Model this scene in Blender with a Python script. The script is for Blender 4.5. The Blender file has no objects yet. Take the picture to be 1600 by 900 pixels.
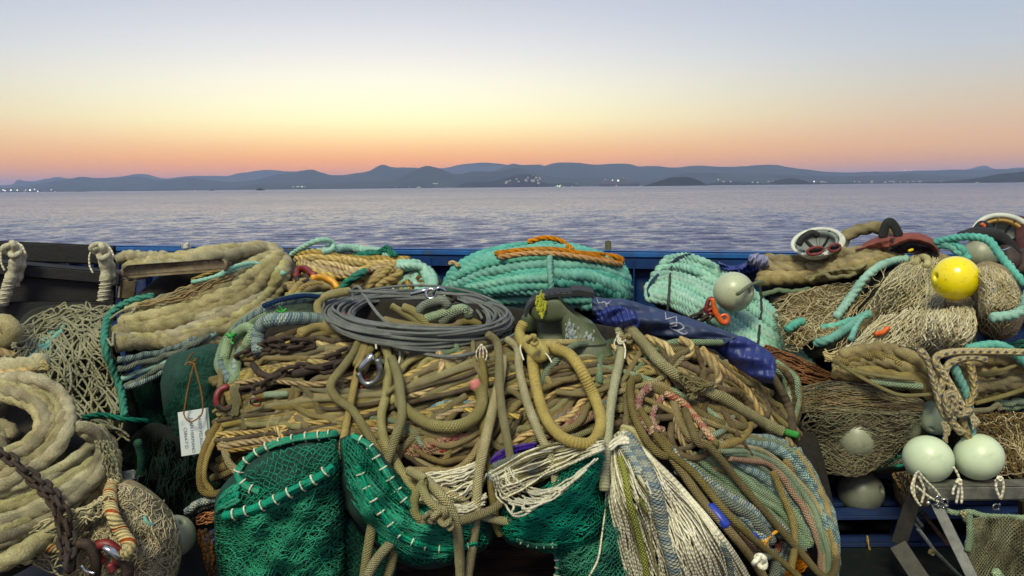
import bpy, math, random
import numpy as np
from mathutils import Vector, Matrix
random.seed(7); RNG = np.random.default_rng(7)
SC = bpy.context.scene; COL = SC.collection
R = math.radians
F = 1250.0                      # focal length in photo pixels (photo 1600 x 900)
CAMZ = 1.75                     # eye height over the deck
SEA = -2.4                      # sea level under the deck
PITCH, ROLL = R(7.23), R(0.57)

# ------------------------------------------------------------------ camera
fw = np.array([0, math.cos(PITCH), -math.sin(PITCH)])
up0 = np.array([0, math.sin(PITCH), math.cos(PITCH)]); rt0 = np.array([1.0, 0, 0])
up = math.cos(ROLL)*up0 + math.sin(ROLL)*rt0
rt = math.cos(ROLL)*rt0 - math.sin(ROLL)*up0
cam = bpy.data.cameras.new('camera'); cam.sensor_width = 36.0
cam.lens = 36.0*F/1600.0; cam.clip_start = 0.05; cam.clip_end = 60000
camo = bpy.data.objects.new('camera', cam); COL.objects.link(camo)
camo.matrix_world = Matrix(((rt[0], up[0], -fw[0], 0), (rt[1], up[1], -fw[1], 0), (rt[2], up[2], -fw[2], CAMZ), (0, 0, 0, 1)))
SC.camera = camo

def s2l(c):
    return tuple((x/255/12.92) if x/255 <= 0.04045 else ((x/255+0.055)/1.055)**2.4 for x in c)

# ------------------------------------------------------------------ sky (dusk, just after sunset)
SUN_AZ = math.atan2((600-800)/F, 1.0)
W = bpy.data.worlds.new('World'); SC.world = W; W.use_nodes = True
nt = W.node_tree; nt.nodes.clear()
def N(t, **k):
    n = nt.nodes.new(t)
    for a, b in k.items(): setattr(n, a, b)
    return n
def ramp(stops):
    n = N('ShaderNodeValToRGB'); e = n.color_ramp.elements
    stops = sorted(stops)
    while len(e) > 1: e.remove(e[-1])
    e[0].position = stops[0][0]/90; e[0].color = (*s2l(stops[0][1]), 1)
    for d, c in stops[1:]:
        x = e.new(d/90); x.color = (*s2l(c), 1)
    return n
tc = N('ShaderNodeTexCoord'); sep = N('ShaderNodeSeparateXYZ'); nt.links.new(tc.outputs['Generated'], sep.inputs[0])
def M(op, a, b=None, cl=False):
    n = N('ShaderNodeMath', operation=op); n.use_clamp = cl
    for i, v in enumerate((a, b)):
        if v is None: continue
        if isinstance(v, (int, float)): n.inputs[i].default_value = v
        else: nt.links.new(v, n.inputs[i])
    return n.outputs[0]
elev = M('DIVIDE', M('ARCSINE', M('MAXIMUM', sep.outputs[2], 0.0)), math.pi/2)
hl = M('SQRT', M('ADD', M('ADD', M('MULTIPLY', sep.outputs[0], sep.outputs[0]), M('MULTIPLY', sep.outputs[1], sep.outputs[1])), 1e-6))
dt = M('DIVIDE', M('ADD', M('MULTIPLY', sep.outputs[0], math.sin(SUN_AZ)), M('MULTIPLY', sep.outputs[1], math.cos(SUN_AZ))), hl)
ang = M('ARCCOSINE', M('MINIMUM', M('MAXIMUM', dt, -1.0), 1.0))
up_sky = [(20, (198, 206, 230)), (32, (186, 196, 224)), (55, (168, 182, 208)), (90, (162, 177, 204))]
rc = ramp([(0, (298, 180, 56)), (1.2, (298, 182, 62)), (2.0, (296, 202, 92)), (2.8, (292, 228, 138)), (3.6, (292, 254, 174)), (4.6, (288, 274, 208)), (5.9, (280, 273, 230)), (7.5, (268, 263, 240)), (9.2, (248, 246, 240)), (11, (228, 230, 235)), (13.3, (206, 211, 223))] + up_sky)
rs = ramp([(0, (244, 168, 88)), (1.3, (252, 178, 104)), (2.2, (254, 194, 126)), (3.4, (242, 200, 154)), (4.8, (230, 208, 176)), (6.5, (216, 211, 198)), (8.5, (200, 208, 215)), (10.5, (190, 201, 215)), (13.3, (180, 193, 216))] + up_sky)
rb = ramp([(0, (150, 150, 172)), (6, (182, 170, 184)), (14, (196, 190, 204)), (30, (182, 188, 208)), (90, (164, 177, 204))])
for r_ in (rc, rs, rb): nt.links.new(elev, r_.inputs[0])
def mr(a, lo, hi):
    n = N('ShaderNodeMapRange', interpolation_type='SMOOTHSTEP'); nt.links.new(a, n.inputs[0])
    n.inputs[1].default_value = R(lo); n.inputs[2].default_value = R(hi); return n.outputs[0]
def mx(f, a, b):
    n = N('ShaderNodeMix', data_type='RGBA'); nt.links.new(f, n.inputs[0]); nt.links.new(a, n.inputs[6]); nt.links.new(b, n.inputs[7]); return n.outputs[2]
sky = mx(mr(ang, 55, 150), mx(mr(ang, 0, 42), rc.outputs[0], rs.outputs[0]), rb.outputs[0])
bg = N('ShaderNodeBackground'); bg.inputs[1].default_value = 1.0
nt.links.new(sky, bg.inputs[0]); out = N('ShaderNodeOutputWorld'); nt.links.new(bg.outputs[0], out.inputs[0])

# one soft lamp: the broad light that falls on the gear from behind the viewer
sl = bpy.data.lights.new('sun', 'SUN'); sl.energy = 3.5; sl.angle = R(18); sl.color = (1.0, 0.955, 0.66)
so = bpy.data.objects.new('sun', sl); COL.objects.link(so)
so.rotation_euler = Vector((0.20, 0.60, -0.76)).to_track_quat('-Z', 'Y').to_euler()
SC.view_settings.view_transform = 'Standard'; SC.view_settings.look = 'None'
SC.view_settings.exposure = 0.0; SC.view_settings.gamma = 1.0
SC.cycles.volume_bounces = 0; SC.cycles.max_bounces = 6; SC.cycles.diffuse_bounces = 3

# ------------------------------------------------------------------ geometry helpers
def P(px, py, d):
    px = np.asarray(px, float); py = np.asarray(py, float); d = np.asarray(d, float)
    x = (px-800)/F; y = (450-py)/F
    v = fw + x[..., None]*rt + y[..., None]*up
    v = v/v[..., 1:2]*d[..., None]
    v[..., 2] += CAMZ
    return v
def P1(px, py, d): return P(np.array([px]), np.array([py]), np.array([d]))[0]

def dfield(ctrl, pw=2.6):
    c = np.array(ctrl, float)
    def D(px, py):
        px = np.asarray(px, float); py = np.asarray(py, float)
        w = 1.0/(((px[..., None]-c[:, 0])**2+(py[..., None]-c[:, 1])**2+150)**(pw/2))
        return (w*c[:, 2]).sum(-1)/w.sum(-1)
    return D

def spline(pts, n):
    p = np.array(pts, float)
    if len(p) == 2:
        t = np.linspace(0, 1, n)[:, None]; return p[0]*(1-t)+p[1]*t
    q = np.vstack([2*p[0]-p[1], p, 2*p[-1]-p[-2]]); o = []
    t = np.linspace(0, 1, 14, endpoint=False)[:, None]
    for i in range(1, len(q)-2):
        a, b, c, d = q[i-1], q[i], q[i+1], q[i+2]
        o.append(0.5*(2*b+(c-a)*t+(2*a-5*b+4*c-d)*t*t+(3*b-a-3*c+d)*t**3))
    o.append(p[-1:]); o = np.vstack(o)
    return resamp(o, n)
def resamp(o, n):
    k = min(o.shape[1], 3)
    s = np.r_[0, np.cumsum(np.linalg.norm(np.diff(o[:, :k], axis=0), axis=1))]
    t = np.linspace(0, s[-1], n)
    return np.stack([np.interp(t, s, o[:, j]) for j in range(o.shape[1])], 1)

ROOT = {}
def link(o): COL.objects.link(o); return o
def setp(o, label=None, cat=None, group=None, kind=None):
    if label: o['label'] = label
    if cat: o['category'] = cat
    if group: o['group'] = group
    if kind: o['kind'] = kind
    return o
def thing(name, label, cat, loc, group=None):
    o = link(bpy.data.objects.new(name, None)); o.empty_display_size = 0.1
    o.location = Vector(loc); ROOT[o] = np.array(loc, float)
    return setp(o, label, cat, group)
def mesh(name, v, f, uv=None, smooth=True):
    """v (n,3); f quads (m,4) array or list of lists; uv per loop"""
    me = bpy.data.meshes.new(name)
    if isinstance(f, np.ndarray):
        nf, k = f.shape
        me.vertices.add(len(v)); me.vertices.foreach_set('co', np.asarray(v, np.float32).ravel())
        me.loops.add(nf*k); me.loops.foreach_set('vertex_index', f.astype(np.int32).ravel())
        me.polygons.add(nf); me.polygons.foreach_set('loop_start', np.arange(0, nf*k, k, dtype=np.int32))
        me.polygons.foreach_set('loop_total', np.full(nf, k, np.int32))
    else:
        me.from_pydata([tuple(x) for x in v], [], [tuple(x) for x in f])
    if uv is not None:
        l = me.uv_layers.new(name='UVMap'); l.data.foreach_set('uv', np.asarray(uv, np.float32).ravel())
    me.update(); me.validate()
    me.polygons.foreach_set('use_smooth', np.full(len(me.polygons), bool(smooth)))
    return me
def add(name, geo, mat, parent=None, smooth=True, kind=None, label=None, cat=None, group=None):
    v, f = np.asarray(geo[0], float), geo[1]; uv = geo[2] if len(geo) > 2 else None
    if parent is not None: base = ROOT[parent]
    else:
        base = np.array([v[:, 0].mean(), v[:, 1].mean(), v[:, 2].min()])
    o = link(bpy.data.objects.new(name, mesh(name, v-base, f, uv, smooth)))
    o.data.materials.append(mat)
    ROOT[o] = base
    if parent is not None: o.parent = parent
    else: o.location = Vector(base)
    return setp(o, label, cat, group, kind)

def tube(Pm, rad, k=8, lobes=0, amp=0.0, pitch=0.1, fz=0.0, flat=1.0, ref=None, close=True):
    """tubes along a batch of polylines Pm (m,n,3)"""
    Pm = np.asarray(Pm, float)
    if Pm.ndim == 2: Pm = Pm[None]
    m, n, _ = Pm.shape
    Rr = np.broadcast_to(np.asarray(rad, float).reshape(-1, 1) if np.ndim(rad) == 1 and np.size(rad) == m and m > 1 else np.asarray(rad, float), (m, n)).copy()
    T = np.gradient(Pm, axis=1); T /= np.linalg.norm(T, axis=2, keepdims=True)+1e-12
    if close:
        e = 0.35*Rr
        a = Pm[:, :1]-T[:, :1]*e[:, :1, None]; b = Pm[:, -1:]+T[:, -1:]*e[:, -1:, None]
        Pm = np.concatenate([a, a+T[:, :1]*e[:, :1, None]*.15, Pm, b-T[:, -1:]*e[:, -1:, None]*.15, b], 1)
        z = np.zeros((m, 1))
        Rr = np.concatenate([z+1e-5, Rr[:, :1]*.72, Rr, Rr[:, -1:]*.72, z+1e-5], 1)
        T = np.concatenate([T[:, :1], T[:, :1], T, T[:, -1:], T[:, -1:]], 1); n += 4
    rf = np.array([0.05, -1, 0.35]) if ref is None else np.array(ref, float)
    nn = np.cross(T[:, 0], rf); bad = np.linalg.norm(nn, axis=1) < .15
    if bad.any(): nn[bad] = np.cross(T[bad, 0], [1.0, .2, .1])
    Ns = np.empty_like(Pm)
    for i in range(n):
        t = T[:, i]; nn = nn-(nn*t).sum(1, keepdims=True)*t
        nn = nn/(np.linalg.norm(nn, axis=1, keepdims=True)+1e-12); Ns[:, i] = nn
    Bs = np.cross(T, Ns)
    s = np.concatenate([np.zeros((m, 1)), np.cumsum(np.linalg.norm(np.diff(Pm, axis=1), axis=2), 1)], 1)
    a = np.arange(k)*2*math.pi/k
    f = np.ones((m, n, k))
    if lobes:
        ph = lobes*a[None, None, :]-2*math.pi*s[..., None]/pitch
        f += amp*(np.abs(np.cos(ph/2))*2-1.27)
    if fz: f += RNG.normal(0, fz, (m, n, k))
    rr = Rr[..., None]*f
    V = Pm[:, :, None]+(rr*np.cos(a))[..., None]*Ns[:, :, None]+(rr*np.sin(a)*flat)[..., None]*Bs[:, :, None]
    idx = np.arange(m*n*k).reshape(m, n, k)
    i0 = idx[:, :-1]; i1 = idx[:, 1:]
    q = np.stack([i0, np.roll(i0, -1, 2), np.roll(i1, -1, 2), i1], -1).reshape(-1, 4)
    u0 = np.broadcast_to(s[:, :-1, None], (m, n-1, k)); u1 = np.broadcast_to(s[:, 1:, None], (m, n-1, k))
    v0 = np.broadcast_to(np.arange(k)/k, (m, n-1, k)); v1 = v0+1.0/k
    uv = np.stack([np.stack([u0, v0], -1), np.stack([u0, v1], -1), np.stack([u1, v1], -1), np.stack([u1, v0], -1)], -2).reshape(-1, 2)
    return V.reshape(-1, 3), q, uv
def join(gs):
    vs, fs, us = [], [], []; o = 0
    for g in gs:
        vs.append(g[0]); fs.append(g[1]+o); o += len(g[0]); us.append(g[2] if len(g) > 2 else np.zeros((g[1].size, 2)))
    return np.vstack(vs), np.vstack(fs), np.vstack(us)
def box(cx, cy, cz, sx, sy, sz, bev=0.0, M3=None):
    """box with small chamfer on all edges, as quads"""
    b = min(bev, sx/3, sy/3, sz/3); h = np.array([sx/2, sy/2, sz/2])
    if b <= 0:
        v = np.array([[x, y, z] for z in (-1, 1) for y in (-1, 1) for x in (-1, 1)])*h
        f = np.array([[0, 2, 3, 1], [4, 5, 7, 6], [0, 1, 5, 4], [2, 6, 7, 3], [0, 4, 6, 2], [1, 3, 7, 5]])
    else:
        n = 4; prof = []
        ring = [(-1, -1), (1, -1), (1, 1), (-1, 1)]; v = []
        def rg(z, ins):
            for (x, y) in ring:
                for (ax, ay) in (((b, 0), (0, b)) if x*y > 0 else ((0, b), (b, 0))):
                    v.append([x*(h[0]-ins-ax), y*(h[1]-ins-ay), z])
        rg(-h[2], b); rg(-h[2]+b, 0); rg(h[2]-b, 0); rg(h[2], b)
        f = []
        for r_ in range(3):
            for j in range(8): f.append([r_*8+j, r_*8+(j+1) % 8, (r_+1)*8+(j+1) % 8, (r_+1)*8+j])
        for o, s_ in ((0, -1), (24, 1)):
            for a_ in ((0, 1, 2, 3), (0, 3, 4, 7), (4, 5, 6, 7)):
                q = [o+x for x in a_]; f.append(q if s_ > 0 else q[::-1])
        v = np.array(v); f = np.array(f)
    if M3 is not None: v = v@np.asarray(M3, float).T
    return v+np.array([cx, cy, cz]), f
def beam(a, b, w, t, bev=0.004, upv=(0, 0, 1)):
    """square bar from point a to point b; w across, t along upv"""
    a = np.array(a, float); b = np.array(b, float); x = b-a; L = np.linalg.norm(x); x /= L
    y = np.cross(upv, x); y /= np.linalg.norm(y); z = np.cross(x, y)
    return box(*((a+b)/2), L, w, t, bev, np.stack([x, y, z], 1))
def lathe(prof, seg, c, axis, squash=(1, 1)):
    ax = np.array(axis, float); ax /= np.linalg.norm(ax)
    x = np.cross(ax, [0.1, 0.2, 1.0]); x /= np.linalg.norm(x); y = np.cross(ax, x)
    p = np.array(prof, float); a = np.arange(seg)*2*math.pi/seg
    V = p[:, None, 0:1]*(np.cos(a)[:, None]*x*squash[0]+np.sin(a)[:, None]*y*squash[1])[None]+p[:, None, 1:2]*ax
    n = len(p); idx = np.arange(n*seg).reshape(n, seg)
    q = np.stack([idx[:-1], np.roll(idx[:-1], -1, 1), np.roll(idx[1:], -1, 1), idx[1:]], -1).reshape(-1, 4)
    uv = np.zeros((q.size, 2))
    return V.reshape(-1, 3)+np.array(c), q, uv
class Pill:
    """a stuffed, rounded body whose outline is given in photo pixels at depth d; it bulges towards and away from the eye"""
    def __init__(s, outline, d, front, back, ctr=None, lump=0.02, slope=0.0):
        o = spline(list(outline)+[outline[0]], 97)[:-1]; s.o = o
        s.c = np.array(ctr if ctr else o.mean(0), float); s.d, s.f, s.b, s.slope = d, front, back, slope
        a = np.arctan2(o[:, 1]-s.c[1], o[:, 0]-s.c[0]); r_ = np.linalg.norm(o-s.c, axis=1)
        i = np.argsort(a); s.a = np.r_[a[i]-2*math.pi, a[i], a[i]+2*math.pi]; s.r = np.r_[r_[i], r_[i], r_[i]]
        s.ph = RNG.uniform(0, 6, 6); s.lump = lump
    def base(s, py): return s.d-s.slope*(py-s.c[1])
    def nz(s, px, py): return s.lump*(np.sin(px*.05+s.ph[0])*np.sin(py*.06+s.ph[1])+.6*np.sin(px*.11+s.ph[2]+py*.07)+.4*np.sin(py*.15-px*.04+s.ph[3]))
    def D(s, px, py):
        px = np.asarray(px, float); py = np.asarray(py, float)
        q = np.hypot(px-s.c[0], py-s.c[1])/np.interp(np.arctan2(py-s.c[1], px-s.c[0]), s.a, s.r)
        return s.base(py)-s.f*np.sqrt(np.clip(1-q*q, 0, 1))+s.nz(px, py)
    def geo(s, push=0.0, Df=None, rings=14):
        ts = np.sin(np.linspace(0, 1, rings)*math.pi/2); vs = []
        a = np.linspace(0, 2*math.pi, 72, endpoint=False); rr = np.interp(a, s.a, s.r)
        ts[0] = 0.01
        for side in (1, -1):
            for t in (ts if side == 1 else ts[::-1][1:]):
                px = s.c[0]+rr*t*np.cos(a); py = s.c[1]+rr*t*np.sin(a)
                e = math.sqrt(max(0, 1-t*t))
                if Df is not None: d = Df(px, py)+push+(1-e)*.12 if side == 1 else Df(px, py)+push+.12+s.b*e
                else: d = (s.base(py)-s.f*e if side == 1 else s.base(py)+s.b*e)+s.nz(px, py)+push
                vs.append(P(px, py, d))
        n = len(vs); k = 72; idx = np.arange(n*k).reshape(n, k)
        q = np.stack([idx[:-1], np.roll(idx[:-1], -1, 1), np.roll(idx[1:], -1, 1), idx[1:]], -1).reshape(-1, 4)
        return np.vstack(vs), q, np.zeros((q.size, 2))

# ------------------------------------------------------------------ materials
def newmat(name):
    m = bpy.data.materials.new(name); m.use_nodes = True; t = m.node_tree
    return m, t, t.nodes['Principled BSDF']
def mkN(t):
    def n(ty, ins=None, **k):
        x = t.nodes.new(ty)
        for a, b in k.items(): setattr(x, a, b)
        for a, b in (ins or {}).items():
            if hasattr(b, 'is_output'): t.links.new(b, x.inputs[a])
            else: x.inputs[a].default_value = b
        return x
    def mt(op, a, b=0.0):
        return n('ShaderNodeMath', {0: a, 1: b}, operation=op).outputs[0]
    return n, mt
def mixc(n, f, a, b, blend='MIX'):
    x = n('ShaderNodeMix', data_type='RGBA', blend_type=blend)
    for i, v in ((0, f), (6, a), (7, b)):
        if hasattr(v, 'is_output'): x.id_data.links.new(v, x.inputs[i])
        else: x.inputs[i].default_value = v if i == 0 else (*v, 1)
    return x.outputs[2]
def ropemat(name, c1, c2=None, dirt_shade=(70, 60, 42), kind='laid', pitch=0.09, accent=None, var=0.36, dirtamt=0.34, rough=0.9, bump=1.0, strands=3, huev=0.009):
    m, t, b = newmat(name); n, mt = mkN(t)
    c1 = s2l(c1); c2 = s2l(c2) if c2 else tuple(x*.72 for x in c1); dirt_shade = s2l(dirt_shade)
    uvn = n('ShaderNodeSeparateXYZ', {0: n('ShaderNodeUVMap', uv_map='UVMap').outputs[0]})
    u, v = uvn.outputs[0], uvn.outputs[1]
    oc = n('ShaderNodeTexCoord').outputs['Object']
    inf = n('ShaderNodeObjectInfo').outputs['Random']
    n1 = n('ShaderNodeTexNoise', {'Vector': oc, 'Scale': 14.0, 'Detail': 4.0}).outputs[0]
    n2 = n('ShaderNodeTexNoise', {'Vector': oc, 'Scale': 130.0, 'Detail': 3.0, 'Roughness': .7}).outputs[0]
    n3 = n('ShaderNodeTexNoise', {'Vector': oc, 'Scale': 5.0, 'Detail': 6.0, 'Roughness': .7}).outputs[0]
    f1 = n('ShaderNodeMapRange', {0: n1, 1: .35, 2: .65}).outputs[0]
    col = mixc(n, f1, c1, c2)
    a = mt('DIVIDE', u, pitch)
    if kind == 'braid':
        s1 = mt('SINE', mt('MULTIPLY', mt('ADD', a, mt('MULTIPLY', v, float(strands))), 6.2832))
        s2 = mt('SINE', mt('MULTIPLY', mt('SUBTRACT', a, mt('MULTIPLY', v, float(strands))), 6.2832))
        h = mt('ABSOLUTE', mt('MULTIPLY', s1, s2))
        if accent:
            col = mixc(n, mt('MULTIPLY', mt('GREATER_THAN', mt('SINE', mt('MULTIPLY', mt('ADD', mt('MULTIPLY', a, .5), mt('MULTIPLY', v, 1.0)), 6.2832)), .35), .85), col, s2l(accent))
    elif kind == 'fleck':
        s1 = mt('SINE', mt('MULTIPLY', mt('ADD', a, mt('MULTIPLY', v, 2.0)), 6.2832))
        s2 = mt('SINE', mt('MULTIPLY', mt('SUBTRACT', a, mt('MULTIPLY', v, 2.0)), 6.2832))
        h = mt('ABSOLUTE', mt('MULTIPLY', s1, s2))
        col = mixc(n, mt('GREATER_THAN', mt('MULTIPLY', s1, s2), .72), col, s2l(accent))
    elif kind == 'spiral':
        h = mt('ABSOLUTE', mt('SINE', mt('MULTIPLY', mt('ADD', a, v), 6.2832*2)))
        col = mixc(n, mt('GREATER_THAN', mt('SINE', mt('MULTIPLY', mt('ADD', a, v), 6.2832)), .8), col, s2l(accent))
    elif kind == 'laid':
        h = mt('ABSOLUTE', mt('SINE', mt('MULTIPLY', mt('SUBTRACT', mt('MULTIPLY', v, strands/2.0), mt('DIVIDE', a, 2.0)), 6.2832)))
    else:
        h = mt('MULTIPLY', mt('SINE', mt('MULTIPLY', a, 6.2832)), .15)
    col = mixc(n, mt('MULTIPLY', mt('SUBTRACT', 1.0, h), .42 if kind != 'plain' else 0.0), col, tuple(x*.45 for x in dirt_shade))   # painted crevice shade: grooves between the strands are darkened
    fd = n('ShaderNodeMapRange', {0: n3, 1: .48, 2: .72, 4: dirtamt}).outputs[0]
    col = mixc(n, fd, col, dirt_shade)
    col = mixc(n, n('ShaderNodeMapRange', {0: n2, 1: .36, 2: .66, 4: .55}).outputs[0], col, tuple(x*.42 for x in c1))
    hs = n('ShaderNodeHueSaturation', {'Color': col, 'Value': n('ShaderNodeMapRange', {0: inf, 3: 1-var, 4: 1+var*.7}).outputs[0],
           'Hue': n('ShaderNodeMapRange', {0: mt('FRACT', mt('MULTIPLY', inf, 7.31)), 3: .5-huev, 4: .5+huev}).outputs[0],
           'Saturation': n('ShaderNodeMapRange', {0: mt('FRACT', mt('MULTIPLY', inf, 13.7)), 3: .8, 4: 1.15}).outputs[0]})
    t.links.new(hs.outputs[0], b.inputs['Base Color'])
    b.inputs['Roughness'].default_value = rough; b.inputs['Specular IOR Level'].default_value = .25
    hh = mt('ADD', mt('MULTIPLY', h, .9), mt('MULTIPLY', n2, .5))
    bp = n('ShaderNodeBump', {'Height': hh, 'Strength': 1.0, 'Distance': .008*bump}); t.links.new(bp.outputs[0], b.inputs['Normal'])
    return m
def plainmat(name, c1, c2=None, rough=.6, metal=0.0, scale=20.0, bump=0.1, bscale=None, spots=None, spotamt=.5, spotscale=6.0, spec=.5, coat=0.0, dist=.004):
    m, t, b = newmat(name); n, mt = mkN(t); c1 = s2l(c1); c2 = s2l(c2) if c2 else tuple(x*.8 for x in c1)
    oc = n('ShaderNodeTexCoord').outputs['Object']
    n1 = n('ShaderNodeTexNoise', {'Vector': oc, 'Scale': scale, 'Detail': 5.0, 'Roughness': .6}).outputs[0]
    col = mixc(n, n('ShaderNodeMapRange', {0: n1, 1: .35, 2: .65}).outputs[0], c1, c2)
    if spots:
        n2 = n('ShaderNodeTexNoise', {'Vector': oc, 'Scale': spotscale, 'Detail': 8.0, 'Roughness': .7}).outputs[0]
        col = mixc(n, n('ShaderNodeMapRange', {0: n2, 1: .55, 2: .68, 4: spotamt}).outputs[0], col, s2l(spots))
    t.links.new(col, b.inputs['Base Color'])
    b.inputs['Roughness'].default_value = rough; b.inputs['Metallic'].default_value = metal; b.inputs['Specular IOR Level'].default_value = spec
    b.inputs['Coat Weight'].default_value = coat
    if bump:
        n4 = n('ShaderNodeTexNoise', {'Vector': oc, 'Scale': bscale or scale*4, 'Detail': 4.0}).outputs[0]
        bp = n('ShaderNodeBump', {'Height': n4, 'Strength': min(1, bump), 'Distance': dist}); t.links.new(bp.outputs[0], b.inputs['Normal'])
    return m
def emitmat(name, c, s):
    m, t, b = newmat(name); b.inputs['Base Color'].default_value = (*s2l(c), 1)
    b.inputs['Emission Color'].default_value = (*s2l(c), 1); b.inputs['Emission Strength'].default_value = s
    return m
# ------------------------------------------------------------------ sea
def build_sea():
    dist = [5.0]
    while dist[-1] < 40: dist.append(dist[-1]*1.06)
    while dist[-1] < 330: dist.append(dist[-1]*1.0065)
    while dist[-1] < 1200: dist.append(dist[-1]*1.013)
    while dist[-1] < 45000: dist.append(dist[-1]*1.12)
    dist = np.array(dist); us = np.r_[np.linspace(-3, -.82, 20), np.linspace(-.8, .8, 380), np.linspace(.82, 3, 20)]
    X = us[None]*dist[:, None]; Y = np.broadcast_to(dist[:, None], X.shape)
    Z = np.zeros_like(X); DX = np.zeros_like(X); DY = np.zeros_like(X)
    g = np.random.default_rng(3)
    row = np.gradient(dist)[:, None]
    for i in range(80):
        lam = math.exp(g.uniform(math.log(.6), math.log(3.6))); k = 2*math.pi/lam
        th = g.normal(R(-95), R(30)); ph = g.uniform(0, 6.28)
        amp = .0076*lam**.8*g.uniform(.5, 1.3)
        fade = np.clip((lam/row-1.5)/4.0, 0, 1)
        a = k*(X*math.cos(th)+Y*math.sin(th))+ph
        # wave groups: the chop comes and goes over the surface
        gr = .8+.4*np.sin(X*.05*(1+g.random())+Y*.021+ph*3)*np.sin(Y*.06+ph)
        Z += amp*fade*gr*np.cos(a); DX -= .8*amp*fade*math.cos(th)*np.sin(a); DY -= .8*amp*fade*math.sin(th)*np.sin(a)
    v = np.stack([X+DX, Y+DY, Z+SEA], -1).reshape(-1, 3)
    n, k = X.shape; idx = np.arange(n*k).reshape(n, k)
    q = np.stack([idx[:-1, :-1], idx[:-1, 1:], idx[1:, 1:], idx[1:, :-1]], -1).reshape(-1, 4)
    m, t, b = newmat('sea water'); nn, mt = mkN(t)
    b.inputs['Base Color'].default_value = (.028, .034, .080, 1); b.inputs['IOR'].default_value = 1.33
    oc = nn('ShaderNodeTexCoord').outputs['Object']; gm = nn('ShaderNodeNewGeometry')
    yy = nn('ShaderNodeSeparateXYZ', {0: gm.outputs['Position']}).outputs[1]
    t.links.new(nn('ShaderNodeMapRange', {0: yy, 1: 40.0, 2: 900.0, 3: .10, 4: .22}).outputs[0], b.inputs['Roughness'])
    # small ripples tilt the surface; the amount changes in streaks where gusts run over the water
    mp = nn('ShaderNodeMapping', {0: oc, 3: (.55, 1.2, 1.0)}).outputs[0]
    w1 = nn('ShaderNodeTexNoise', {'Vector': mp, 'Scale': 1.6, 'Detail': 5.0, 'Roughness': .65}).outputs['Color']
    w2 = nn('ShaderNodeTexNoise', {'Vector': nn('ShaderNodeMapping', {0: oc, 3: (.035, .11, 1.0)}).outputs[0], 'Scale': 1.0, 'Detail': 5.0, 'Roughness': .65}).outputs[0]
    w3 = nn('ShaderNodeTexNoise', {'Vector': nn('ShaderNodeMapping', {0: oc, 3: (.004, .02, 1.0)}).outputs[0], 'Scale': 1.0, 'Detail': 4.0, 'Roughness': .6}).outputs[0]
    am = nn('ShaderNodeMapRange', {0: mt('ADD', mt('MULTIPLY', w2, .6), mt('MULTIPLY', w3, .4)), 1: .35, 2: .65, 3: .45, 4: 1.05}).outputs[0]
    cv = nn('ShaderNodeVectorMath', {0: w1, 1: (.5, .5, .5)}, operation='SUBTRACT').outputs[0]
    cv = nn('ShaderNodeVectorMath', {0: cv, 1: (.7, 1.25, 0)}, operation='MULTIPLY').outputs[0]
    sx = nn('ShaderNodeSeparateXYZ', {0: cv})
    # seen this flat, the near sides of the ripples hide their far sides
    cv = nn('ShaderNodeCombineXYZ', {0: sx.outputs[0], 1: mt('MULTIPLY', mt('ABSOLUTE', sx.outputs[1]), -1.0)}).outputs[0]
    am = mt('MULTIPLY', am, nn('ShaderNodeMapRange', {0: yy, 1: 60.0, 2: 260.0, 3: 1.0, 4: 2.1}).outputs[0])
    cv = nn('ShaderNodeVectorMath', {0: cv, 3: am}, operation='SCALE').outputs[0]
    nr = nn('ShaderNodeVectorMath', {0: gm.outputs['Normal'], 1: cv}, operation='ADD').outputs[0]
    nr = nn('ShaderNodeVectorMath', {0: nr}, operation='NORMALIZE').outputs[0]
    t.links.new(nr, b.inputs['Normal'])
    o = add('sea', (v, q), m, kind='structure')
build_sea()

# ------------------------------------------------------------------ hills, headlands, islets
HM = plainmat('dark wooded hillside', (58, 66, 50), (42, 50, 42), rough=1.0, scale=.004, bump=0, spec=.1)
HMn = plainmat('dark pine headland', (44, 50, 40), (30, 36, 32), rough=1.0, scale=.02, bump=0, spec=.1)
def ridge(name, prof, d, depth, rough=.5, seed=1, mat=None, nx=500):
    g = np.random.default_rng(seed); p = np.array(prof, float)
    px = np.linspace(p[0, 0], p[-1, 0], nx)
    sm = spline(prof, nx*2); py = np.interp(px, sm[:, 0], sm[:, 1])
    for o_ in range(5):
        f = (.02*2**o_); py += 1.7*rough*.95**o_/(1.3**o_)*np.sin(px*f*g.uniform(.8, 1.3)+g.uniform(0, 6))*.45
    py += rough*1.5*(np.abs(np.sin(px*.041*g.uniform(.8, 1.2)+g.uniform(0, 6)))-.6)*np.clip(np.sin(px*.011+g.uniform(0, 6))+.4, 0, 1)+g.normal(0, rough*.3, nx)
    top = P(px, py, np.full(nx, d)); h = np.maximum(top[:, 2]-SEA, -6)
    ts = np.array([-1, -.85, -.65, -.45, -.25, -.1, 0, .15, .4, .7, 1.0]); pr = np.array([0, .16, .36, .56, .78, .95, 1, .93, .7, .35, 0.0])
    rows = []
    for t_, q_ in zip(ts, pr):
        w = h*q_*(1+.0*t_); sp = 1-abs(t_)
        spur = 1+.22*np.sin(px*.05+t_*4+seed)*sp*(t_ != 0)*(1-q_)*2
        dd = d+depth*t_*(1+.15*np.sin(px*.013+seed))
        rows.append(np.stack([top[:, 0]*dd/d, dd+0*px, SEA-8+(w*spur+8*(q_ > 0.0))], -1))
    v = np.vstack(rows); n = len(ts); idx = np.arange(n*nx).reshape(n, nx)
    q = np.stack([idx[:-1, :-1], idx[:-1, 1:], idx[1:, 1:], idx[1:, :-1]], -1).reshape(-1, 4)
    return add(name, (v, q), mat or HM, kind='structure')
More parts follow.
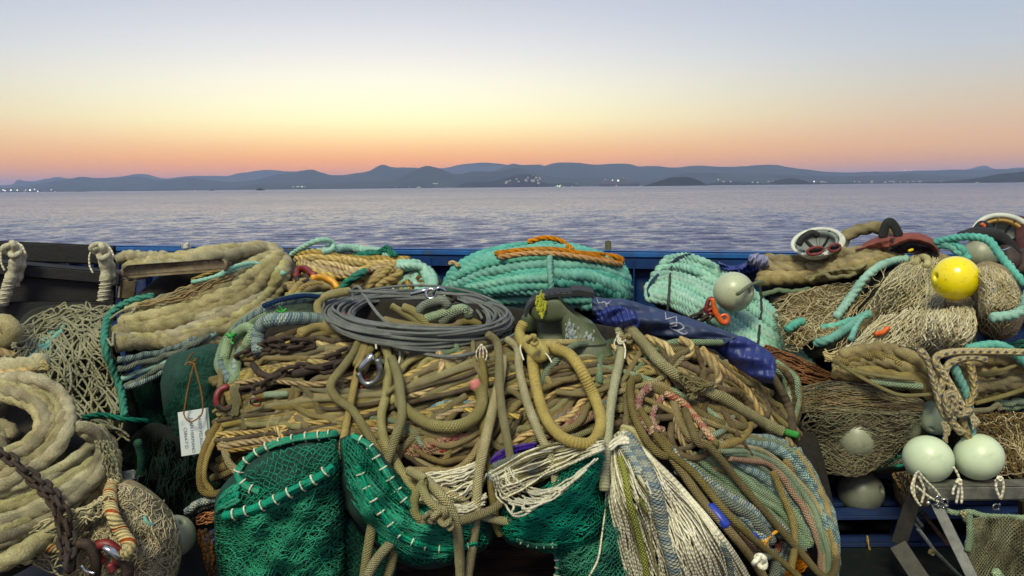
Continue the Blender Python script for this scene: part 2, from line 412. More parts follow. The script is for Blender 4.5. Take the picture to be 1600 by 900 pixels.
ridge('far_hills', [(-500, 292), (-200, 287), (0, 290), (25, 281), (50, 283), (90, 276), (110, 279), (180, 277), (213, 272), (232, 273), (258, 279), (300, 275), (355, 275), (370, 271), (415, 265), (440, 267), (465, 268), (520, 274), (580, 271), (640, 264), (690, 263), (720, 257), (755, 254), (790, 257), (830, 264), (870, 266), (990, 264), (1080, 264), (1200, 264), (1260, 267), (1330, 269), (1370, 268), (1400, 270), (1480, 268), (1510, 265), (1525, 261), (1540, 258.5), (1553, 263), (1575, 264), (1600, 262), (1800, 262), (2100, 270)], 12000, 1500, .35, 1)
ridge('middle_hills', [(-500, 296), (-200, 293), (0, 292), (60, 287), (100, 281), (128, 276.5), (160, 279), (215, 277), (250, 281), (290, 277), (320, 280), (370, 284), (440, 272), (485, 265.5), (500, 270), (520, 274), (560, 270), (575, 268), (598, 257), (612, 261), (650, 262), (690, 270), (740, 272), (770, 268), (800, 256), (815, 258), (845, 257.5), (850, 260), (870, 255), (900, 254), (930, 257), (975, 255), (1000, 260), (1020, 259), (1050, 261), (1090, 259), (1130, 261), (1165, 260), (1200, 257), (1230, 261), (1270, 266), (1310, 269), (1400, 268), (1460, 266), (1560, 265), (1600, 263), (1800, 260), (2100, 270)], 8600, 1200, .5, 2)
ridge('near_hills', [(300, 299), (380, 291), (430, 286), (520, 287), (610, 281), (660, 261), (685, 263), (712, 272), (740, 267), (780, 268), (810, 262), (860, 276), (930, 279), (1010, 282), (1080, 270), (1180, 272), (1260, 274), (1330, 276), (1420, 272), (1500, 275), (1600, 274), (1800, 268), (2100, 276)], 6800, 900, .5, 3)
ridge('town_hill', [(690, 297.6), (712, 292), (730, 285), (758, 284), (778, 281), (800, 276), (818, 273), (836, 274), (846, 284), (868, 287), (890, 285), (905, 290), (925, 293), (950, 294)], 5200, 300, .5, 4, HMn, 220)
ridge('islet', [(998, 292.5), (1010, 289), (1025, 284), (1045, 278.3), (1062, 277), (1078, 277.3), (1094, 283), (1106, 289), (1116, 291.5)], 3600, 110, .35, 5, HMn, 140)
ridge('low_islet', [(1196, 289.5), (1210, 283), (1232, 279), (1252, 281), (1268, 286), (1285, 288.5)], 4300, 110, .35, 8, HMn, 110)
ridge('small_islet', [(108, 300.6), (116, 299.5), (128, 298), (136, 299.4), (142, 300.4)], 4200, 40, .2, 6, HMn, 60)
ridge('flat_islet', [(258, 299.2), (266, 298.2), (276, 297.8), (284, 299.0)], 4300, 40, .2, 9, HMn, 60)
ridge('headland', [(1440, 287), (1480, 283), (1520, 279), (1560, 272), (1600, 267.5), (1680, 258), (1800, 252), (2000, 262)], 3900, 320, .4, 7, HMn, 240)
ridge('low_shore', [(1100, 290), (1120, 285), (1160, 284.5), (1200, 286), (1260, 285), (1330, 284.8), (1400, 284.6), (1470, 283), (1540, 282), (1600, 281), (1800, 280)], 4700, 200, .6, 11, HMn, 260)
ridge('low_shore', [(-500, 299), (-100, 298.5), (0, 298.6), (200, 297.6), (400, 295.5), (560, 293.5), (700, 293), (740, 294)], 5600, 200, .5, 12, HMn, 260)

# far shore: lamps, houses, ship, boats
LW = emitmat('white lamp glow', (255, 250, 225), 1.6); LG = emitmat('greenish lamp glow', (215, 255, 190), 1.2); LO = emitmat('orange lamp glow', (255, 175, 110), 1.1)
PM = plainmat('grey lamp post', (90, 92, 95), rough=.6, bump=0)
def shore_light(px, py, d, size, m, label, group):
    c = P1(px, py, d); t = thing('shore_lamp', label, 'lamp', (c[0], d, SEA), group)
    r_ = size*.42*d/F
    a = np.linspace(0, math.pi, 7)
    add('lamp_head', lathe([(max(1e-3, r_*math.sin(x)), -r_*math.cos(x)) for x in a], 10, c, (0, 0, 1)), m, t)
    h = max(3.0, c[2]-SEA)
    add('lamp_post', tube(np.array([[c[0], d, SEA], [c[0], d, SEA+h]]), .35, 5), PM, t)
for px, py, s_, m_ in [(5, 297, 2.0, LW), (8, 298, 2.2, LW), (17, 297.2, 2.6, LW), (27, 297, 2.2, LW), (40, 297, 1.6, LW), (47, 297, 2.8, LW), (54, 296, 1.6, LW), (59, 299, 2.0, LW), (38, 299.5, 1.2, LO), (66, 300, 1.0, LW), (80, 296.5, 1.5, LW), (86, 299.3, 1.5, LO)]:
    shore_light(px, py, 5000, s_, m_, 'bright harbour lamp in the row at the left end of the far shore', 'harbour lamps at the left end of the far shore')
for px, py, s_, m_ in [(458, 292, 1.3, LG), (464, 291.7, 1.4, LG), (467, 291.5, 1.2, LG), (472, 291.8, 1.8, LW), (476, 291.9, 1.0, LW)]:
    shore_light(px, py, 5000, s_, m_, 'small greenish lamp in the cluster under the mid left hills', 'lamp cluster under the mid left hills')
for px, py, s_, m_ in [(667, 295, .9, LO), (678, 286.6, 1.2, LW), (681, 286.8, 1.0, LW), (683, 287, 1.0, LW), (618, 291.5, .9, LW), (640, 292, .8, LW)]:
    shore_light(px, py, 4900, s_, m_, 'faint pale lamp below the twin middle hills', 'faint lamps below the middle hills')
for px, py, s_, m_ in [(868, 292, 1.8, LG), (871, 290.5, 2.2, LG), (874, 291, 2.4, LG), (876, 289.4, 1.6, LG), (881, 292, 1.6, LW), (889, 292.2, 1.5, LW), (894, 291, 1.0, LW), (901, 287, 1.0, LO), (833, 274, .9, LO), (822, 280, .8, LO)]:
    shore_light(px, py, 4700, s_, m_, 'greenish quay lamp at the foot of the old town hill', 'quay lamps at the foot of the old town hill')
for px, py, s_, m_ in [(1122, 280.5, 1.3, LW), (1414, 266, 1.1, LW), (1423, 266, 1.1, LW), (1272, 283.6, 2.2, LW), (1335, 283.6, 1.1, LW), (1184, 285.2, 1.2, LW), (1494, 284.5, 1.2, LW), (304, 297, 1.0, LW), (200, 298.8, .9, LO)]:
    shore_light(px, py, 4100, s_, m_, 'lone white lamp on the dim far shore', 'lone lamps on the far shore')
HW = plainmat('pale house wall', (170, 165, 155), rough=.9, bump=0, scale=.1); HR = plainmat('flat grey roof', (110, 105, 100), rough=.9, bump=0)
g_ = np.random.default_rng(21)
def far_house(px, py, d, w, h, label, group):
    c = P1(px, py, d); t = thing('far_house', label, 'house', (c[0], d, c[2]), group)
    add('wall', box(c[0], d, c[2], w, w*.8, h), HW, t, smooth=False)
    add('roof', box(c[0], d, c[2]+h/2+.4, w*1.06, w*.86, .8, .1), HR, t, smooth=False)
for i in range(26):
    far_house(g_.uniform(1125, 1500), g_.uniform(284.3, 286.4)-1, 4480, g_.uniform(6, 14), g_.uniform(5, 9), 'tiny pale house low on the right hand far shore', 'houses on the right hand far shore')
for i in range(20):
    px = g_.uniform(790, 845); far_house(px, 286-g_.uniform(0, 9), 4900, g_.uniform(8, 16), g_.uniform(7, 14), 'small pale house stacked on the old town hill', 'houses on the old town hill')
# moored ship
def ship():
    d = 4400; a = P1(936, 291.6, d); b = P1(998, 291.6, d); x0, x1 = a[0], b[0]; L = x1-x0
    t = thing('ferry', 'large dim ferry with dark funnel moored left of the round islet', 'ship', ((x0+x1)/2, d, SEA))
    hm = plainmat('ship hull', (58, 62, 72), rough=.6, bump=0); wm = plainmat('ship superstructure', (96, 98, 104), rough=.6, bump=0); fm = plainmat('ship funnel', (120, 50, 45), rough=.6, bump=0)
    ys = []; v = []
    for s_, w in ((0, 9), (.15, 12), (.5, 13), (.85, 10), (1.0, 1)):
        for z in (SEA-2, SEA+14): v.append([x0+L*s_+(6 if (s_ == 1 and z > SEA) else 0), d-w, z]); v.append([x0+L*s_+(6 if (s_ == 1 and z > SEA) else 0), d+w, z])
    f = []
    for i in range(4):
        o = i*4; f += [[o, o+4, o+6, o+2], [o+1, o+3, o+7, o+5], [o+2, o+6, o+7, o+3], [o, o+1, o+5, o+4]]
    f += [[0, 2, 3, 1], [16, 17, 19, 18]]
    add('hull', (np.array(v), np.array(f)), hm, t, smooth=False)
    for k, (p, q, z0, z1) in enumerate(((.03, .86, 14, 20), (.06, .8, 20, 25), (.12, .72, 25, 29), (.55, .72, 29, 32))):
        add('deckhouse', box(x0+L*(p+q)/2, d, SEA+(z0+z1)/2, L*(q-p), 20-k*2, z1-z0-.2, .4), wm, t, smooth=False)
    add('funnel', lathe([(5.5, 0), (4.6, 10), (4.2, 14), (0.1, 14)], 14, (x0+L*.63, d, SEA+30), (-.15, 0, 1), (1.3, .8)), fm, t)
    add('mast', tube(np.array([[x0+L*.3, d, SEA+28], [x0+L*.3, d, SEA+46]]), .5, 6), hm, t)
    for px, py, s_, m_ in ((946, 280.5, 1.4, LO), (957, 281.5, 1.6, LW), (966, 282.2, 2.6, LW), (963, 290, 1.4, LO), (974, 278.3, 1.0, LO)):
        c = P1(px, py, d-14); r_ = s_*.5*d/F
        add('deck_lamp', lathe([(max(1e-3, r_*math.sin(x)), -r_*math.cos(x)) for x in np.linspace(0, math.pi, 7)], 10, c, (0, 0, 1)), m_, t)
ship()
def small_boat(px, py, d, Lp, label, light=False):
    c = P1(px, py, d); L = Lp*d/F; t = thing('boat', label, 'boat', (c[0], d, SEA))
    hm = plainmat('far boat hull', (40, 44, 52) if not light else (190, 190, 190), rough=.6, bump=0)
    v, f = [], []
    for s_, w in ((-.5, .14), (-.2, .2), (.2, .18), (.5, .02)):
        for z, e in ((-.3, .75), (.11*L, 1)): v += [[c[0]+s_*L*(e*.2+.8), d-w*L*e, SEA+z], [c[0]+s_*L*(e*.2+.8), d+w*L*e, SEA+z]]
    for i in range(3):
        o = i*4; f += [[o, o+4, o+6, o+2], [o+1, o+3, o+7, o+5], [o+2, o+6, o+7, o+3], [o, o+1, o+5, o+4]]
    f += [[0, 2, 3, 1], [12, 13, 15, 14]]
    add('hull', (np.array(v), np.array(f)), hm, t, smooth=False)
    add('cabin', box(c[0]-.05*L, d, SEA+.17*L, .4*L, .2*L, .13*L, .3), hm, t, smooth=False)
    add('mast', tube(np.array([[c[0], d, SEA+.2*L], [c[0]+.02*L, d, SEA+.42*L]]), .012*L, 5), hm, t)
small_boat(407, 298.5, 2600, 13, 'small dark motor boat far out below the left hills')
small_boat(331, 299.5, 2900, 7, 'tiny dark boat left of the larger motor boat on the sea')
small_boat(161, 301.8, 2500, 3.5, 'tiny pale boat far out at left', True)
small_boat(1527, 284.5, 3300, 6, 'small white boat lying off the right headland', True)
small_boat(655, 297, 3300, 11, 'low pale boat under the middle hills', True)

# ------------------------------------------------------------------ haze
hz = box(0, 11000, 143, 30000, 30400, 300)
hm_, ht, hb = newmat('evening haze'); ht.nodes.remove(hb)
pv = ht.nodes.new('ShaderNodeVolumePrincipled'); pv.inputs['Color'].default_value = (.47, .59, 1.0, 1); pv.inputs['Density'].default_value = 7.2e-5
ht.links.new(pv.outputs[0], ht.nodes['Material Output'].inputs['Volume'])
add('haze', hz, hm_, kind='stuff', smooth=False)

# ------------------------------------------------------------------ boat: deck and bulwark
DKM = plainmat('shade-dark deck paint', (16, 24, 23), (10, 15, 15), rough=.5, scale=3, bump=.3, spots=(60, 48, 36))  # deck colour darkened so that gaps between the gear look unlit
add('deck', box(0, 3.2, -.06, 11, 6.9, .12, .01), DKM, kind='structure', smooth=False)
BL = plainmat('worn blue ship paint', (10, 52, 108), (8, 38, 84), rough=.42, scale=4, bump=.25, spots=(70, 62, 50), spotamt=.75, spotscale=9)
BLr = plainmat('scuffed blue rail paint', (24, 92, 160), (12, 66, 130), rough=.5, scale=7, bump=.4, spots=(74, 76, 60), spotamt=.85, spotscale=7)
def bulwark():
    a = P1(180, 383, 6.55); b = P1(1180, 394.5, 5.3); zt = (a[2]+b[2])/2
    u = (b-a)[:2]; u /= np.linalg.norm(u)
    A = a[:2]-u*4.2; B = b[:2]+u*3.2; L = np.linalg.norm(B-A); nrm = np.array([u[1], -u[0]])  # towards the eye
    t = thing('bulwark', 'blue painted steel bulwark with rusty rail behind all the fishing gear', 'bulwark', (*(A+B)/2, 0))
    def pt(s, off, z): return np.array([*(A+u*s+nrm*off), z])
    add('plate', beam(pt(0, -.03, zt/2-.06), pt(L, -.03, zt/2-.06), .02, zt-.1, 0), BL, t, smooth=False)
    add('rail', beam(pt(0, -.02, zt-.025), pt(L, -.02, zt-.025), .16, .05, .012), BLr, t, smooth=False)
    add('rail_lip', beam(pt(0, .05, zt-.085), pt(L, .05, zt-.085), .012, .07, .002), BL, t, smooth=False)
    add('stringer', beam(pt(0, .0, zt-.42), pt(L, .0, zt-.42), .05, .012, .002), BL, t, smooth=False)
    s = .1
    while s < L:
        add('stiffener', beam(pt(s, .012, .0), pt(s, .012, zt-.06), .1, .012, .002, upv=(u[0], u[1], 0)), BL, t, smooth=False); s += .245
    return pt, L, zt
BPT, BLEN, ZRAIL = bulwark()
wp = P1(293, 389, 6.28)
add('rail_bracket', box(wp[0], wp[1]-.02, ZRAIL+.012, .05, .07, .05, .008), plainmat('white bracket', (200, 200, 195), rough=.6), smooth=False, label='small white painted bracket on the blue rail at left', cat='bracket')
wp = P1(950, 397, 5.6)
add('rail_cleat', box(wp[0], wp[1], ZRAIL+.02, .04, .05, .09, .008), plainmat('olive cleat', (92, 92, 62), rough=.7), smooth=False, label='small olive upright cleat on the rail right of the teal coil', cat='cleat')
# ================================================================== GEAR
# depth of each heap's face (photo pixel -> metres), used to lay every rope at its real distance
DM = dfield([(345, 520, 3.95), (520, 470, 4.0), (650, 500, 3.8), (800, 500, 3.8), (950, 520, 3.78), (1200, 560, 3.85), (1240, 620, 3.75), (330, 650, 3.6), (500, 620, 3.42), (700, 600, 3.42), (900, 600, 3.42), (1100, 600, 3.48), (320, 760, 3.45), (500, 700, 3.22), (700, 700, 3.18), (900, 700, 3.14), (1100, 700, 3.2), (1280, 720, 3.5), (340, 880, 3.3), (500, 850, 3.1), (700, 800, 3.1), (900, 800, 3.08), (1100, 850, 3.0), (1310, 880, 3.35), (1000, 780, 3.05)])
DH = dfield([(0, 380, 4.9), (190, 400, 4.9), (440, 385, 5.1), (440, 450, 4.8), (300, 460, 4.6), (190, 480, 4.5), (400, 520, 4.4), (300, 550, 4.2), (180, 550, 4.1), (80, 490, 4.4), (80, 600, 4.0), (180, 680, 3.9), (60, 680, 3.8), (0, 560, 3.95)])
DL = dfield([(0, 570, 3.4), (100, 600, 3.3), (170, 690, 3.2), (0, 650, 3.25), (80, 700, 3.05), (0, 750, 2.9), (100, 800, 2.8), (0, 860, 2.65), (180, 760, 2.95), (250, 800, 2.95), (200, 880, 2.7), (290, 840, 3.05), (100, 900, 2.62)])
DB = dfield([(440, 400, 5.3), (690, 400, 5.1), (450, 470, 4.5), (700, 470, 4.5), (560, 385, 5.45), (560, 430, 4.9)])
DR = dfield([(1190, 400, 4.9), (1190, 470, 4.5), (1250, 395, 4.8), (1400, 380, 4.7), (1400, 450, 4.1), (1500, 400, 4.3), (1600, 380, 4.6), (1500, 520, 3.65), (1300, 560, 3.85), (1600, 520, 3.85), (1220, 520, 4.15), (1560, 450, 4.05)])
DT = dfield([(1260, 600, 3.95), (1300, 545, 3.8), (1450, 550, 3.6), (1600, 550, 3.7), (1300, 640, 3.75), (1440, 640, 3.6), (1260, 700, 3.85), (1360, 740, 3.75), (1440, 740, 3.65), (1600, 650, 3.7), (1600, 740, 3.65)])

def fuzz_geo(qs, per_m, ln=.016, w=.0008):
    """short stray fibres standing off worn rope"""
    vs = []
    for q, r in qs:
        L = np.linalg.norm(np.diff(q, axis=0), axis=1).sum(); n = max(8, int(L*per_m*.45)); k = RNG.integers(1, len(q)-1, n)
        T = q[np.minimum(k+1, len(q)-1)]-q[k-1]; T /= np.linalg.norm(T, axis=1, keepdims=True)
        d = RNG.normal(0, 1, (n, 3)); d -= (d*T).sum(1, keepdims=True)*T; d /= np.linalg.norm(d, axis=1, keepdims=True)
        c = q[k]+T*RNG.uniform(-.01, .01, (n, 1))+d*r*.9; dr = d*RNG.uniform(.15, .9, (n, 1))+T*RNG.normal(0, .9, (n, 1))+RNG.normal(0, .25, (n, 3)); dr /= np.linalg.norm(dr, axis=1, keepdims=True)
        l = RNG.uniform(.4, 1.2, (n, 1))*min(ln, r*.55); mid = c+dr*l*.5+d*.0025; tip = c+dr*l-d*.002*RNG.uniform(0, 2, (n, 1))
        vs.append(np.stack([c, tip], 1))
    return tube(np.concatenate(vs), np.array([[w*1.2, w*.6]]).repeat(sum(len(x) for x in vs), 0), 3, close=False)

class Guide:
    """surface spanned between guide lines given in photo pixels; optional third value = lift towards the eye in metres"""
    def __init__(s, guides, D, lift=0.0, n=70):
        g = [np.array([(*p, 0.0) if len(p) == 2 else p for p in q], float) for q in guides]
        s.g = np.stack([spline(q, n) for q in g]); s.D = D; s.lift = lift; s.n = n
        s.acr = spline_grid = None
    def at(s, u, v):
        """u across guides 0..1, v along 0..1 -> px, py, lift"""
        u = np.clip(u, 0, 1)*(len(s.g)-1); i = np.minimum(u.astype(int), max(0, len(s.g)-2)); f = u-i
        w = np.clip(v, 0, 1)*(s.n-1); j = np.minimum(w.astype(int), s.n-2); h = (w-j)
        i1 = np.minimum(i+1, len(s.g)-1); f = f[..., None]; h = h[..., None]
        return (s.g[i, j]*(1-h)+s.g[i, j+1]*h)*(1-f)+(s.g[i1, j]*(1-h)+s.g[i1, j+1]*h)*f
    def pts(s, u, v, dx=0.0, dy=0.0, lift=0.0):
        q = s.at(np.asarray(u, float), np.asarray(v, float)); px = q[..., 0]+dx; py = q[..., 1]+dy
        return P(px, py, s.D(px, py)-s.lift-q[..., 2]-lift)
def wob(m, n, f=2.0):
    """m smooth random wiggles of n samples"""
    t = np.linspace(0, 1, n)[None]; r_ = RNG
    return (np.sin(6.28*t*r_.uniform(.3, f, (m, 1))+r_.uniform(0, 6.28, (m, 1)))+.6*np.sin(6.28*t*r_.uniform(f, 2.5*f, (m, 1))+r_.uniform(0, 6.28, (m, 1)))+.3*np.sin(6.28*t*r_.uniform(2.5*f, 5*f, (m, 1))+r_.uniform(0, 6.28, (m, 1))))/1.4
def bundle(parent, name, guides, n, rpx, D, mats, jit=3.0, lift=0.0, lj=None, k=8, N_=60, lobes=0, amp=.17, pitch=.032, fz=0.0, fuzz=0, joined=False, rvar=.12, ends=.0, cross=.0, wf=1.6, order=None):
    G = Guide(guides, D, lift); mats = mats if isinstance(mats, list) else [mats]
    if joined: N_ = min(N_, 34); k = min(k, 4 if rpx > 1.2 else 3)
    if joined: jit *= .42; wf = min(wf, 2.0); cross = cross or .15
    us = (np.arange(n)+.5+RNG.uniform(-.4, .4, n))/n if n > 1 else np.array([.5])
    v0 = RNG.uniform(0, ends, (n, 1)); v1 = 1-RNG.uniform(0, ends, (n, 1))
    v = v0+(v1-v0)*np.linspace(0, 1, N_)[None]
    U = us[:, None]+cross*wob(n, N_, 1.0)
    dm = float(np.mean(D(*G.g[len(G.g)//2, G.n//2][:2]))); r = rpx*dm/F
    lj_ = r*1.6 if lj is None else lj
    L = RNG.uniform(0, lj_, (n, 1))+.35*r*wob(n, N_, wf)
    pts = G.pts(U, v, jit*wob(n, N_, wf), jit*wob(n, N_, wf), L)
    rr = r*RNG.uniform(1-rvar, 1+rvar, n)
    if joined:
        gs = {}
        for i in range(n): gs.setdefault(i % len(mats), []).append(i)
        for mi, ii in gs.items():
            add(name, tube(pts[ii], np.repeat(rr[ii][:, None], N_, 1) if len(ii) > 1 else rr[ii][0], k), mats[mi], parent, kind='stuff')
        return
    allq = []
    for i in range(n):
        L3 = np.linalg.norm(np.diff(pts[i], axis=0), axis=1).sum()
        step = max(pitch/5, .006) if lobes else max(r*.9, .012)
        nn = int(np.clip(L3/step, 12, 420 if lobes else 170)); q = resamp(pts[i], nn); allq.append((q, rr[i]))
        add(name, tube(q, rr[i]*(1+.06*wob(1, nn, 3.0)[0]), 14 if lobes else k, lobes, amp, pitch*rr[i]/r, fz), mats[int(RNG.integers(len(mats)))] if order is None else mats[i % len(mats)], parent)
    if fuzz: add('fibre', fuzz_geo(allq, fuzz), mats[0], parent, kind='stuff')
def line(parent, name, pts, rpx, D, m, lift=0.03, k=10, lobes=0, amp=.17, pitch=.032, fz=0.0, fuzz=0, N_=None, **kw):
    """one rope along photo pixels; an optional third value per point = extra lift"""
    g = np.array([(*p, 0.0) if len(p) == 2 else p for p in pts], float)
    q = spline(g, 90); X = P(q[:, 0], q[:, 1], (D(q[:, 0], q[:, 1]) if callable(D) else np.full(len(q), D))-lift-q[:, 2])
    r = rpx*float(np.mean(np.linalg.norm(X-np.array([0, 0, CAMZ]), axis=1)))/F
    L3 = np.linalg.norm(np.diff(X, axis=0), axis=1).sum(); nn = N_ or int(np.clip(L3/(max(pitch/5, .005) if lobes else max(r*.5, .006)), 14, 420))
    if fuzz: add('fibre', fuzz_geo([(resamp(X, nn), r)], fuzz), m, parent, kind='stuff')
    r = r*(1+.055*wob(1, nn, 3.0)[0]) if nn > 20 else r
    return add(name, tube(resamp(X, nn), r, 14 if lobes else k, lobes, amp, pitch, fz), m, parent, **kw)
def net(parent, name, S, nu, nv, r, m, jit=.25, open_=1.0, pj=2.0, lift=0.0, lj=.012, k=3, seg=2, kind='stuff', drop=0.0, label=None, transpose=False):
    """netting: zigzag twines that meet at knots, laid over a guide surface"""
    i = np.arange(nu)[:, None]; j = np.arange(nv+1)[None]
    u = (i+.5+.5*open_*np.where((i+j) % 2 == 0, 1, -1)*(.97))/nu; v = np.broadcast_to(j/nv, u.shape).astype(float)
    # shared jitter at the knots so that neighbours still meet
    jit *= .65; pj *= .7
    Ju = RNG.normal(0, jit, (nu+2, nv+1))/nu; Jv = RNG.normal(0, jit, (nu+2, nv+1))/nv; Jl = RNG.uniform(0, lj, (nu+2, nv+1))
    kx = np.where((i+j) % 2 == 0, i+1, i); jj = np.broadcast_to(j, kx.shape)
    u = u+Ju[kx, jj]; v = v+Jv[kx, jj]; l = Jl[kx, jj]
    if seg > 1:
        t = np.arange(nv*seg+1)/seg; a = np.floor(t).astype(int); a = np.minimum(a, nv-1); f = t-a
        mid = (np.abs(f-.5) < .26)
        u = u[:, a]*(1-f)+u[:, a+1]*f; v = v[:, a]*(1-f)+v[:, a+1]*f; l = l[:, a]*(1-f)+l[:, a+1]*f
        u = u+mid*RNG.normal(0, jit*.6, u.shape)/nu; v = v+mid*RNG.normal(0, jit*.5, v.shape)/nv
    # slow drifts bunch and open the meshes
    ph = RNG.uniform(0, 6.28, 6)
    dx = pj*(np.sin(9*u+7*v+ph[0])+np.sin(17*v-11*u+ph[1])+.6*np.sin(31*u+ph[2]))
    dy = pj*(np.sin(8*u-9*v+ph[3])+np.sin(19*u+6*v+ph[4])+.6*np.sin(27*v+ph[5]))
    if drop:
        keep = RNG.random(nu) > drop; u, v, l, dx, dy = u[keep], v[keep], l[keep], dx[keep], dy[keep]
    X = S.pts(u, v, dx, dy, lift+l)
    return add(name, tube(X, r, k, close=False), m, parent, kind=kind, label=label)
def core(parent, name, outline, D, push, thick, m, ctr=None):
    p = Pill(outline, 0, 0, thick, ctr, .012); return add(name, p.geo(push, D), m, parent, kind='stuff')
def ball(c, rad, axis, m, parent, name='float_body', squash=1.0, hole=.13):
    """moulded net float: a ball pierced by a rope hole with rounded lips at both ends"""
    pr = [(hole*.75*rad, -.5*rad*squash)]
    th = np.linspace(math.asin(hole)*1.9, math.pi-math.asin(hole)*1.9, 30)
    pr += [(hole*.8*rad, -.86*rad*squash), (hole*1.0*rad, -.94*rad*squash), (hole*1.35*rad, -.975*rad*squash)]
    pr += [(rad*math.sin(x), -rad*math.cos(x)*squash) for x in th]
    pr += [(hole*1.35*rad, .975*rad*squash), (hole*1.0*rad, .94*rad*squash), (hole*.8*rad, .86*rad*squash), (hole*.75*rad, .5*rad*squash)]
    return add(name, lathe(pr, 40, c, axis), m, parent)
def ringpts(c, a, b, n=40, ph=0.0, frac=1.0):
    t = np.linspace(0, 2*math.pi*frac, n)+ph; a = np.array(a); b = np.array(b)
    return np.array(c)+np.cos(t)[:, None]*a+np.sin(t)[:, None]*b
def chain(parent, pts, D, lpx, m, lift=.03, name='chain_link'):
    g = np.array([(*p, 0.0) if len(p) == 2 else p for p in pts], float); q = spline(g, 120)
    X = P(q[:, 0], q[:, 1], D(q[:, 0], q[:, 1])-lift-q[:, 2]); d = float(D(*g[len(g)//2][:2]))
    L = lpx*d/F; s = np.linalg.norm(np.diff(X, axis=0), axis=1).sum(); n = max(2, int(s/(L*.66))); c = resamp(X, n+1)
    Wd = L*.34; w = L*.105
    t = np.linspace(0, 2*math.pi, 21)[:-1]; sx = np.sign(np.cos(t))*(L*.5-Wd*.5-w)
    pl = np.stack([sx+np.cos(t)*Wd*.55, np.sin(t)*Wd*.62, 0*t], 1); pl = np.vstack([pl, pl[:2]])
    geo = tube(pl, w, 7, close=False, ref=(0, 0, 1)); me = mesh('chain_link', geo[0], geo[1], geo[2]); me.materials.append(m)
    for i in range(n):
        x = c[i+1]-c[i]; x /= np.linalg.norm(x); z = np.array([0, -.7, .7]); y = np.cross(z, x); y /= np.linalg.norm(y); z = np.cross(x, y)
        a = R(20 if i % 2 else 95)+RNG.normal(0, .2); y, z = math.cos(a)*y+math.sin(a)*z, math.cos(a)*z-math.sin(a)*y
        o = link(bpy.data.objects.new(name, me)); o.parent = parent
        p = (c[i]+c[i+1])/2-ROOT[parent]
        o.matrix_local = Matrix(((x[0], y[0], z[0], p[0]), (x[1], y[1], z[1], p[1]), (x[2], y[2], z[2], p[2]), (0, 0, 0, 1))); ROOT[o] = c[i]
def shackle(parent, px, py, d, size_px, ang, m, pinm=None, name='shackle_bow', lift=0):
    """bow shackle: U of round bar with two eyes and a pin"""
    c = P1(px, py, d-lift); s = size_px*d/F; ca, sa = math.cos(ang), math.sin(ang)
    x = np.array([ca, 0, sa]); y = np.array([-sa, -.35, ca]); t = np.linspace(0, math.pi, 16)
    U = [c-y*s*.5+x*s*.3]+[c+x*s*.36*math.cos(a)+y*s*(.1+.4*math.sin(a)) for a in t]+[c-y*s*.5-x*s*.3]
    add(name, tube(resamp(np.array(U), 26), s*.1, 10), m, parent)
    add('shackle_pin', tube(np.array([c-y*s*.5+x*s*.5, c-y*s*.5, c-y*s*.5-x*s*.5]), s*.085, 10), pinm or m, parent)
    for sg in (1, -1): add('shackle_eye', tube(np.array([c-y*s*.5+x*s*(.3+.09)*sg, c-y*s*.5+x*s*(.3-.09)*sg]), s*.17, 12), m, parent)
def knot(parent, px, py, d, spx, m, name='knot', seed=0, turns=2.3):
    """a lump of rope wound over itself"""
    g = np.random.default_rng(seed); c = P1(px, py, d); s = spx*d/F
    t = np.linspace(0, 1, 90); a = t*turns*2*math.pi+g.uniform(0, 6)
    q = np.stack([np.cos(a)*.62+.3*np.cos(a*.5+1), np.sin(a*1.5+.7)*.45-.1, np.sin(a)*.62+.3*np.sin(a*.37)], 1)*s
    return add(name, tube(c+q, s*.36, 10), m, parent)
def base_of(px, py, d): return P1(px, py, d)

# ------------------------------------------------------------------ rope and twine materials
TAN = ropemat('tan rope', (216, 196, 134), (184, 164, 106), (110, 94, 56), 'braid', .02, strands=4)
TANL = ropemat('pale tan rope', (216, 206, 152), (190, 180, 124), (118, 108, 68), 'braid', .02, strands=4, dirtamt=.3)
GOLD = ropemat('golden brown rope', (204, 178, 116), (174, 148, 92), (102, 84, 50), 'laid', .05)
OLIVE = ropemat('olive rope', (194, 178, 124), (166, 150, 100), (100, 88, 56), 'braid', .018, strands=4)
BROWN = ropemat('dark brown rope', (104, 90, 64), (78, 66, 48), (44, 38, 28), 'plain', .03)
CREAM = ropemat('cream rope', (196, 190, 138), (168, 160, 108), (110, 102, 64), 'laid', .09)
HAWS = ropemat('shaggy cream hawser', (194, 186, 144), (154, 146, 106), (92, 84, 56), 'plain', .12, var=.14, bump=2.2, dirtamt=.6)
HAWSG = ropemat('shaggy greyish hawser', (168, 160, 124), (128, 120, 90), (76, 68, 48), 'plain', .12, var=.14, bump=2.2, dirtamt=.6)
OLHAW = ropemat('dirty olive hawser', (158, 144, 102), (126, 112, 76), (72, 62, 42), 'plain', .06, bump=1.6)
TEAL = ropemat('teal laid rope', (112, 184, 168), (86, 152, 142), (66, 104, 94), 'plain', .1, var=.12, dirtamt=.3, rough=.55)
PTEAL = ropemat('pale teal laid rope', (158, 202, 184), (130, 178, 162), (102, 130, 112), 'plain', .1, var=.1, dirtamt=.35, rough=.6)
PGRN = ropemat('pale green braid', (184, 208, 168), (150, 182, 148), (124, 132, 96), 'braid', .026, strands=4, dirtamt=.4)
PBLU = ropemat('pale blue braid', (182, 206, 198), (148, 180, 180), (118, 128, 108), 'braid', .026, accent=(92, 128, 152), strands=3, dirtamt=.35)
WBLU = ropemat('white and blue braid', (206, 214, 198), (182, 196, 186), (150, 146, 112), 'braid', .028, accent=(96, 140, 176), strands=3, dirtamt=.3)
BLUE = ropemat('blue rope', (44, 88, 140), (34, 70, 116), (60, 70, 76), 'braid', .03)
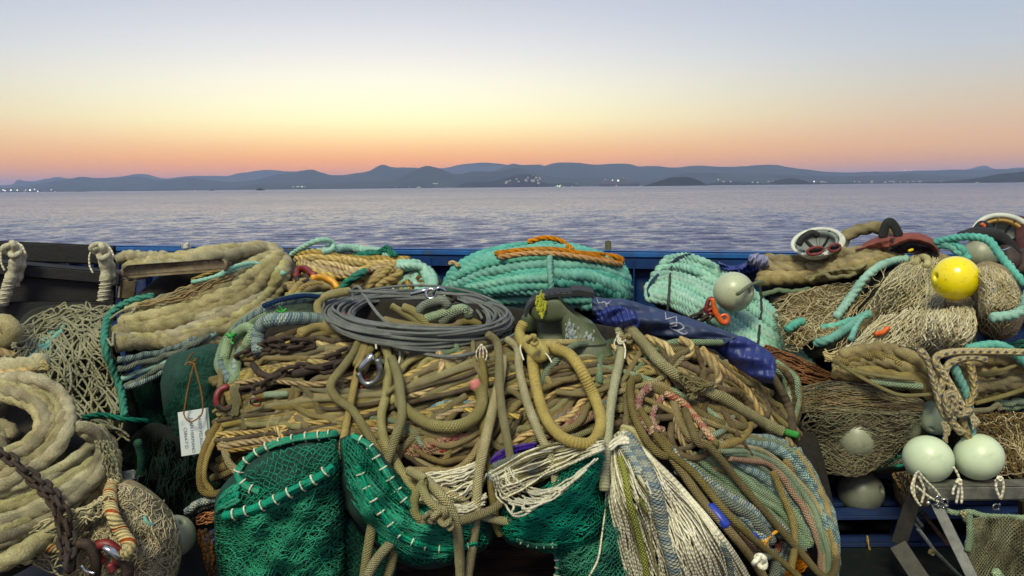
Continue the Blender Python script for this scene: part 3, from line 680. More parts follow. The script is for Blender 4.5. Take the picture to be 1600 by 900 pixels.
PINK = ropemat('pinkish braid', (202, 162, 136), (180, 138, 116), (130, 106, 80), 'braid', .026, accent=(182, 162, 128), strands=3, dirtamt=.4)
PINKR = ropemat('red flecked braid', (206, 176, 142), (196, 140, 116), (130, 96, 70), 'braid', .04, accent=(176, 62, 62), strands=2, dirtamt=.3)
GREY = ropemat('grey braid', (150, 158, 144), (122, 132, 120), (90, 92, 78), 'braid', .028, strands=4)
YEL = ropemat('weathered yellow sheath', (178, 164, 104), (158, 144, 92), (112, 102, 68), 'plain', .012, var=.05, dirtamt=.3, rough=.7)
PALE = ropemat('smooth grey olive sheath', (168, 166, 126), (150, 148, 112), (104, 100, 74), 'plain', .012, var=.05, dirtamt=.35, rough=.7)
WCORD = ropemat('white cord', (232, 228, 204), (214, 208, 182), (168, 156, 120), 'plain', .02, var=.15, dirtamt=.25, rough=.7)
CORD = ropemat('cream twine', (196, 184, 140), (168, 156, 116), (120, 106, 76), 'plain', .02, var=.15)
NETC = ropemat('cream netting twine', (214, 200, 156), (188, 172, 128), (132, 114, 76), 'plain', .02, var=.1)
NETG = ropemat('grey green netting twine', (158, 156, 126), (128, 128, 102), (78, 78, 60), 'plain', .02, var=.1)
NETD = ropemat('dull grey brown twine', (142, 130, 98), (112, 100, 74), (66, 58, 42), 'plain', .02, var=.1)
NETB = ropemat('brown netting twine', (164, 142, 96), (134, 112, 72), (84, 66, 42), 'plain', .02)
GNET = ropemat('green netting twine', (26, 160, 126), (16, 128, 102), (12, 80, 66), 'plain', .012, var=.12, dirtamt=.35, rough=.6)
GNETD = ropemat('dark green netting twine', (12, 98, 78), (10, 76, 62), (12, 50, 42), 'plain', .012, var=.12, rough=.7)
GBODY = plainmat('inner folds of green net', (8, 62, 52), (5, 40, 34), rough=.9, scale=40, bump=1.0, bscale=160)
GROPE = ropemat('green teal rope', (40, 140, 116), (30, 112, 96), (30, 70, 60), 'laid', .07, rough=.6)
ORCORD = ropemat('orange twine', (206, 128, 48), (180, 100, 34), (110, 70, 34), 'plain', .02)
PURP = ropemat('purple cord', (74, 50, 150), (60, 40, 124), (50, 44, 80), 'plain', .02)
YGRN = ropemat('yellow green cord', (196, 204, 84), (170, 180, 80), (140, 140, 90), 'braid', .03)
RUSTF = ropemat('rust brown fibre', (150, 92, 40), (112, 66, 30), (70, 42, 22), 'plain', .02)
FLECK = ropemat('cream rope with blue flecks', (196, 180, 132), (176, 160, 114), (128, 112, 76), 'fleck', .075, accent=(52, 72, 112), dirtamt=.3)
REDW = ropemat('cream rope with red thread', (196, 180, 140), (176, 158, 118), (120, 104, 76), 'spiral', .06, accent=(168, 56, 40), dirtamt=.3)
DARK = plainmat('shade-dark rope mass', (34, 30, 23), (20, 18, 14), rough=1.0, scale=30, bump=1.0, bscale=90)  # near-black colour puts the shade of the gaps between ropes into the cores
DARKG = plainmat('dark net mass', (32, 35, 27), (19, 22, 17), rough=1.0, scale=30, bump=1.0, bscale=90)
GREYM = plainmat('matted grey brown net mass', (108, 98, 74), (70, 62, 46), rough=1.0, scale=60, bump=1.0, bscale=200)
TANM = plainmat('matted tan net mass', (146, 130, 94), (104, 92, 64), rough=1.0, scale=40, bump=1.0, bscale=120)
STEEL = plainmat('galvanised steel', (150, 152, 150), (116, 120, 120), rough=.32, metal=.9, scale=30, bump=.15)
CHROME = plainmat('bright steel', (196, 198, 198), (160, 164, 166), rough=.18, metal=1.0, scale=30, bump=.05)
RUST = plainmat('rusty chain iron', (66, 52, 42), (40, 34, 30), rough=.75, metal=.3, scale=40, bump=.8, spots=(104, 66, 40), spotscale=30)
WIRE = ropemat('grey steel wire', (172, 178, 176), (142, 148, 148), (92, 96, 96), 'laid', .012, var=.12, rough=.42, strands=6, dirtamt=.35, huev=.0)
REDP = plainmat('red painted iron', (124, 34, 36), (92, 28, 30), rough=.45, scale=40, bump=.4, spots=(70, 40, 34), spotscale=25)
ORP = plainmat('orange painted hook', (214, 98, 36), (190, 80, 28), rough=.4, scale=30, bump=.2, spots=(110, 60, 34), spotscale=30)
YELP = plainmat('yellow painted hook', (220, 160, 40), (196, 134, 34), rough=.4, scale=30, bump=.2, spots=(120, 80, 34), spotscale=30)
FWHITE = plainmat('white green float plastic', (196, 210, 180), (184, 200, 170), rough=.38, scale=6, bump=.06, bscale=60, spots=(150, 160, 128), spotamt=.35, spotscale=14)
FGREY = plainmat('grey float plastic', (146, 150, 128), (126, 130, 110), rough=.42, scale=8, bump=.15, bscale=60, spots=(96, 94, 76), spotamt=.5, spotscale=12)
FDARK = plainmat('dark grimy float plastic', (112, 116, 102), (90, 94, 84), rough=.4, scale=8, bump=.2, bscale=60, spots=(70, 70, 58), spotamt=.6, spotscale=9)
FYEL = plainmat('yellow float plastic', (232, 214, 10), (224, 202, 8), rough=.22, scale=6, bump=.03, bscale=60, spots=(128, 116, 20), spotamt=.6, spotscale=40, coat=.3)
WHITEP = plainmat('white helmet plastic', (196, 200, 188), (178, 182, 172), rough=.35, scale=8, bump=.05, spots=(150, 148, 134), spotscale=16)
BLACKW = plainmat('tarred black timber', (17, 18, 21), (11, 12, 14), rough=.7, scale=9, bump=.6, bscale=50, spots=(36, 34, 31), spotamt=.4, spotscale=16)
BRNW = plainmat('weathered brown timber', (128, 114, 90), (92, 80, 62), rough=.85, scale=12, bump=.7, bscale=60)
BLKC = plainmat('black webbing', (24, 26, 30), (16, 17, 20), rough=.8, scale=40, bump=.5)

# ------------------------------------------------------------------ A  black timber crate end at far left, with rag lashings
t = thing('timber_board', 'heavy black upper timber of the rack at far left, standing above the blue rail', 'timber', P1(80, 410, 5.0))
add('plank', beam(P1(-60, 389, 5.0), P1(179, 399, 5.15), .07, .122, .008), BLACKW, t, smooth=False)
t = thing('timber_box', 'black tarred timber trough with lid edge under the upper black timber', 'timber', P1(80, 450, 4.8))
add('lid_board', beam(P1(-60, 412, 4.75), P1(194, 434, 4.95), .2, .075, .008), BLACKW, t, smooth=False)
add('side_board', beam(P1(-60, 448, 4.72), P1(180, 458, 4.9), .04, .16, .006), BLACKW, t, smooth=False)
add('lower_board', beam(P1(-60, 490, 4.66), P1(180, 486, 4.85), .05, .13, .006), BLACKW, t, smooth=False)
add('end_block', beam(P1(184, 450, 4.9), P1(212, 452, 4.95), .1, .13, .01), BRNW, t, smooth=False)
def lashing(pts, lab, seed):
    b = pts[len(pts)//2]; t = thing('rag_lashing', lab, 'lashing', P1(b[0], b[1], 4.7)); D = lambda x, y: 4.72+0*np.asarray(x)
    q = spline(np.array(pts, float), 40); X = P(q[:, 0], q[:, 1], np.full(40, 4.66))
    rr = 8.5*4.7/F*(1+.10*np.sin(np.linspace(0, 24, 40))+RNG.normal(0, .05, 40))
    add('wrapped_cloth', tube(X, rr, 12, fz=.05), WRAP, t)
    q2 = q+np.array([9, 4]); X = P(q2[4:26, 0], q2[4:26, 1], np.full(22, 4.7)); add('wrapped_cloth', tube(X, 7*4.7/F*(1+.15*np.sin(np.linspace(0, 19, 22))), 10, fz=.06), WRAP, t)
    knot(t, pts[0][0], pts[0][1]+8, 4.64, 13, WRAP, 'cloth_knot', seed)
    for i in range(26):
        a = i/25; k = int(4+a*34); c = X[min(k, 21)] if False else P1(q[k, 0], q[k, 1], 4.66)
        r_ = 9.0*4.7/F
        if i > 13 and i % 2: add('binding_turn', tube(ringpts(c, (r_, 0, .1*r_), (0, r_*1.05, .0), 18), .0028, 5, close=False), WCORD, t)
    line(t, 'loose_end', [(pts[0][0]-4, pts[0][1]+2), (pts[0][0]-17, pts[0][1]+12), (pts[0][0]-18, pts[0][1]+30), (pts[0][0]-13, pts[0][1]+42)], 1.3, D, WCORD, .07, 6)
    line(t, 'loose_end', [(pts[0][0]+4, pts[0][1]), (pts[0][0]+14, pts[0][1]+4), (pts[0][0]+20, pts[0][1]+17)], 1.3, D, WCORD, .07, 6)
WRAP = plainmat('grey white rag', (184, 180, 156), (146, 142, 120), rough=.95, scale=30, bump=1.0, bscale=90, spots=(110, 104, 84), spotscale=20)
lashing([(158, 384), (161, 400), (165, 420), (165, 445), (161, 470)], 'whitish rag lashing tied round the right end of the black timbers', 3)
lashing([(20, 380), (25, 400), (20, 425), (12, 450), (4, 475)], 'whitish rag lashing tied round the far left end of the black timbers', 5)

# ------------------------------------------------------------------ B  big cream hawser coil
t = thing('hawser_coil', 'thick shaggy cream hawser coil sweeping down beside the black timbers', 'rope coil', P1(300, 480, 4.6))
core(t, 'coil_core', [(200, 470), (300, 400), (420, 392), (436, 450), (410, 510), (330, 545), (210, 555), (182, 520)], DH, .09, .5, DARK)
hk = dict(D=DH, k=14, fz=.03, rvar=.08, lobes=3, amp=.125, pitch=.072, fuzz=500)
bundle(t, 'hawser_turn', [[(178, 404), (196, 398), (230, 398), (255, 402)], [(185, 412), (205, 404), (235, 402), (262, 404)]], 1, 9, mats=HAWS, lift=.0, **hk)
bundle(t, 'hawser_turn', [[(196, 422), (250, 404), (320, 392), (390, 383), (430, 388)], [(200, 428), (270, 414), (350, 402), (420, 396), (442, 408)]], 4, 10, mats=HAWS, lift=.02, **hk)
bundle(t, 'hawser_turn', [[(205, 484), (280, 470), (340, 445), (390, 412), (425, 396)], [(180, 512), (270, 498), (350, 466), (410, 425), (436, 400)], [(182, 528), (280, 514), (360, 488), (420, 445), (444, 402)], [(186, 545), (280, 538), (370, 510), (425, 470), (446, 425)]], 9, 10.8, mats=[HAWS, HAWS, HAWSG], lift=.06, lj=.045, **hk)
bundle(t, 'hawser_turn', [[(300, 535), (360, 520), (415, 490), (440, 450)], [(240, 548), (340, 545), (400, 520), (436, 480)]], 3, 9.5, mats=HAWSG, lift=.0, **hk)
t = thing('blue_green_rope_hank', 'pale blue green wet ropes hanging under the cream hawser coil', 'rope', P1(240, 570, 4.1))
bundle(t, 'rope', [[(185, 560), (240, 552), (310, 525)], [(190, 590), (235, 572), (300, 545), (340, 520)], [(195, 610), (240, 590), (290, 560)]], 6, 5, DH, [PBLU, PTEAL, GREY], lift=.06)
t = thing('timber_pole', 'weathered brown flat timber lying across the cream hawser', 'timber', P1(280, 425, 4.7))
add('pole', beam(P1(192, 425, 4.50), P1(360, 413, 4.52), .09, .07, .018), BRNW, t)
t = thing('twine_tangle', 'small tangle of grey twine and teal rope lying on the hawser below the brown timber', 'twine', P1(290, 450, 4.5))
bundle(t, 'twine', [[(225, 474), (270, 458), (320, 438), (350, 428)], [(215, 480), (280, 468), (330, 450), (370, 430)]], 60, 1.3, DH, [NETG, NETB], jit=7, lift=.08, lj=.05, k=4, joined=True, wf=5)
line(t, 'teal_strand', [(300, 441), (330, 434), (360, 424), (400, 414), (440, 420)], 3, DH, PTEAL, .12, lobes=3)
line(t, 'teal_strand', [(340, 432), (365, 418), (395, 412), (420, 418), (445, 428)], 3.5, DH, PTEAL, .13, lobes=3)
line(t, 'orange_strand', [(300, 437), (330, 426), (358, 422)], 2.6, DH, GOLD, .1)

# ------------------------------------------------------------------ C  coarse grey net heap at left
t = thing('coarse_net_heap', 'heap of coarse grey green netting below the black timbers at left', 'fishing net', P1(100, 570, 4.1))
core(t, 'net_core', [(10, 545), (40, 490), (90, 476), (160, 482), (190, 560), (215, 650), (200, 720), (120, 690), (60, 640), (20, 600)], DH, .05, .5, DARKG)
S = Guide([[(60, 490), (30, 530), (5, 560), (-10, 575)], [(100, 478), (80, 540), (60, 600), (40, 640)], [(150, 476), (135, 540), (125, 620), (120, 680)], [(185, 480), (175, 540), (190, 630), (205, 690)]], DH, .03)
net(t, 'netting', S, 18, 13, .0060, NETG, jit=.14, pj=5, lj=.04, k=5, seg=3)
net(t, 'netting', S, 15, 12, .0055, NETG, jit=.2, pj=8, lj=.02, k=5, seg=3)
bundle(t, 'netting_strand', [[(40, 500), (100, 480), (180, 480)], [(20, 540), (100, 520), (170, 530)], [(60, 640), (130, 650), (200, 680)]], 26, 2, DH, [NETG], jit=9, lift=.05, k=5, joined=True, wf=4)
line(t, 'border_rope', [(240, 462), (200, 472), (172, 492), (164, 520), (166, 550), (178, 580), (190, 615), (195, 650)], 5, DH, GROPE, .09, lobes=3)
line(t, 'border_rope', [(130, 652), (160, 648), (195, 655), (230, 658)], 3.5, DH, GROPE, .08, lobes=3)
line(t, 'border_rope', [(215, 690), (222, 720), (214, 760)], 6, DH, GNETD, .05)
bundle(t, 'teal_strand', [[(40, 545), (80, 520), (110, 490)], [(45, 600), (60, 570), (90, 540)]], 4, 4, DH, [TEAL], lift=.02)
line(t, 'twine_loop', [(172, 498), (190, 486), (212, 480), (196, 500), (178, 520), (176, 540), (168, 530)], 1.8, DH, NETG, .13, 6)
# ------------------------------------------------------------------ D  dark green net with the tag
pd = Pill([(250, 600), (262, 560), (300, 545), (345, 540), (365, 600), (368, 680), (345, 725), (310, 722), (280, 690), (258, 650)], 3.95, .22, .3, lump=.02)
t = thing('green_net_sack', 'dark green net sack hanging behind the white tag at left', 'fishing net', P1(310, 720, 3.95))
add('sack_body', pd.geo(.03), GBODY, t)
S = Guide([[(255, 640), (300, 560), (340, 542)], [(262, 665), (305, 610), (362, 570)], [(290, 700), (320, 660), (365, 640)], [(320, 724), (345, 715), (362, 690)]], pd.D, .0)
net(t, 'netting', S, 26, 26, .0021, GNETD, jit=.2, pj=2, lj=.012, k=3)
t = thing('dark_net_fold', 'dark green net fold in the shadow between the hawser and the green sack', 'fishing net', P1(230, 640, 4.3))
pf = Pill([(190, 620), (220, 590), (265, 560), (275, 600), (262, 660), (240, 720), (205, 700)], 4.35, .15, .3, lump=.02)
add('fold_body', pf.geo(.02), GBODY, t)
S = Guide([[(195, 620), (230, 585), (270, 560)], [(200, 680), (235, 650), (265, 640)], [(205, 705), (225, 715), (245, 710)]], pf.D, .0)
net(t, 'netting', S, 14, 20, .002, GNETD, jit=.25, pj=2)
t = thing('dark_net_pile', 'dark green net pile filling the gap under the white tag, shade put into its colour', 'fishing net', P1(255, 880, 4.0))
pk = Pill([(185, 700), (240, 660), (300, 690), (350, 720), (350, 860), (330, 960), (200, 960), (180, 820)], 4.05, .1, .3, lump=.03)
add('pile_body', pk.geo(.02), plainmat('shade-dark green net folds', (6, 16, 14), (4, 10, 9), rough=1.0, scale=40, bump=1.0, bscale=120), t)  # pile added to blacken the gap; its shade is in the colour
net(t, 'netting', Guide([[(190, 720), (190, 820), (195, 940)], [(250, 680), (255, 800), (255, 940)], [(340, 720), (340, 820), (330, 940)]], pk.D, .0), 20, 22, .0022, ropemat('shade-dark green twine', (8, 36, 30), (6, 26, 22), (6, 20, 18), 'plain', .02), t) if False else None
bundle(t, 'netting_strand', [[(190, 720), (190, 820), (195, 940)], [(250, 680), (255, 800), (255, 940)], [(340, 720), (340, 820), (330, 940)]], 60, 1.2, pk.D, [ropemat('shade-dark green twine', (8, 40, 34), (6, 28, 24), (6, 20, 18), 'plain', .02)], jit=8, lift=.0, lj=.04, k=3, joined=True)
# tag
tg = thing('paper_tag', 'white laminated tag with blue handwriting hanging on a tan string', 'tag', P1(302, 713, 3.6))
TD = 3.62
ca = [P1(*p) for p in ((277, 644, TD), (321, 637, TD), (329, 707, TD-.03), (283, 713, TD-.03))]
ex = (ca[1]-ca[0]); W_ = np.linalg.norm(ex); ex /= W_; ey = ca[0]-ca[3]; H_ = np.linalg.norm(ey); ey /= H_; en = np.cross(ex, ey)
PAP = plainmat('white card', (204, 212, 216), (190, 200, 206), rough=.35, scale=14, bump=.05, spots=(150, 160, 168), spotscale=14, spotamt=.6)
cc = sum(ca)/4
add('card', box(*cc, W_, H_, .0025, .0006, np.stack([ex, ey, en], 1)), PAP, tg, smooth=False)
PLAST = plainmat('clear plastic edge', (150, 170, 166), rough=.2, bump=0)
add('plastic_sleeve', box(*(cc-en*.004+ex*.008), W_*1.04, H_*1.0, .0015, .0004, np.stack([ex, ey, en], 1)), PLAST, tg, smooth=False)
INK = plainmat('blue ink', (66, 76, 120), rough=.6, bump=0); INK2 = INK
def text(parent, s, org, xdir, ydir, size, m, name='lettering', off=.0022):
    cu = bpy.data.curves.new('lettering', 'FONT'); cu.body = s; cu.size = size; cu.extrude = .0002; cu.resolution_u = 3
    o = bpy.data.objects.new('tmp', cu); COL.objects.link(o); bpy.context.view_layer.update()
    me = bpy.data.meshes.new_from_object(o.evaluated_get(bpy.context.evaluated_depsgraph_get())); bpy.data.objects.remove(o)
    n = np.cross(xdir, ydir); v = np.array([x.co[:] for x in me.vertices]); f = [list(p.vertices) for p in me.polygons]
    w = org+v[:, :1]*xdir+v[:, 1:2]*ydir+(v[:, 2:3]+off)*n
    return add(name, (w, f), m, parent, smooth=False)
lx, ly = -ey, ex          # lines run down the card
for s_, a, b, sz in (('VASIJO PELAGICO', .13, .70, .026), ('JUAN HERMANO 3', .16, .40, .026), ('C5864-7 D', .36, .17, .026)):
    text(tg, s_, cc-ex*W_/2+ey*H_/2+lx*H_*a+ly*W_*b, lx, ly, sz*.84, INK)
sd = lambda x, y: 3.60+0*np.asarray(x)
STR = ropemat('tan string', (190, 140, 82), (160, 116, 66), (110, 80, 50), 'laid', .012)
ts = thing('tag_string', 'tan string tied in a bow that carries the white tag', 'string', P1(303, 560, 3.7))
line(ts, 'string', [(287, 646, .0), (291, 655, .02), (299, 659, .02), (310, 653, .02), (316, 645, .0), (317, 630), (313, 605), (305, 575), (304, 566), (300, 580), (293, 610), (288, 640), (287, 648)], 1.1, sd, STR, .01, 6)
line(ts, 'bow', [(304, 566), (306, 559), (297, 570), (294, 562), (302, 551)], 1.2, sd, STR, .01, 6); line(ts, 'bow', [(303, 568), (294, 566), (289, 571)], 1.2, sd, STR, .01, 6)

# ------------------------------------------------------------------ G  golden rope heap at the back
t = thing('golden_rope_heap', 'loose heap of golden brown ropes behind the steel wire coil', 'rope', P1(560, 440, 4.9))
core(t, 'heap_core', [(445, 470), (450, 420), (480, 400), (560, 394), (650, 405), (685, 430), (690, 465), (600, 475), (500, 478)], DB, .08, .6, DARK)
g = dict(D=DB, rvar=.1, k=9)
bundle(t, 'rope', [[(458, 402), (500, 392), (560, 402), (640, 406)], [(465, 405), (500, 412), (560, 422), (630, 408)], [(470, 412), (500, 432), (545, 432), (600, 408)]], 7, 6, mats=GOLD, lift=.03, jit=2.5, **g)
bundle(t, 'rope', [[(565, 455), (590, 425), (615, 412), (627, 422), (610, 436), (590, 442)], [(572, 460), (600, 432), (620, 420), (622, 430), (600, 446), (585, 455)]], 4, 6, mats=GOLD, lift=.07, jit=2, **g)
bundle(t, 'rope', [[(452, 466), (468, 442), (500, 438), (528, 455)], [(448, 476), (480, 455), (510, 450), (532, 465)]], 5, 6, mats=[GOLD, TAN], lift=.05, jit=2, **g)
bundle(t, 'rope', [[(590, 445), (620, 440), (650, 420)], [(600, 465), (640, 450), (680, 440)]], 8, 5, mats=[GOLD, PTEAL, BROWN], lift=.02, jit=4, cross=.2, **g)
bundle(t, 'rope', [[(450, 430), (520, 425), (600, 430)], [(450, 460), (540, 450), (620, 450)]], 12, 5, mats=[BROWN, GOLD, OLIVE], lift=-.03, jit=5, cross=.2, **g)
for i in range(7):
    x = 600+i*12; line(t, 'rope', [(x, 440+RNG.uniform(-5, 5)), (x+4, 452), (x+RNG.uniform(-6, 8), 466)], 4.5, DB, [GOLD, PTEAL, TANL][i % 3], .06)
t = thing('pale_teal_rope', 'pale teal rope curling over the right end of the golden rope heap', 'rope', P1(660, 450, 4.8))
bundle(t, 'rope', [[(622, 408), (650, 410), (675, 425), (682, 445), (668, 458), (640, 462)], [(625, 416), (655, 420), (668, 435), (668, 450), (650, 458)]], 5, 6, DB, PTEAL, lift=.1, lobes=3, jit=2)
t = thing('sea_green_rope', 'sea green and pale rope looped along the blue rail behind the golden ropes', 'rope', P1(540, 392, 5.3))
line(t, 'rope', [(455, 398), (470, 388), (490, 378), (508, 375), (520, 380), (518, 390), (505, 394)], 4, DB, PTEAL, .1, lobes=3)
bundle(t, 'rope', [[(470, 396), (530, 388), (590, 394), (615, 400)], [(520, 392), (560, 388), (610, 398)]], 4, 5, DB, PTEAL, lift=.02, lobes=3, jit=2)
bundle(t, 'green_rope', [[(550, 400), (580, 394), (605, 390), (620, 400)], [(555, 402), (590, 396), (604, 386), (612, 398)]], 4, 3.5, DB, GROPE, lift=.12, jit=2)
bundle(t, 'green_rope', [[(530, 452), (545, 437), (560, 425), (575, 422)], [(532, 455), (548, 440), (562, 430)]], 3, 5, DB, GROPE, lift=.12, jit=1.5)
t = thing('chain_hook', 'dark red hook and yellow hook lying in the golden ropes', 'hook', P1(480, 430, 4.7))
line(t, 'red_hook', [(462, 432), (466, 421), (478, 420), (487, 428), (494, 430)], 5, DB, REDP, .12); line(t, 'yellow_hook', [(488, 434), (505, 434), (520, 440), (527, 450)], 5, DB, YELP, .12)
line(t, 'iron_ring', [(462, 434), (468, 442), (480, 438), (474, 430)], 3.5, DB, RUST, .1)

# ------------------------------------------------------------------ H  big teal coil
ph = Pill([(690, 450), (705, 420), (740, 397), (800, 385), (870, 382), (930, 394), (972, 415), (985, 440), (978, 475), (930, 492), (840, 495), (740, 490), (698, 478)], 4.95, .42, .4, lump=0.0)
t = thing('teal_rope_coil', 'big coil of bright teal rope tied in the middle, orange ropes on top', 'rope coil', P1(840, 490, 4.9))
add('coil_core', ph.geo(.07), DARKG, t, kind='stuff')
hh = dict(D=ph.D, lobes=3, amp=.2, pitch=.04, rvar=.06)
bundle(t, 'rope_turn', [[(694, 455), (706, 424), (745, 400), (800, 386), (862, 382), (925, 394), (972, 414)], [(694, 465), (715, 436), (770, 415), (850, 405), (930, 412), (982, 438)]], 6, 7, mats=TEAL, jit=1.0, lift=.01, lj=.03, **hh)
bundle(t, 'rope_turn', [[(700, 448), (760, 424), (840, 412), (930, 416), (980, 436)], [(694, 470), (760, 452), (850, 446), (940, 450), (982, 456)], [(700, 482), (770, 480), (850, 478), (940, 476), (982, 468)]], 10, 7, mats=TEAL, jit=1.6, lift=.04, lj=.04, **hh)
bundle(t, 'rope_turn', [[(870, 425), (930, 432), (965, 450), (978, 462), (960, 475), (900, 478)], [(860, 440), (920, 446), (955, 456), (965, 466), (940, 472)]], 2, 9, mats=TEAL, jit=1, lift=.08, **hh)
line(t, 'tie_rope', [(868, 388), (860, 398), (859, 420), (861, 445), (860, 470)], 4.5, ph.D, TEAL, .13, lobes=3, pitch=.024)
line(t, 'tie_rope', [(856, 398), (870, 394), (890, 392), (905, 394), (940, 398)], 3, ph.D, TEAL, .12, lobes=3, pitch=.024)
for q, r_ in (([(778, 400), (800, 393), (850, 390), (890, 394), (930, 402), (965, 412), (972, 406), (955, 400), (900, 396)], 4.5), ([(774, 396), (820, 391), (860, 391), (885, 392)], 4.2), ([(825, 378), (850, 372), (875, 376), (894, 390)], 4), ([(780, 402), (830, 396), (880, 398), (940, 408), (970, 414)], 4.2)):
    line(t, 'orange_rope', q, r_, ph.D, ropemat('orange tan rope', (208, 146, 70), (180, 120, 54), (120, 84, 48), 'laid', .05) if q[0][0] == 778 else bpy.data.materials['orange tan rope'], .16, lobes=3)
line(t, 'frayed_end', [(702, 412), (708, 410), (716, 415)], 3.5, ph.D, GOLD, .15)
t = thing('dark_green_net_roll', 'small roll of dark green netting between the teal coil and the steel wire coil', 'fishing net', P1(725, 460, 4.4))
bundle(t, 'netting_strand', [[(690, 456), (720, 450), (752, 458)], [(695, 462), (725, 460), (755, 466)]], 8, 4, lambda x, y: 4.42+0*np.asarray(x), [GNETD], jit=1.5, k=7)
line(t, 'teal_lashing', [(640, 462), (680, 460), (705, 456)], 3, lambda x, y: 4.42+0*np.asarray(x), PTEAL, .02, lobes=3)

# ------------------------------------------------------------------ I  pale teal coil
DI = dfield([(1010, 440, 4.75), (1045, 400, 5.0), (1120, 410, 4.8), (1180, 450, 4.55), (1100, 490, 4.4), (1030, 475, 4.6), (1240, 520, 4.3), (1290, 590, 4.1), (1180, 560, 4.15)])
t = thing('pale_teal_rope_coil', 'pale teal rope coil with dark ties lying diagonally behind the blue tarpaulin', 'rope coil', P1(1120, 500, 4.5))
core(t, 'coil_core', [(1020, 440), (1050, 405), (1120, 415), (1190, 460), (1270, 530), (1290, 590), (1220, 580), (1120, 530), (1025, 480)], DI, .08, .5, DARKG)
bundle(t, 'rope_turn', [[(1043, 402), (1080, 399), (1130, 420), (1180, 455), (1240, 520), (1270, 560)], [(1025, 426), (1070, 425), (1130, 455), (1190, 500), (1260, 560)], [(1008, 450), (1050, 452), (1120, 490), (1190, 540), (1280, 588)], [(1012, 470), (1050, 480), (1100, 508), (1180, 556), (1250, 585)]], 14, 6.7, DI, PTEAL, jit=1.0, lift=.02, lj=.03, lobes=3, amp=.2, pitch=.036, rvar=.05)
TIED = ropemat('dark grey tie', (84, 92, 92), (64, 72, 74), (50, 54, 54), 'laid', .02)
line(t, 'tie_cord', [(1072, 398), (1056, 405), (1048, 420), (1046, 450), (1043, 485)], 2, DI, TIED, .075); line(t, 'tie_cord', [(1078, 397), (1050, 410), (1025, 432), (1013, 450), (1014, 462)], 2, DI, BLUE, .075)
line(t, 'tie_cord', [(1187, 445), (1190, 480), (1187, 510), (1184, 540)], 2, DI, TIED, .075)
t = thing('coir_roll', 'rust brown hairy fibre roll under the end of the pale teal coil', 'fibre roll', P1(1250, 600, 4.0))
Dc = lambda x, y: 4.02+0*np.asarray(x)
bundle(t, 'fibre', [[(1196, 540), (1240, 556), (1305, 585)], [(1205, 560), (1245, 575), (1300, 592)], [(1215, 575), (1250, 596), (1290, 606)]], 70, 1.6, Dc, [RUSTF], jit=2.5, lj=.05, k=4, joined=True)
add('roll_body', tube(P([1195, 1240, 1300], [552, 575, 598], np.array([4.05, 4.05, 4.05])), .05, 12), RUSTF, t, kind='stuff')
# float on the coil, with hook
t = thing('grey_float', 'pale grey green ball float with a green rope, lying on the pale teal coil', 'float', P1(1146, 488, 4.2))
fc = P1(1146, 456, 4.22); ball(fc, 31.5*4.22/F, (.62, -.75, .12), plainmat('pale grey green float plastic', (170, 178, 148), (156, 164, 138), rough=.36, scale=8, bump=.08, bscale=60, spots=(128, 126, 98), spotamt=.4, spotscale=14), t)
line(t, 'float_rope', [(1151, 460, .12), (1158, 456, .135), (1166, 450, .11), (1176, 444, .06), (1192, 440)], 2.6, lambda x, y: 4.2+0*np.asarray(x), PGRN, .0, lobes=3, pitch=.016)
t = thing('orange_hook', 'orange chain hook with a red link hanging below the pale grey float', 'hook', P1(1128, 508, 4.2))
Df = lambda x, y: 4.16+0*np.asarray(x)
q = P([1113, 1116, 1120, 1127, 1134, 1137, 1133, 1126], [467, 480, 492, 502, 504, 497, 492, 494], np.full(8, 4.14))
add('hook', tube(resamp(spline(q, 40), 40), np.interp(np.linspace(0, 1, 40), [0, .3, .7, 1], [.011, .016, .015, .007]), 10), ORP, t)
line(t, 'red_link', [(1104, 478), (1108, 468), (1114, 468), (1113, 482), (1108, 490), (1104, 486), (1104, 478)], 3.4, Df, REDP, .0); line(t, 'red_link', [(1106, 486), (1114, 482), (1116, 490), (1108, 490)], 3, Df, REDP, .01)
chain(t, [(1080, 497), (1095, 492), (1110, 482)], Df, 24, RUST, .0)
chain(t, [(1095, 502), (1105, 496), (1113, 490)], Df, 20, RUST, .0)
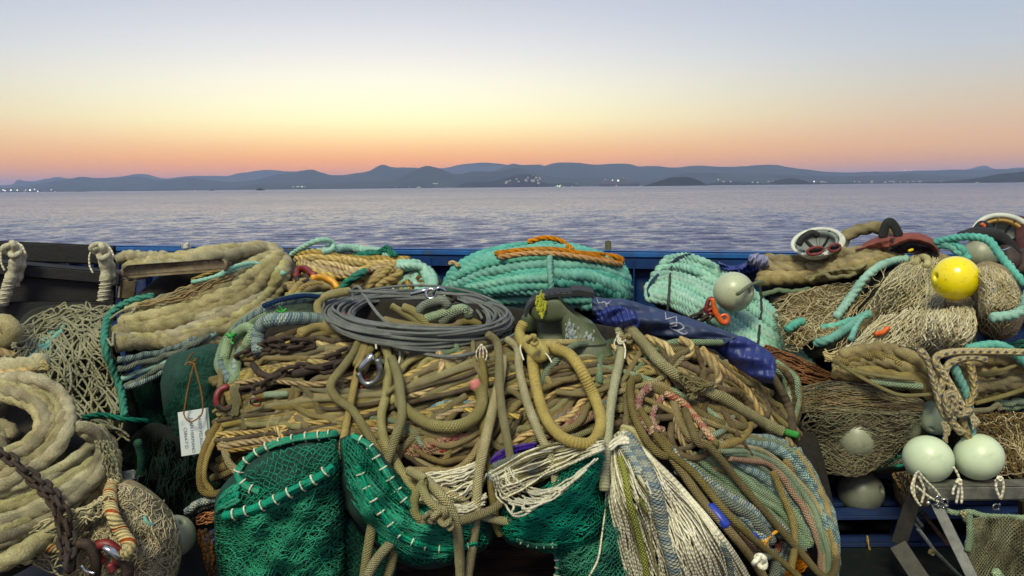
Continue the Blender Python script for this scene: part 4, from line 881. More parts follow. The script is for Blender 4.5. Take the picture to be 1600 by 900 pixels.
# blue and white tarp scrap by the rail
TARP = plainmat('bright blue tarpaulin', (30, 46, 118), (24, 38, 98), rough=.5, scale=8, bump=.12, bscale=18, spots=(60, 72, 130), spotamt=.15, spotscale=9, dist=.02)
TARPD = plainmat('dull dark blue tarpaulin', (38, 54, 92), (30, 44, 76), rough=.62, scale=8, bump=.12, bscale=16, spots=(64, 78, 108), spotamt=.15, spotscale=7, dist=.02)
TARPW = plainmat('whitish blue sheet', (150, 152, 180), (120, 122, 156), rough=.5, scale=8, bump=.2)
def sheet(parent, name, top, bot, D, m, lift=0.0, nu=40, nv=70, bulge=.05, fold=.012, thick=.004, nf=3, seed=0, mat2=None):
    """a limp sheet between a top and a bottom line, thrown into folds, with real thickness"""
    G = Guide([top, bot], D, lift, nv); g = np.random.default_rng(seed); u, v = np.meshgrid(np.linspace(0, 1, nu), np.linspace(0, 1, nv), indexing='ij')
    p = g.uniform(0, 6.28, 8)
    L = bulge*np.sin(math.pi*u)**.7+fold*(np.sin(nf*6.28*v+4*u+p[0])*np.sin(3.1*u)+.7*np.abs(np.sin(nf*9*v-5*u+p[1]))+.5*np.sin(11*u+9*v+p[2])+.2*np.abs(np.sin(15*v+9*u+p[3])))
    X = G.pts(u, v, 0, 0, L); X2 = G.pts(u, v, 0, 0, L-thick-.5*bulge*np.sin(math.pi*u))
    n = nu*nv; idx = np.arange(n).reshape(nu, nv); q = np.stack([idx[:-1, :-1], idx[1:, :-1], idx[1:, 1:], idx[:-1, 1:]], -1).reshape(-1, 4)
    b = np.r_[idx[0, :], idx[1:, -1], idx[-1, ::-1][1:], idx[::-1, 0][1:]]
    sd_ = np.stack([b[:-1], b[1:], b[1:]+n, b[:-1]+n], -1)
    o = add(name, (np.vstack([X.reshape(-1, 3), X2.reshape(-1, 3)]), np.vstack([q[:, ::-1], q+n, sd_])), m, parent)
    return lambda uu, vv, off=.003: G.pts(np.asarray(uu, float), np.asarray(vv, float), 0, 0, bulge*np.sin(math.pi*np.asarray(uu))**.7+off+fold*(np.sin(nf*6.28*np.asarray(vv)+4*np.asarray(uu)+p[0])*np.sin(3.1*np.asarray(uu))+.7*np.abs(np.sin(nf*9*np.asarray(vv)-5*np.asarray(uu)+p[1]))+.5*np.sin(11*np.asarray(uu)+9*np.asarray(vv)+p[2])+.2*np.abs(np.sin(15*np.asarray(vv)+9*np.asarray(uu)+p[3]))))
t = thing('tarp_scrap', 'crumpled blue and whitish sheet scrap by the rail right of the pale teal coil', 'tarpaulin', P1(1160, 430, 4.7))
sheet(t, 'blue_sheet', [(1122, 408), (1140, 415), (1160, 412), (1184, 400)], [(1125, 420), (1145, 428), (1170, 430), (1186, 428)], lambda x, y: 4.72+0*np.asarray(x), TARP, seed=3, fold=.02)
sheet(t, 'whitish_sheet', [(1172, 398), (1180, 396), (1186, 395)], [(1166, 412), (1176, 416), (1186, 418)], lambda x, y: 4.66+0*np.asarray(x), TARPW, seed=4, fold=.015)
sheet(t, 'grey_sheet', [(1186, 398), (1192, 398), (1200, 402)], [(1186, 420), (1194, 420), (1202, 418)], lambda x, y: 4.7+0*np.asarray(x), TARPW, seed=5, fold=.01)

# ------------------------------------------------------------------ K  blue tarpaulin sleeve
DK = dfield([(935, 480, 3.72), (1000, 495, 3.7), (1100, 520, 3.68), (1160, 555, 3.62), (1205, 590, 3.58)])
t = thing('blue_tarpaulin', 'long folded blue tarpaulin with white letters and brass eyelet beside the green boot', 'tarpaulin', P1(1070, 540, 3.7))
sf = sheet(t, 'dull_sheet', [(925, 462), (945, 466), (975, 467), (1010, 477), (1060, 491), (1110, 508), (1153, 524)], [(925, 492), (945, 497), (975, 509), (1000, 521), (1050, 532), (1095, 541), (1118, 547)], DK, TARPD, .05, seed=7, bulge=.07, fold=.016)
sheet(t, 'gathered_sheet', [(930, 482), (945, 474), (965, 476), (985, 484), (1000, 492)], [(933, 500), (948, 509), (966, 512), (984, 520), (998, 514)], DK, TARP, .10, seed=8, bulge=.04, fold=.016, nf=2.3)
sheet(t, 'bright_sheet', [(1146, 523), (1165, 527), (1190, 541), (1208, 555), (1214, 575)], [(1116, 546), (1140, 566), (1165, 584), (1188, 596), (1206, 600)], DK, TARP, .035, seed=9, bulge=.05, fold=.01, nf=2)
PRN = plainmat('faded white print', (150, 156, 172), (112, 120, 142), rough=.6, scale=40, bump=0)
def stroke(uv, w):
    q = spline(np.array(uv, float), 26); X = sf(q[:, 0], q[:, 1], .0035); X2 = sf(q[:, 0]+.001, q[:, 1], .0075); nn = X2-X; nn /= np.linalg.norm(nn, axis=1, keepdims=True)
    T_ = np.gradient(X, axis=0); T_ /= np.linalg.norm(T_, axis=1, keepdims=True); sdv = np.cross(T_, nn)*w
    v = np.vstack([X-sdv, X+sdv, X-sdv+nn*.0012, X+sdv+nn*.0012]); n = 26; f = []
    for i in range(n-1): f += [[2*n+i, 2*n+i+1, 3*n+i+1, 3*n+i], [i, n+i, n+i+1, i+1], [i, i+1, 2*n+i+1, 2*n+i], [n+i, 3*n+i, 3*n+i+1, n+i+1]]
    add('print_stroke', (v, np.array(f)), PRN, t)
for s_ in ([(.06, .50), (.30, .53)], [(.30, .53), (.10, .58)], [(.10, .58), (.34, .61)],
           [(.42, .57), (.30, .62), (.42, .67), (.60, .64), (.52, .58), (.40, .62)], [(.60, .64), (.66, .70), (.56, .72)],
           [(.05, .03), (.3, .05), (.2, .09), (.45, .11)], [(.10, .13), (.35, .10)]): stroke(s_, .0045)
ec = P1(1196, 590, 3.52); add('eyelet', tube(ringpts(ec, (.011, 0, .004), (-.003, -.004, .010), 24), .0042, 8, close=False), STEEL, t)
# ------------------------------------------------------------------ M  steel wire coil
tw = thing('steel_wire_coil', 'coil of grey steel wire rope lying on top of the central rope heap', 'wire coil', P1(655, 545, 3.7))
for i in range(32):
    f = i/31; a = RNG.uniform(112, 150)-10*f; b = RNG.uniform(20, 45); cx = 655+RNG.normal(0, 5); cy = 497+RNG.normal(0, 3)+6*(f-.5); tilt = RNG.normal(.05, .03)
    th = np.linspace(0, 2*math.pi*RNG.uniform(.92, 1.03), 80)+RNG.uniform(0, 6.28)
    x = cx+a*np.cos(th)+2.0*np.sin(3*th+f*9); y = cy+b*np.sin(th)+tilt*a*np.cos(th)+2*np.sin(2*th+f*20)+(6 if f > .8 else 0)*np.sin(th)
    d = 3.79-.30*np.sin(th)+RNG.uniform(-.02, .05)-.03
    add('wire_turn', tube(P(x, y, d), 2.25*3.7/F, 6), WIRE, tw)
Dw = lambda x, y: 3.6+0*np.asarray(x)
for q in ([(505, 470), (512, 492), (560, 520), (640, 548), (720, 556), (790, 530), (820, 510)], [(552, 470), (552, 452), (560, 448), (568, 460), (590, 490), (610, 510)], [(506, 468), (520, 456), (560, 455), (620, 458)], [(760, 470), (740, 462), (715, 460), (690, 458)]):
    line(tw, 'wire_turn', q, 2.4, DM, WIRE, .14, 8)
t = thing('braided_rope_ends', 'pale green and tan braided rope ends lying inside the steel wire coil', 'rope', P1(690, 520, 3.8))
Dx = lambda x, y: 3.78+0*np.asarray(x)
for q, r_, m_ in (([(650, 490), (665, 476), (690, 470), (700, 478)], 7, GREY), ([(660, 500), (690, 490), (720, 482), (735, 490)], 7.5, PGRN), ([(690, 505), (705, 492), (728, 484), (733, 495)], 7, GREY), ([(612, 478), (635, 492), (660, 506), (675, 515)], 5.5, TANL), ([(630, 480), (645, 486), (660, 500), (668, 512)], 7, TANL), ([(680, 470), (690, 466), (698, 472), (690, 490)], 5, PGRN), ([(600, 500), (640, 508), (700, 512), (720, 505)], 6, OLIVE), ([(715, 505), (735, 502), (750, 508)], 6, TAN)):
    line(t, 'rope_end', q, r_, Dx, m_, .02+RNG.uniform(0, .04))
t = thing('bright_shackles', 'bright steel swivel and shackles lying at the back of the steel wire coil', 'shackle', P1(670, 470, 3.9))
shackle(t, 688, 462, 3.86, 26, .3, CHROME); shackle(t, 700, 468, 3.86, 18, 1.2, STEEL)
add('swivel', tube(P([642, 660, 668], [460, 455, 453], np.full(3, 3.88)), np.array([.009, .011, .014]), 12), CHROME, t)
add('swivel_eye', tube(ringpts(P1(673, 459, 3.86), (.022, 0, .006), (-.005, .006, .022), 24), .008, 10, close=False), CHROME, t)
line(t, 'rusty_link', [(698, 458), (708, 460), (710, 468), (702, 470)], 4, Dx, RUST, -.06)

# ------------------------------------------------------------------ N  the central rope heap
tm = thing('rope_heap', 'great central heap of tan and olive ropes piled behind the green net bags', 'rope heap', P1(780, 900, 3.3))
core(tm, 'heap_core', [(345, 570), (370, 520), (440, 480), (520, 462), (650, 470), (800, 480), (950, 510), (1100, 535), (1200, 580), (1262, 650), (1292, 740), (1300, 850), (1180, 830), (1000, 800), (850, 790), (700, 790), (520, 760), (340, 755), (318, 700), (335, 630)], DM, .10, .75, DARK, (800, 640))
mm = dict(D=DM, fuzz=110, rvar=.2)
for ii in range(3):   # a deep layer, so that the gaps show more rope
    bundle(tm, 'buried_rope', [[(330, 740-ii*70), (450, 690-ii*60), (600, 640-ii*40), (760, 600-ii*30)], [(360, 700-ii*50), (500, 640-ii*40), (650, 600-ii*30), (820, 570-ii*20)]], 6, 6.5, mats=[OLIVE, BROWN, TAN], lift=-.03, jit=7, cross=.3, **mm)
    bundle(tm, 'buried_rope', [[(780, 740-ii*60), (880, 640-ii*30), (1000, 570-ii*10), (1100, 560)], [(900, 720-ii*30), (1040, 620-ii*20), (1150, 620-ii*20), (1250, 680-ii*20)]], 6, 6.5, mats=[OLIVE, BROWN, TAN], lift=-.03, jit=7, cross=.3, **mm)
bundle(tm, 'rope', [[(425, 530), (470, 516), (540, 512), (625, 522)], [(380, 572), (440, 556), (520, 543), (610, 540)], [(366, 602), (440, 588), (520, 574), (610, 560)]], 12, 6, mats=[GOLD, TANL, TAN, BROWN], lift=.01, lj=.07, jit=3, cross=.08, **mm)
bundle(tm, 'rope', [[(350, 640), (430, 624), (520, 614), (620, 600), (720, 566), (800, 548)], [(342, 672), (430, 658), (540, 640), (640, 618), (730, 590), (810, 566)], [(338, 690), (420, 682), (530, 664), (640, 640), (740, 608), (830, 585)], [(350, 704), (450, 692), (560, 674), (650, 664), (720, 648), (810, 610)]], 40, 4.7, mats=[TAN, TANL, OLIVE, GOLD, BROWN], lift=.02, lj=.085, jit=3.5, cross=.05, **mm)
bundle(tm, 'rope', [[(560, 600), (620, 575), (700, 545), (800, 530), (830, 535)], [(600, 640), (660, 600), (740, 565), (830, 550)]], 15, 4.8, mats=[TAN, OLIVE, GOLD, BROWN, TANL], lift=.02, lj=.08, jit=3, cross=.05, **mm)
bundle(tm, 'rope', [[(612, 640), (655, 668), (700, 674), (745, 655), (772, 610)], [(625, 690), (668, 720), (720, 724), (768, 692), (800, 640)], [(640, 720), (680, 742), (730, 740), (780, 705), (815, 650)]], 13, 4.8, mats=[OLIVE, TAN, TANL, BROWN], lift=.04, lj=.07, jit=3, **mm)
bundle(tm, 'rope', [[(690, 600), (790, 590), (870, 566), (965, 560)], [(735, 680), (800, 642), (870, 602), (965, 578)], [(785, 735), (850, 684), (905, 640), (970, 605)]], 28, 4.7, mats=[OLIVE, BROWN, TAN, TANL, GOLD], lift=.01, lj=.09, jit=4, cross=.06, **mm)
bundle(tm, 'rope', [[(690, 720), (760, 690), (810, 650), (840, 600)], [(760, 740), (820, 700), (870, 660), (900, 620)]], 9, 5.5, mats=[OLIVE, TAN, BROWN], lift=.05, jit=4, cross=.1, **mm)
bundle(tm, 'braided_rope', [[(866, 645), (900, 618), (955, 604)], [(850, 705), (900, 672), (960, 640)]], 9, 5.5, mats=[PINK, PBLU, PINKR, GREY, PINK], lift=.045, jit=3, cross=.1, **mm)
bundle(tm, 'braided_rope', [[(625, 705), (665, 690), (720, 680)], [(635, 712), (680, 705), (735, 690)]], 5, 6.5, mats=[PINK, PINKR], lift=.06, jit=2, cross=.1, **mm)
bundle(tm, 'braided_rope', [[(672, 640), (700, 626), (745, 632)], [(680, 650), (710, 640), (745, 640)]], 2, 5.5, mats=[PBLU], lift=.07, jit=1.5, **mm)
bundle(tm, 'braided_rope', [[(690, 618), (715, 615), (735, 600)], [(660, 676), (700, 682), (740, 678)]], 2, 5, mats=[PBLU, GREY], lift=.07, jit=1, **mm)
bundle(tm, 'rope', [[(970, 530), (1040, 542), (1120, 562), (1195, 612), (1245, 672)], [(962, 560), (1030, 566), (1110, 592), (1185, 640), (1240, 700)], [(962, 592), (1030, 594), (1100, 622), (1180, 660), (1240, 715)]], 32, 4.8, mats=[GOLD, BROWN, TAN, GOLD, OLIVE], lift=.01, lj=.09, jit=4.5, cross=.07, wf=2.5, **mm)
bundle(tm, 'rope', [[(965, 606), (1030, 600), (1090, 630), (1150, 660), (1172, 690)], [(965, 640), (1020, 640), (1080, 670), (1130, 700)]], 12, 5.3, mats=[OLIVE, TAN, TANL], lift=.05, jit=5, cross=.1, **mm)
bundle(tm, 'rope', [[(970, 600), (978, 640), (972, 690)], [(985, 590), (1000, 650), (1020, 710)]], 4, 6, mats=[OLIVE, TAN], lift=.07, jit=2, **mm)
for q, r_, m_ in (([(1010, 528), (1040, 540), (1052, 556), (1074, 556), (1080, 540), (1062, 530)], 6, GOLD), ([(1084, 545), (1105, 562), (1122, 588), (1112, 602), (1084, 594), (1060, 580)], 6.5, GOLD), ([(1096, 545), (1130, 580), (1165, 610), (1190, 650)], 6, GOLD), ([(980, 538), (1010, 548), (1030, 570), (1060, 590), (1090, 600)], 6, GOLD), ([(1040, 560), (1090, 580), (1130, 612), (1150, 640), (1190, 660)], 6, BROWN), ([(1105, 580), (1098, 590), (1108, 598), (1125, 596)], 5.5, BROWN), ([(1160, 545), (1200, 580), (1230, 630), (1240, 680)], 6.5, BROWN), ([(1180, 600), (1200, 640), (1185, 655), (1168, 640)], 5.5, BROWN),
                  ([(970, 605), (1010, 600), (1045, 610), (1062, 660), (1090, 690), (1115, 696)], 7, OLIVE), ([(1010, 602), (1060, 625), (1110, 655), (1160, 668), (1152, 650), (1120, 640), (1080, 632)], 6.5, OLIVE), ([(1125, 636), (1165, 640), (1172, 662), (1155, 688), (1120, 698)], 6.5, TAN), ([(1035, 620), (1022, 640), (1020, 655), (1025, 668), (1038, 672)], 5, PINKR)):
    line(tm, 'rope', q, r_, DM, m_, .10)
line(tm, 'braided_rope', [(1016, 604), (1000, 620), (998, 640), (1006, 660), (1020, 676), (1030, 690)], 6.5, DM, PINKR, .13); knot(tm, 1024, 674, 3.14, 10, PINKR, 'knot', 8)
line(tm, 'braided_rope', [(1040, 615), (1065, 628), (1085, 650), (1100, 670), (1115, 690)], 5.5, DM, PINKR, .12); knot(tm, 1112, 696, 3.1, 13, TANL, 'knot', 9)
line(tm, 'braided_rope', [(1090, 622), (1115, 632), (1140, 655), (1165, 668), (1186, 660)], 5, DM, PINK, .10)
# a random tangle of ropes thrown over the heap
gt = np.random.default_rng(77)
for i in range(64):
    x0 = gt.uniform(370, 1190); y0 = gt.uniform(545, 690) if 560 < x0 < 960 else gt.uniform(560, 665)
    if x0 > 950: y0 = gt.uniform(560, 690); hd_ = gt.normal(.45, .5)
    elif x0 < 640: hd_ = gt.normal(-.25, .35)
    else: hd_ = gt.normal(-.55, .45)
    Ln = gt.uniform(90, 230); cv = gt.normal(0, 2.2); pts_ = []; x, y = x0-math.cos(hd_)*Ln/2, y0-math.sin(hd_)*Ln/2; h_ = hd_-cv/2
    for k_ in range(7):
        pts_.append((x, y)); x += math.cos(h_)*Ln/6; y += math.sin(h_)*Ln/6; h_ += cv/6+gt.normal(0, .16)
    pts_ = [(min(max(a, 345), 1235), min(max(b, 535 if a > 600 else 560), 735)) for a, b in pts_]
    line(tm, 'rope', pts_, gt.uniform(4.0, 5.8), DM, [TAN, TANL, OLIVE, GOLD, TAN, BROWN, OLIVE, PGRN][i % 8], gt.uniform(.075, .115), fuzz=110)
# left loops
for q, r_, m_ in (([(415, 618), (380, 622), (350, 650), (325, 690), (313, 730), (316, 765), (335, 772), (350, 768)], 5.5, TAN), ([(400, 620), (370, 640), (340, 680), (322, 720), (320, 750), (332, 768)], 4, TAN), ([(520, 615), (470, 625), (430, 650), (410, 700), (385, 740), (362, 752)], 5, TAN), ([(460, 605), (450, 640), (440, 660), (420, 690), (416, 705)], 5, TAN), ([(368, 642), (375, 655), (395, 664), (430, 662), (470, 668)], 5, TANL), ([(350, 680), (390, 690), (440, 675), (470, 640)], 4.5, GOLD), ([(352, 690), (356, 720), (372, 740)], 5, TANL), ([(365, 690), (420, 695), (460, 690)], 5, TANL), ([(450, 615), (400, 620), (385, 640), (388, 656)], 5, PGRN), ([(430, 628), (460, 650), (480, 668)], 5, OLIVE)):
    line(tm, 'rope', q, r_, DM, m_, .09)
bundle(tm, 'rope', [[(352, 672), (400, 668), (470, 650)], [(356, 706), (410, 706), (480, 690)]], 6, 5, mats=[GOLD, TANL, BROWN], lift=.05, jit=2, **mm)
add('red_whipping', tube(ringpts(P1(399, 628, 3.36), (.022, 0, 0), (0, -.012, .02), 20), .004, 6, close=False), REDP, tm)
# frayed bundle at the left end
bundle(tm, 'frayed_end', [[(440, 572), (400, 575), (365, 590), (350, 610)], [(430, 590), (390, 600), (368, 615), (360, 640)]], 50, 1.7, DM, [TANL, GOLD], jit=3, lift=.08, k=4, joined=True)
bundle(tm, 'frayed_end', [[(362, 605), (358, 630), (362, 650)], [(372, 600), (374, 625), (372, 648)]], 26, 1.3, DM, [TANL], jit=4, lift=.12, k=4, joined=True)
# pale hank at upper left
tp = thing('pale_green_hank', 'hank of pale green and blue braided ropes bent round the upper left of the heap', 'rope hank', P1(430, 590, 3.9))
bundle(tp, 'braided_rope', [[(505, 461), (450, 464), (400, 488), (365, 514), (346, 548), (342, 574), (356, 596)], [(520, 480), (450, 482), (398, 500), (366, 535), (355, 570), (366, 596)], [(535, 500), (460, 498), (410, 512), (392, 535), (376, 565), (372, 590)]], 12, 7, DM, [PGRN, PBLU, PGRN, OLIVE, PBLU, PGRN], lift=.05, lj=.04, jit=2, rvar=.1)
line(tp, 'braided_rope', [(530, 503), (480, 498), (425, 500), (406, 512), (403, 535), (404, 548)], 10, DM, PBLU, .13); line(tp, 'braided_rope', [(412, 478), (440, 468), (475, 462), (500, 464)], 4, DM, BLUE, .13)
line(tp, 'braided_rope', [(350, 560), (360, 530), (385, 512), (395, 520), (385, 540)], 8, DM, PGRN, .12)
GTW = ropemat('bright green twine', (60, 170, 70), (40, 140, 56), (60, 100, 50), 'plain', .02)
for x, y in ((440, 487), (361, 525)): line(tp, 'green_twine', [(x-3, y-8), (x+2, y), (x, y+9), (x+4, y+12)], 1.8, DM, GTW, .15, 6); line(tp, 'green_twine', [(x-8, y-2), (x, y+1), (x+7, y-4)], 1.6, DM, GTW, .155, 6)
# bent tan rope at the upper left of the wire coil
t = thing('bent_tan_rope', 'tan braided rope bent in a curl at the left edge of the steel wire coil', 'rope', P1(510, 520, 3.8))
line(t, 'rope', [(545, 455), (512, 462), (497, 475), (500, 492), (516, 510), (535, 516), (566, 515)], 7, DM, TANL, .13); line(t, 'rope', [(470, 520), (495, 512), (520, 516), (545, 520)], 8, DM, TAN, .10)
# chains
t = thing('dark_chain', 'dark iron chain lying across the upper left of the rope heap', 'chain', P1(450, 560, 3.6))
chain(t, [(372, 558), (400, 545), (440, 534), (480, 534)], DM, 31, RUST, .12); chain(t, [(405, 540), (450, 545), (490, 538)], DM, 28, RUST, .10)
t = thing('lower_chain', 'second dark chain with shackle running under the golden ropes at left', 'chain', P1(470, 600, 3.5))
chain(t, [(378, 612), (410, 605), (430, 590), (460, 575), (500, 578), (545, 568)], DM, 32, RUST, .12); chain(t, [(510, 560), (540, 552), (575, 540), (600, 552)], DM, 30, RUST, .09)
line(t, 'dark_swivel', [(395, 570), (405, 582), (425, 590), (440, 584)], 5, DM, RUST, .12); line(t, 'dark_swivel', [(460, 585), (490, 577), (530, 568), (560, 566)], 6.5, DM, RUST, .11)
t = thing('red_shackle', 'worn red and black shackle at the left edge of the rope heap', 'shackle', P1(345, 640, 3.6))
line(t, 'shackle_bow', [(356, 604), (343, 610), (338, 625), (344, 638), (357, 640)], 5, DM, REDP, .1); line(t, 'shackle_pin', [(340, 634), (352, 640), (362, 636)], 4, DM, RUST, .12)
knot(t, 341, 642, 3.5, 7, TANL, 'rope_knot', 4)
# big steel shackle in the middle
t = thing('steel_shackle', 'large bright steel shackle hanging among tan ropes under the wire coil', 'shackle', P1(580, 600, 3.4))
add('pin', tube(P([560, 582], [580, 556], np.array([3.36, 3.36])), .017, 14), CHROME, t)
add('bow', tube(resamp(spline(P(np.array([590, 594, 588, 576, 566, 560]), np.array([562, 580, 594, 600, 596, 584]), np.full(6, 3.35)), 40), 36), .014, 12), STEEL, t)
line(t, 'red_pin_end', [(570, 588), (572, 596), (564, 606)], 4, DM, REDP, .1)
t = thing('red_iron_piece', 'small red painted iron showing under the lower rim of the wire coil', 'hook', P1(680, 560, 3.6))
line(t, 'iron', [(660, 560), (668, 552), (690, 550)], 4.5, DM, REDP, .06)
t = thing('red_iron_eye', 'red painted iron eye under the left rim of the steel wire coil', 'hook', P1(550, 505, 3.8))
line(t, 'iron', [(538, 492), (548, 498), (560, 508), (558, 510), (545, 506), (538, 496)], 4.5, DM, REDP, .14)
# thick frayed diagonal rope
t = thing('frayed_rope', 'thick fuzzy tan rope with frayed knot lying diagonally under the blue tarpaulin', 'rope', P1(1100, 620, 3.5))
line(t, 'rope', [(982, 512), (1005, 535), (1030, 565), (1060, 588), (1095, 608), (1130, 622), (1165, 644), (1200, 664), (1222, 674)], 8.5, DM, TANL, .15, fz=.06)
bundle(t, 'frayed_strand', [[(1060, 580), (1080, 590), (1110, 600)], [(1080, 625), (1095, 610), (1115, 600)]], 40, 1.6, DM, [TANL, TAN], jit=5, lift=.17, lj=.03, k=4, joined=True, wf=4)
line(t, 'green_whipping', [(1220, 672), (1232, 676), (1246, 680)], 5, DM, GTW, .14)
# right hand hank behind
t = thing('mossy_rope_hank', 'mossy green rope hank bulging out at the right edge behind the heap', 'rope hank', P1(1235, 680, 3.75))
Dq = lambda x, y: 3.72+.0*np.asarray(x)
bundle(t, 'rope', [[(1200, 570), (1225, 590), (1230, 630), (1225, 670)], [(1215, 568), (1245, 590), (1252, 630), (1240, 672)]], 8, 6, Dq, [PGRN, OLIVE, PGRN, BROWN], lift=.0, jit=2)
core(t, 'hank_core', [(1190, 580), (1215, 568), (1245, 590), (1250, 640), (1236, 674), (1205, 660)], Dq, .05, .3, DARK)

# ------------------------------------------------------------------ right flank: pale braided ropes sweeping down
t = thing('pale_rope_sweep', 'sweep of pale green and blue braided ropes curving down the right flank of the heap', 'rope hank', P1(1180, 850, 3.1))
sw = dict(D=DM, k=9)
core(t, 'sweep_core', [(1030, 690), (1100, 690), (1200, 690), (1270, 740), (1296, 820), (1296, 900), (1280, 960), (1200, 930), (1120, 830), (1050, 760)], DM, .06, .5, DARK)
bundle(t, 'braided_rope', [[(1150, 702), (1210, 735), (1255, 780), (1274, 830)], [(1095, 708), (1165, 760), (1230, 800), (1268, 850)], [(1055, 712), (1115, 765), (1185, 802), (1250, 862)]], 18, 6.0, mats=[PGRN, PGRN, PBLU, PGRN, TANL], lift=.04, lj=.06, jit=2, **sw)
bundle(t, 'braided_rope', [[(1035, 690), (1085, 728), (1140, 776), (1195, 804), (1235, 828)], [(1060, 735), (1110, 775), (1160, 805), (1190, 850)]], 4, 9, mats=[WBLU, PBLU, GREY], order=1, lift=.08, jit=2, **sw)
bundle(t, 'braided_rope', [[(1168, 680), (1228, 690), (1270, 735), (1296, 800), (1312, 880)], [(1150, 690), (1215, 706), (1262, 760), (1290, 830), (1298, 905)]], 4, 7.5, mats=[PBLU, GREY, PGRN], lift=.07, jit=2, **sw)
bundle(t, 'rope', [[(1110, 690), (1190, 704), (1240, 742), (1280, 800), (1300, 880), (1300, 930)], [(1140, 716), (1205, 730), (1250, 790), (1276, 850), (1280, 920)]], 6, 4.6, mats=[PINK, TANL, PINK, PGRN], lift=.09, lj=.03, jit=2.5, cross=.06, **sw)
bundle(t, 'rope', [[(1225, 720), (1268, 780), (1290, 840), (1296, 920)], [(1250, 700), (1290, 770), (1308, 840), (1308, 920)]], 6, 5.6, mats=[PINK, TAN, GREY, PBLU], lift=.09, jit=2, **sw)
bundle(t, 'braided_rope', [[(1110, 790), (1150, 835), (1175, 870)], [(1130, 785), (1175, 835), (1205, 880)]], 5, 5, mats=[WBLU, GREY, PINK], lift=.05, jit=2, **sw)
bundle(t, 'braided_rope', [[(1195, 880), (1215, 850), (1232, 820)], [(1220, 905), (1232, 870), (1240, 830)]], 5, 6, mats=[GREY, PBLU, PINKR], lift=.02, jit=3, **sw)
knot(t, 1187, 875, 2.86, 12, WCORD, 'white_knot', 14); line(t, 'braided_end', [(1190, 870), (1206, 866), (1212, 885), (1208, 910)], 8, DM, GREY, .13)
BTAPE = plainmat('royal blue tape', (28, 56, 168), (22, 46, 140), rough=.4, scale=30, bump=.1)
line(t, 'blue_tape', [(1185, 830), (1195, 818), (1208, 822)], 8, DM, BTAPE, .07); line(t, 'blue_tape', [(1175, 838), (1190, 842), (1200, 856)], 6, DM, BTAPE, .08); line(t, 'yellow_tape', [(1193, 852), (1203, 838), (1214, 830)], 2.4, DM, YELP, .14)
line(t, 'yellow_tape', [(1192, 845), (1200, 856), (1196, 866)], 2.2, DM, YELP, .14)
bundle(t, 'orange_fibre', [[(1200, 905), (1230, 880), (1262, 862)], [(1220, 920), (1250, 895), (1265, 880)]], 30, 1.2, DM, [ORCORD], jit=5, lift=.03, k=4, joined=True, wf=4)
# individual ropes lying across the flank
def hang(label, pts, r_, m, lift=.12, name='hanging_rope', kn=(), **kw):
    p = pts[-1]; t = thing(name, label, 'rope', P1(p[0], p[1], float(DM(p[0], p[1]))-lift))
    line(t, 'rope', pts, r_, DM, m, lift, fuzz=260, **kw)
    for (x, y, s_, sd) in kn: knot(t, x, y, float(DM(x, y))-lift-.02, s_, m, 'knot', sd)
    return t
hang('olive rope running diagonally across the pale braided sweep from the pink knot', [(1070, 640), (1090, 690), (1110, 700), (1150, 748), (1200, 805), (1250, 862), (1285, 900), (1302, 895), (1308, 870)], 5.5, OLIVE, .15)
hang('olive rope slanting down just right of the white cord tassel', [(1000, 640), (1040, 700), (1085, 740), (1130, 795), (1180, 845), (1230, 885), (1262, 915)], 5.5, OLIVE, .15)
hang('frayed tan rope hanging straight down over the pale green turns at right', [(1208, 738), (1222, 772), (1238, 810), (1242, 850), (1236, 890)], 5, TAN, .15)
t = hang('olive rope with a band of blue tape along the tassel edge', [(1030, 690), (1060, 730), (1100, 785), (1140, 830), (1180, 880), (1200, 915)], 6.5, OLIVE, .13)
line(t, 'blue_band', [(1110, 792), (1122, 806), (1134, 821)], 8, DM, BTAPE, .135)
hang('looped olive rope hanging in a narrow bight left of the pale tassel head', [(1000, 590), (985, 600), (988, 640), (1005, 680), (1025, 705), (1040, 712), (1044, 698), (1030, 680)], 6.5, OLIVE, .14)
# ------------------------------------------------------------------ L  green rubber boots
BOOT = plainmat('olive green rubber', (78, 88, 60), (66, 76, 52), rough=.5, scale=7, bump=.15, bscale=40, spots=(112, 114, 90), spotamt=.35, spotscale=10)
SOLE = plainmat('dark boot sole', (36, 40, 42), (26, 28, 30), rough=.7, scale=20, bump=.4)
BOOTIN = plainmat('dark boot lining', (34, 38, 28), rough=.9, bump=0)
def loft(parent, name, rings, m, k=24, capends=(True, True)):
    """rings: (px, py, d, half-width px, half-depth m, direction angle in the picture)"""
    V = []
    for px, py, d, hw, hd, an in rings:
        c = P1(px, py, d); s = hw*d/F; x = math.cos(an)*np.array([1, 0, 0])+math.sin(an)*np.array([0, 0, 1.0]); a = np.arange(k)*2*math.pi/k
        sq = 1/np.maximum(np.abs(np.cos(a))**3+np.abs(np.sin(a))**3, .3)**.33
        V.append(c+(np.cos(a)*s*sq)[:, None]*x+(np.sin(a)*hd*sq)[:, None]*np.array([0, 1.0, .12]))
    n = len(V); 
    if capends[0]: V = [np.repeat(V[0].mean(0)[None], k, 0)]+V
    if capends[1]: V = V+[np.repeat(V[-1].mean(0)[None], k, 0)]
    V = np.array(V); n = len(V); idx = np.arange(n*k).reshape(n, k)
    q = np.stack([idx[:-1], np.roll(idx[:-1], -1, 1), np.roll(idx[1:], -1, 1), idx[1:]], -1).reshape(-1, 4)
    return add(name, (V.reshape(-1, 3), q), m, parent)
def rings_of(keys, n):
    return [tuple(r_) for r_ in spline(keys, n)] if False else [tuple(np.array([np.interp(t, np.linspace(0, 1, len(keys)), np.array(keys)[:, j]) for j in range(6)])) for t in np.linspace(0, 1, n)]
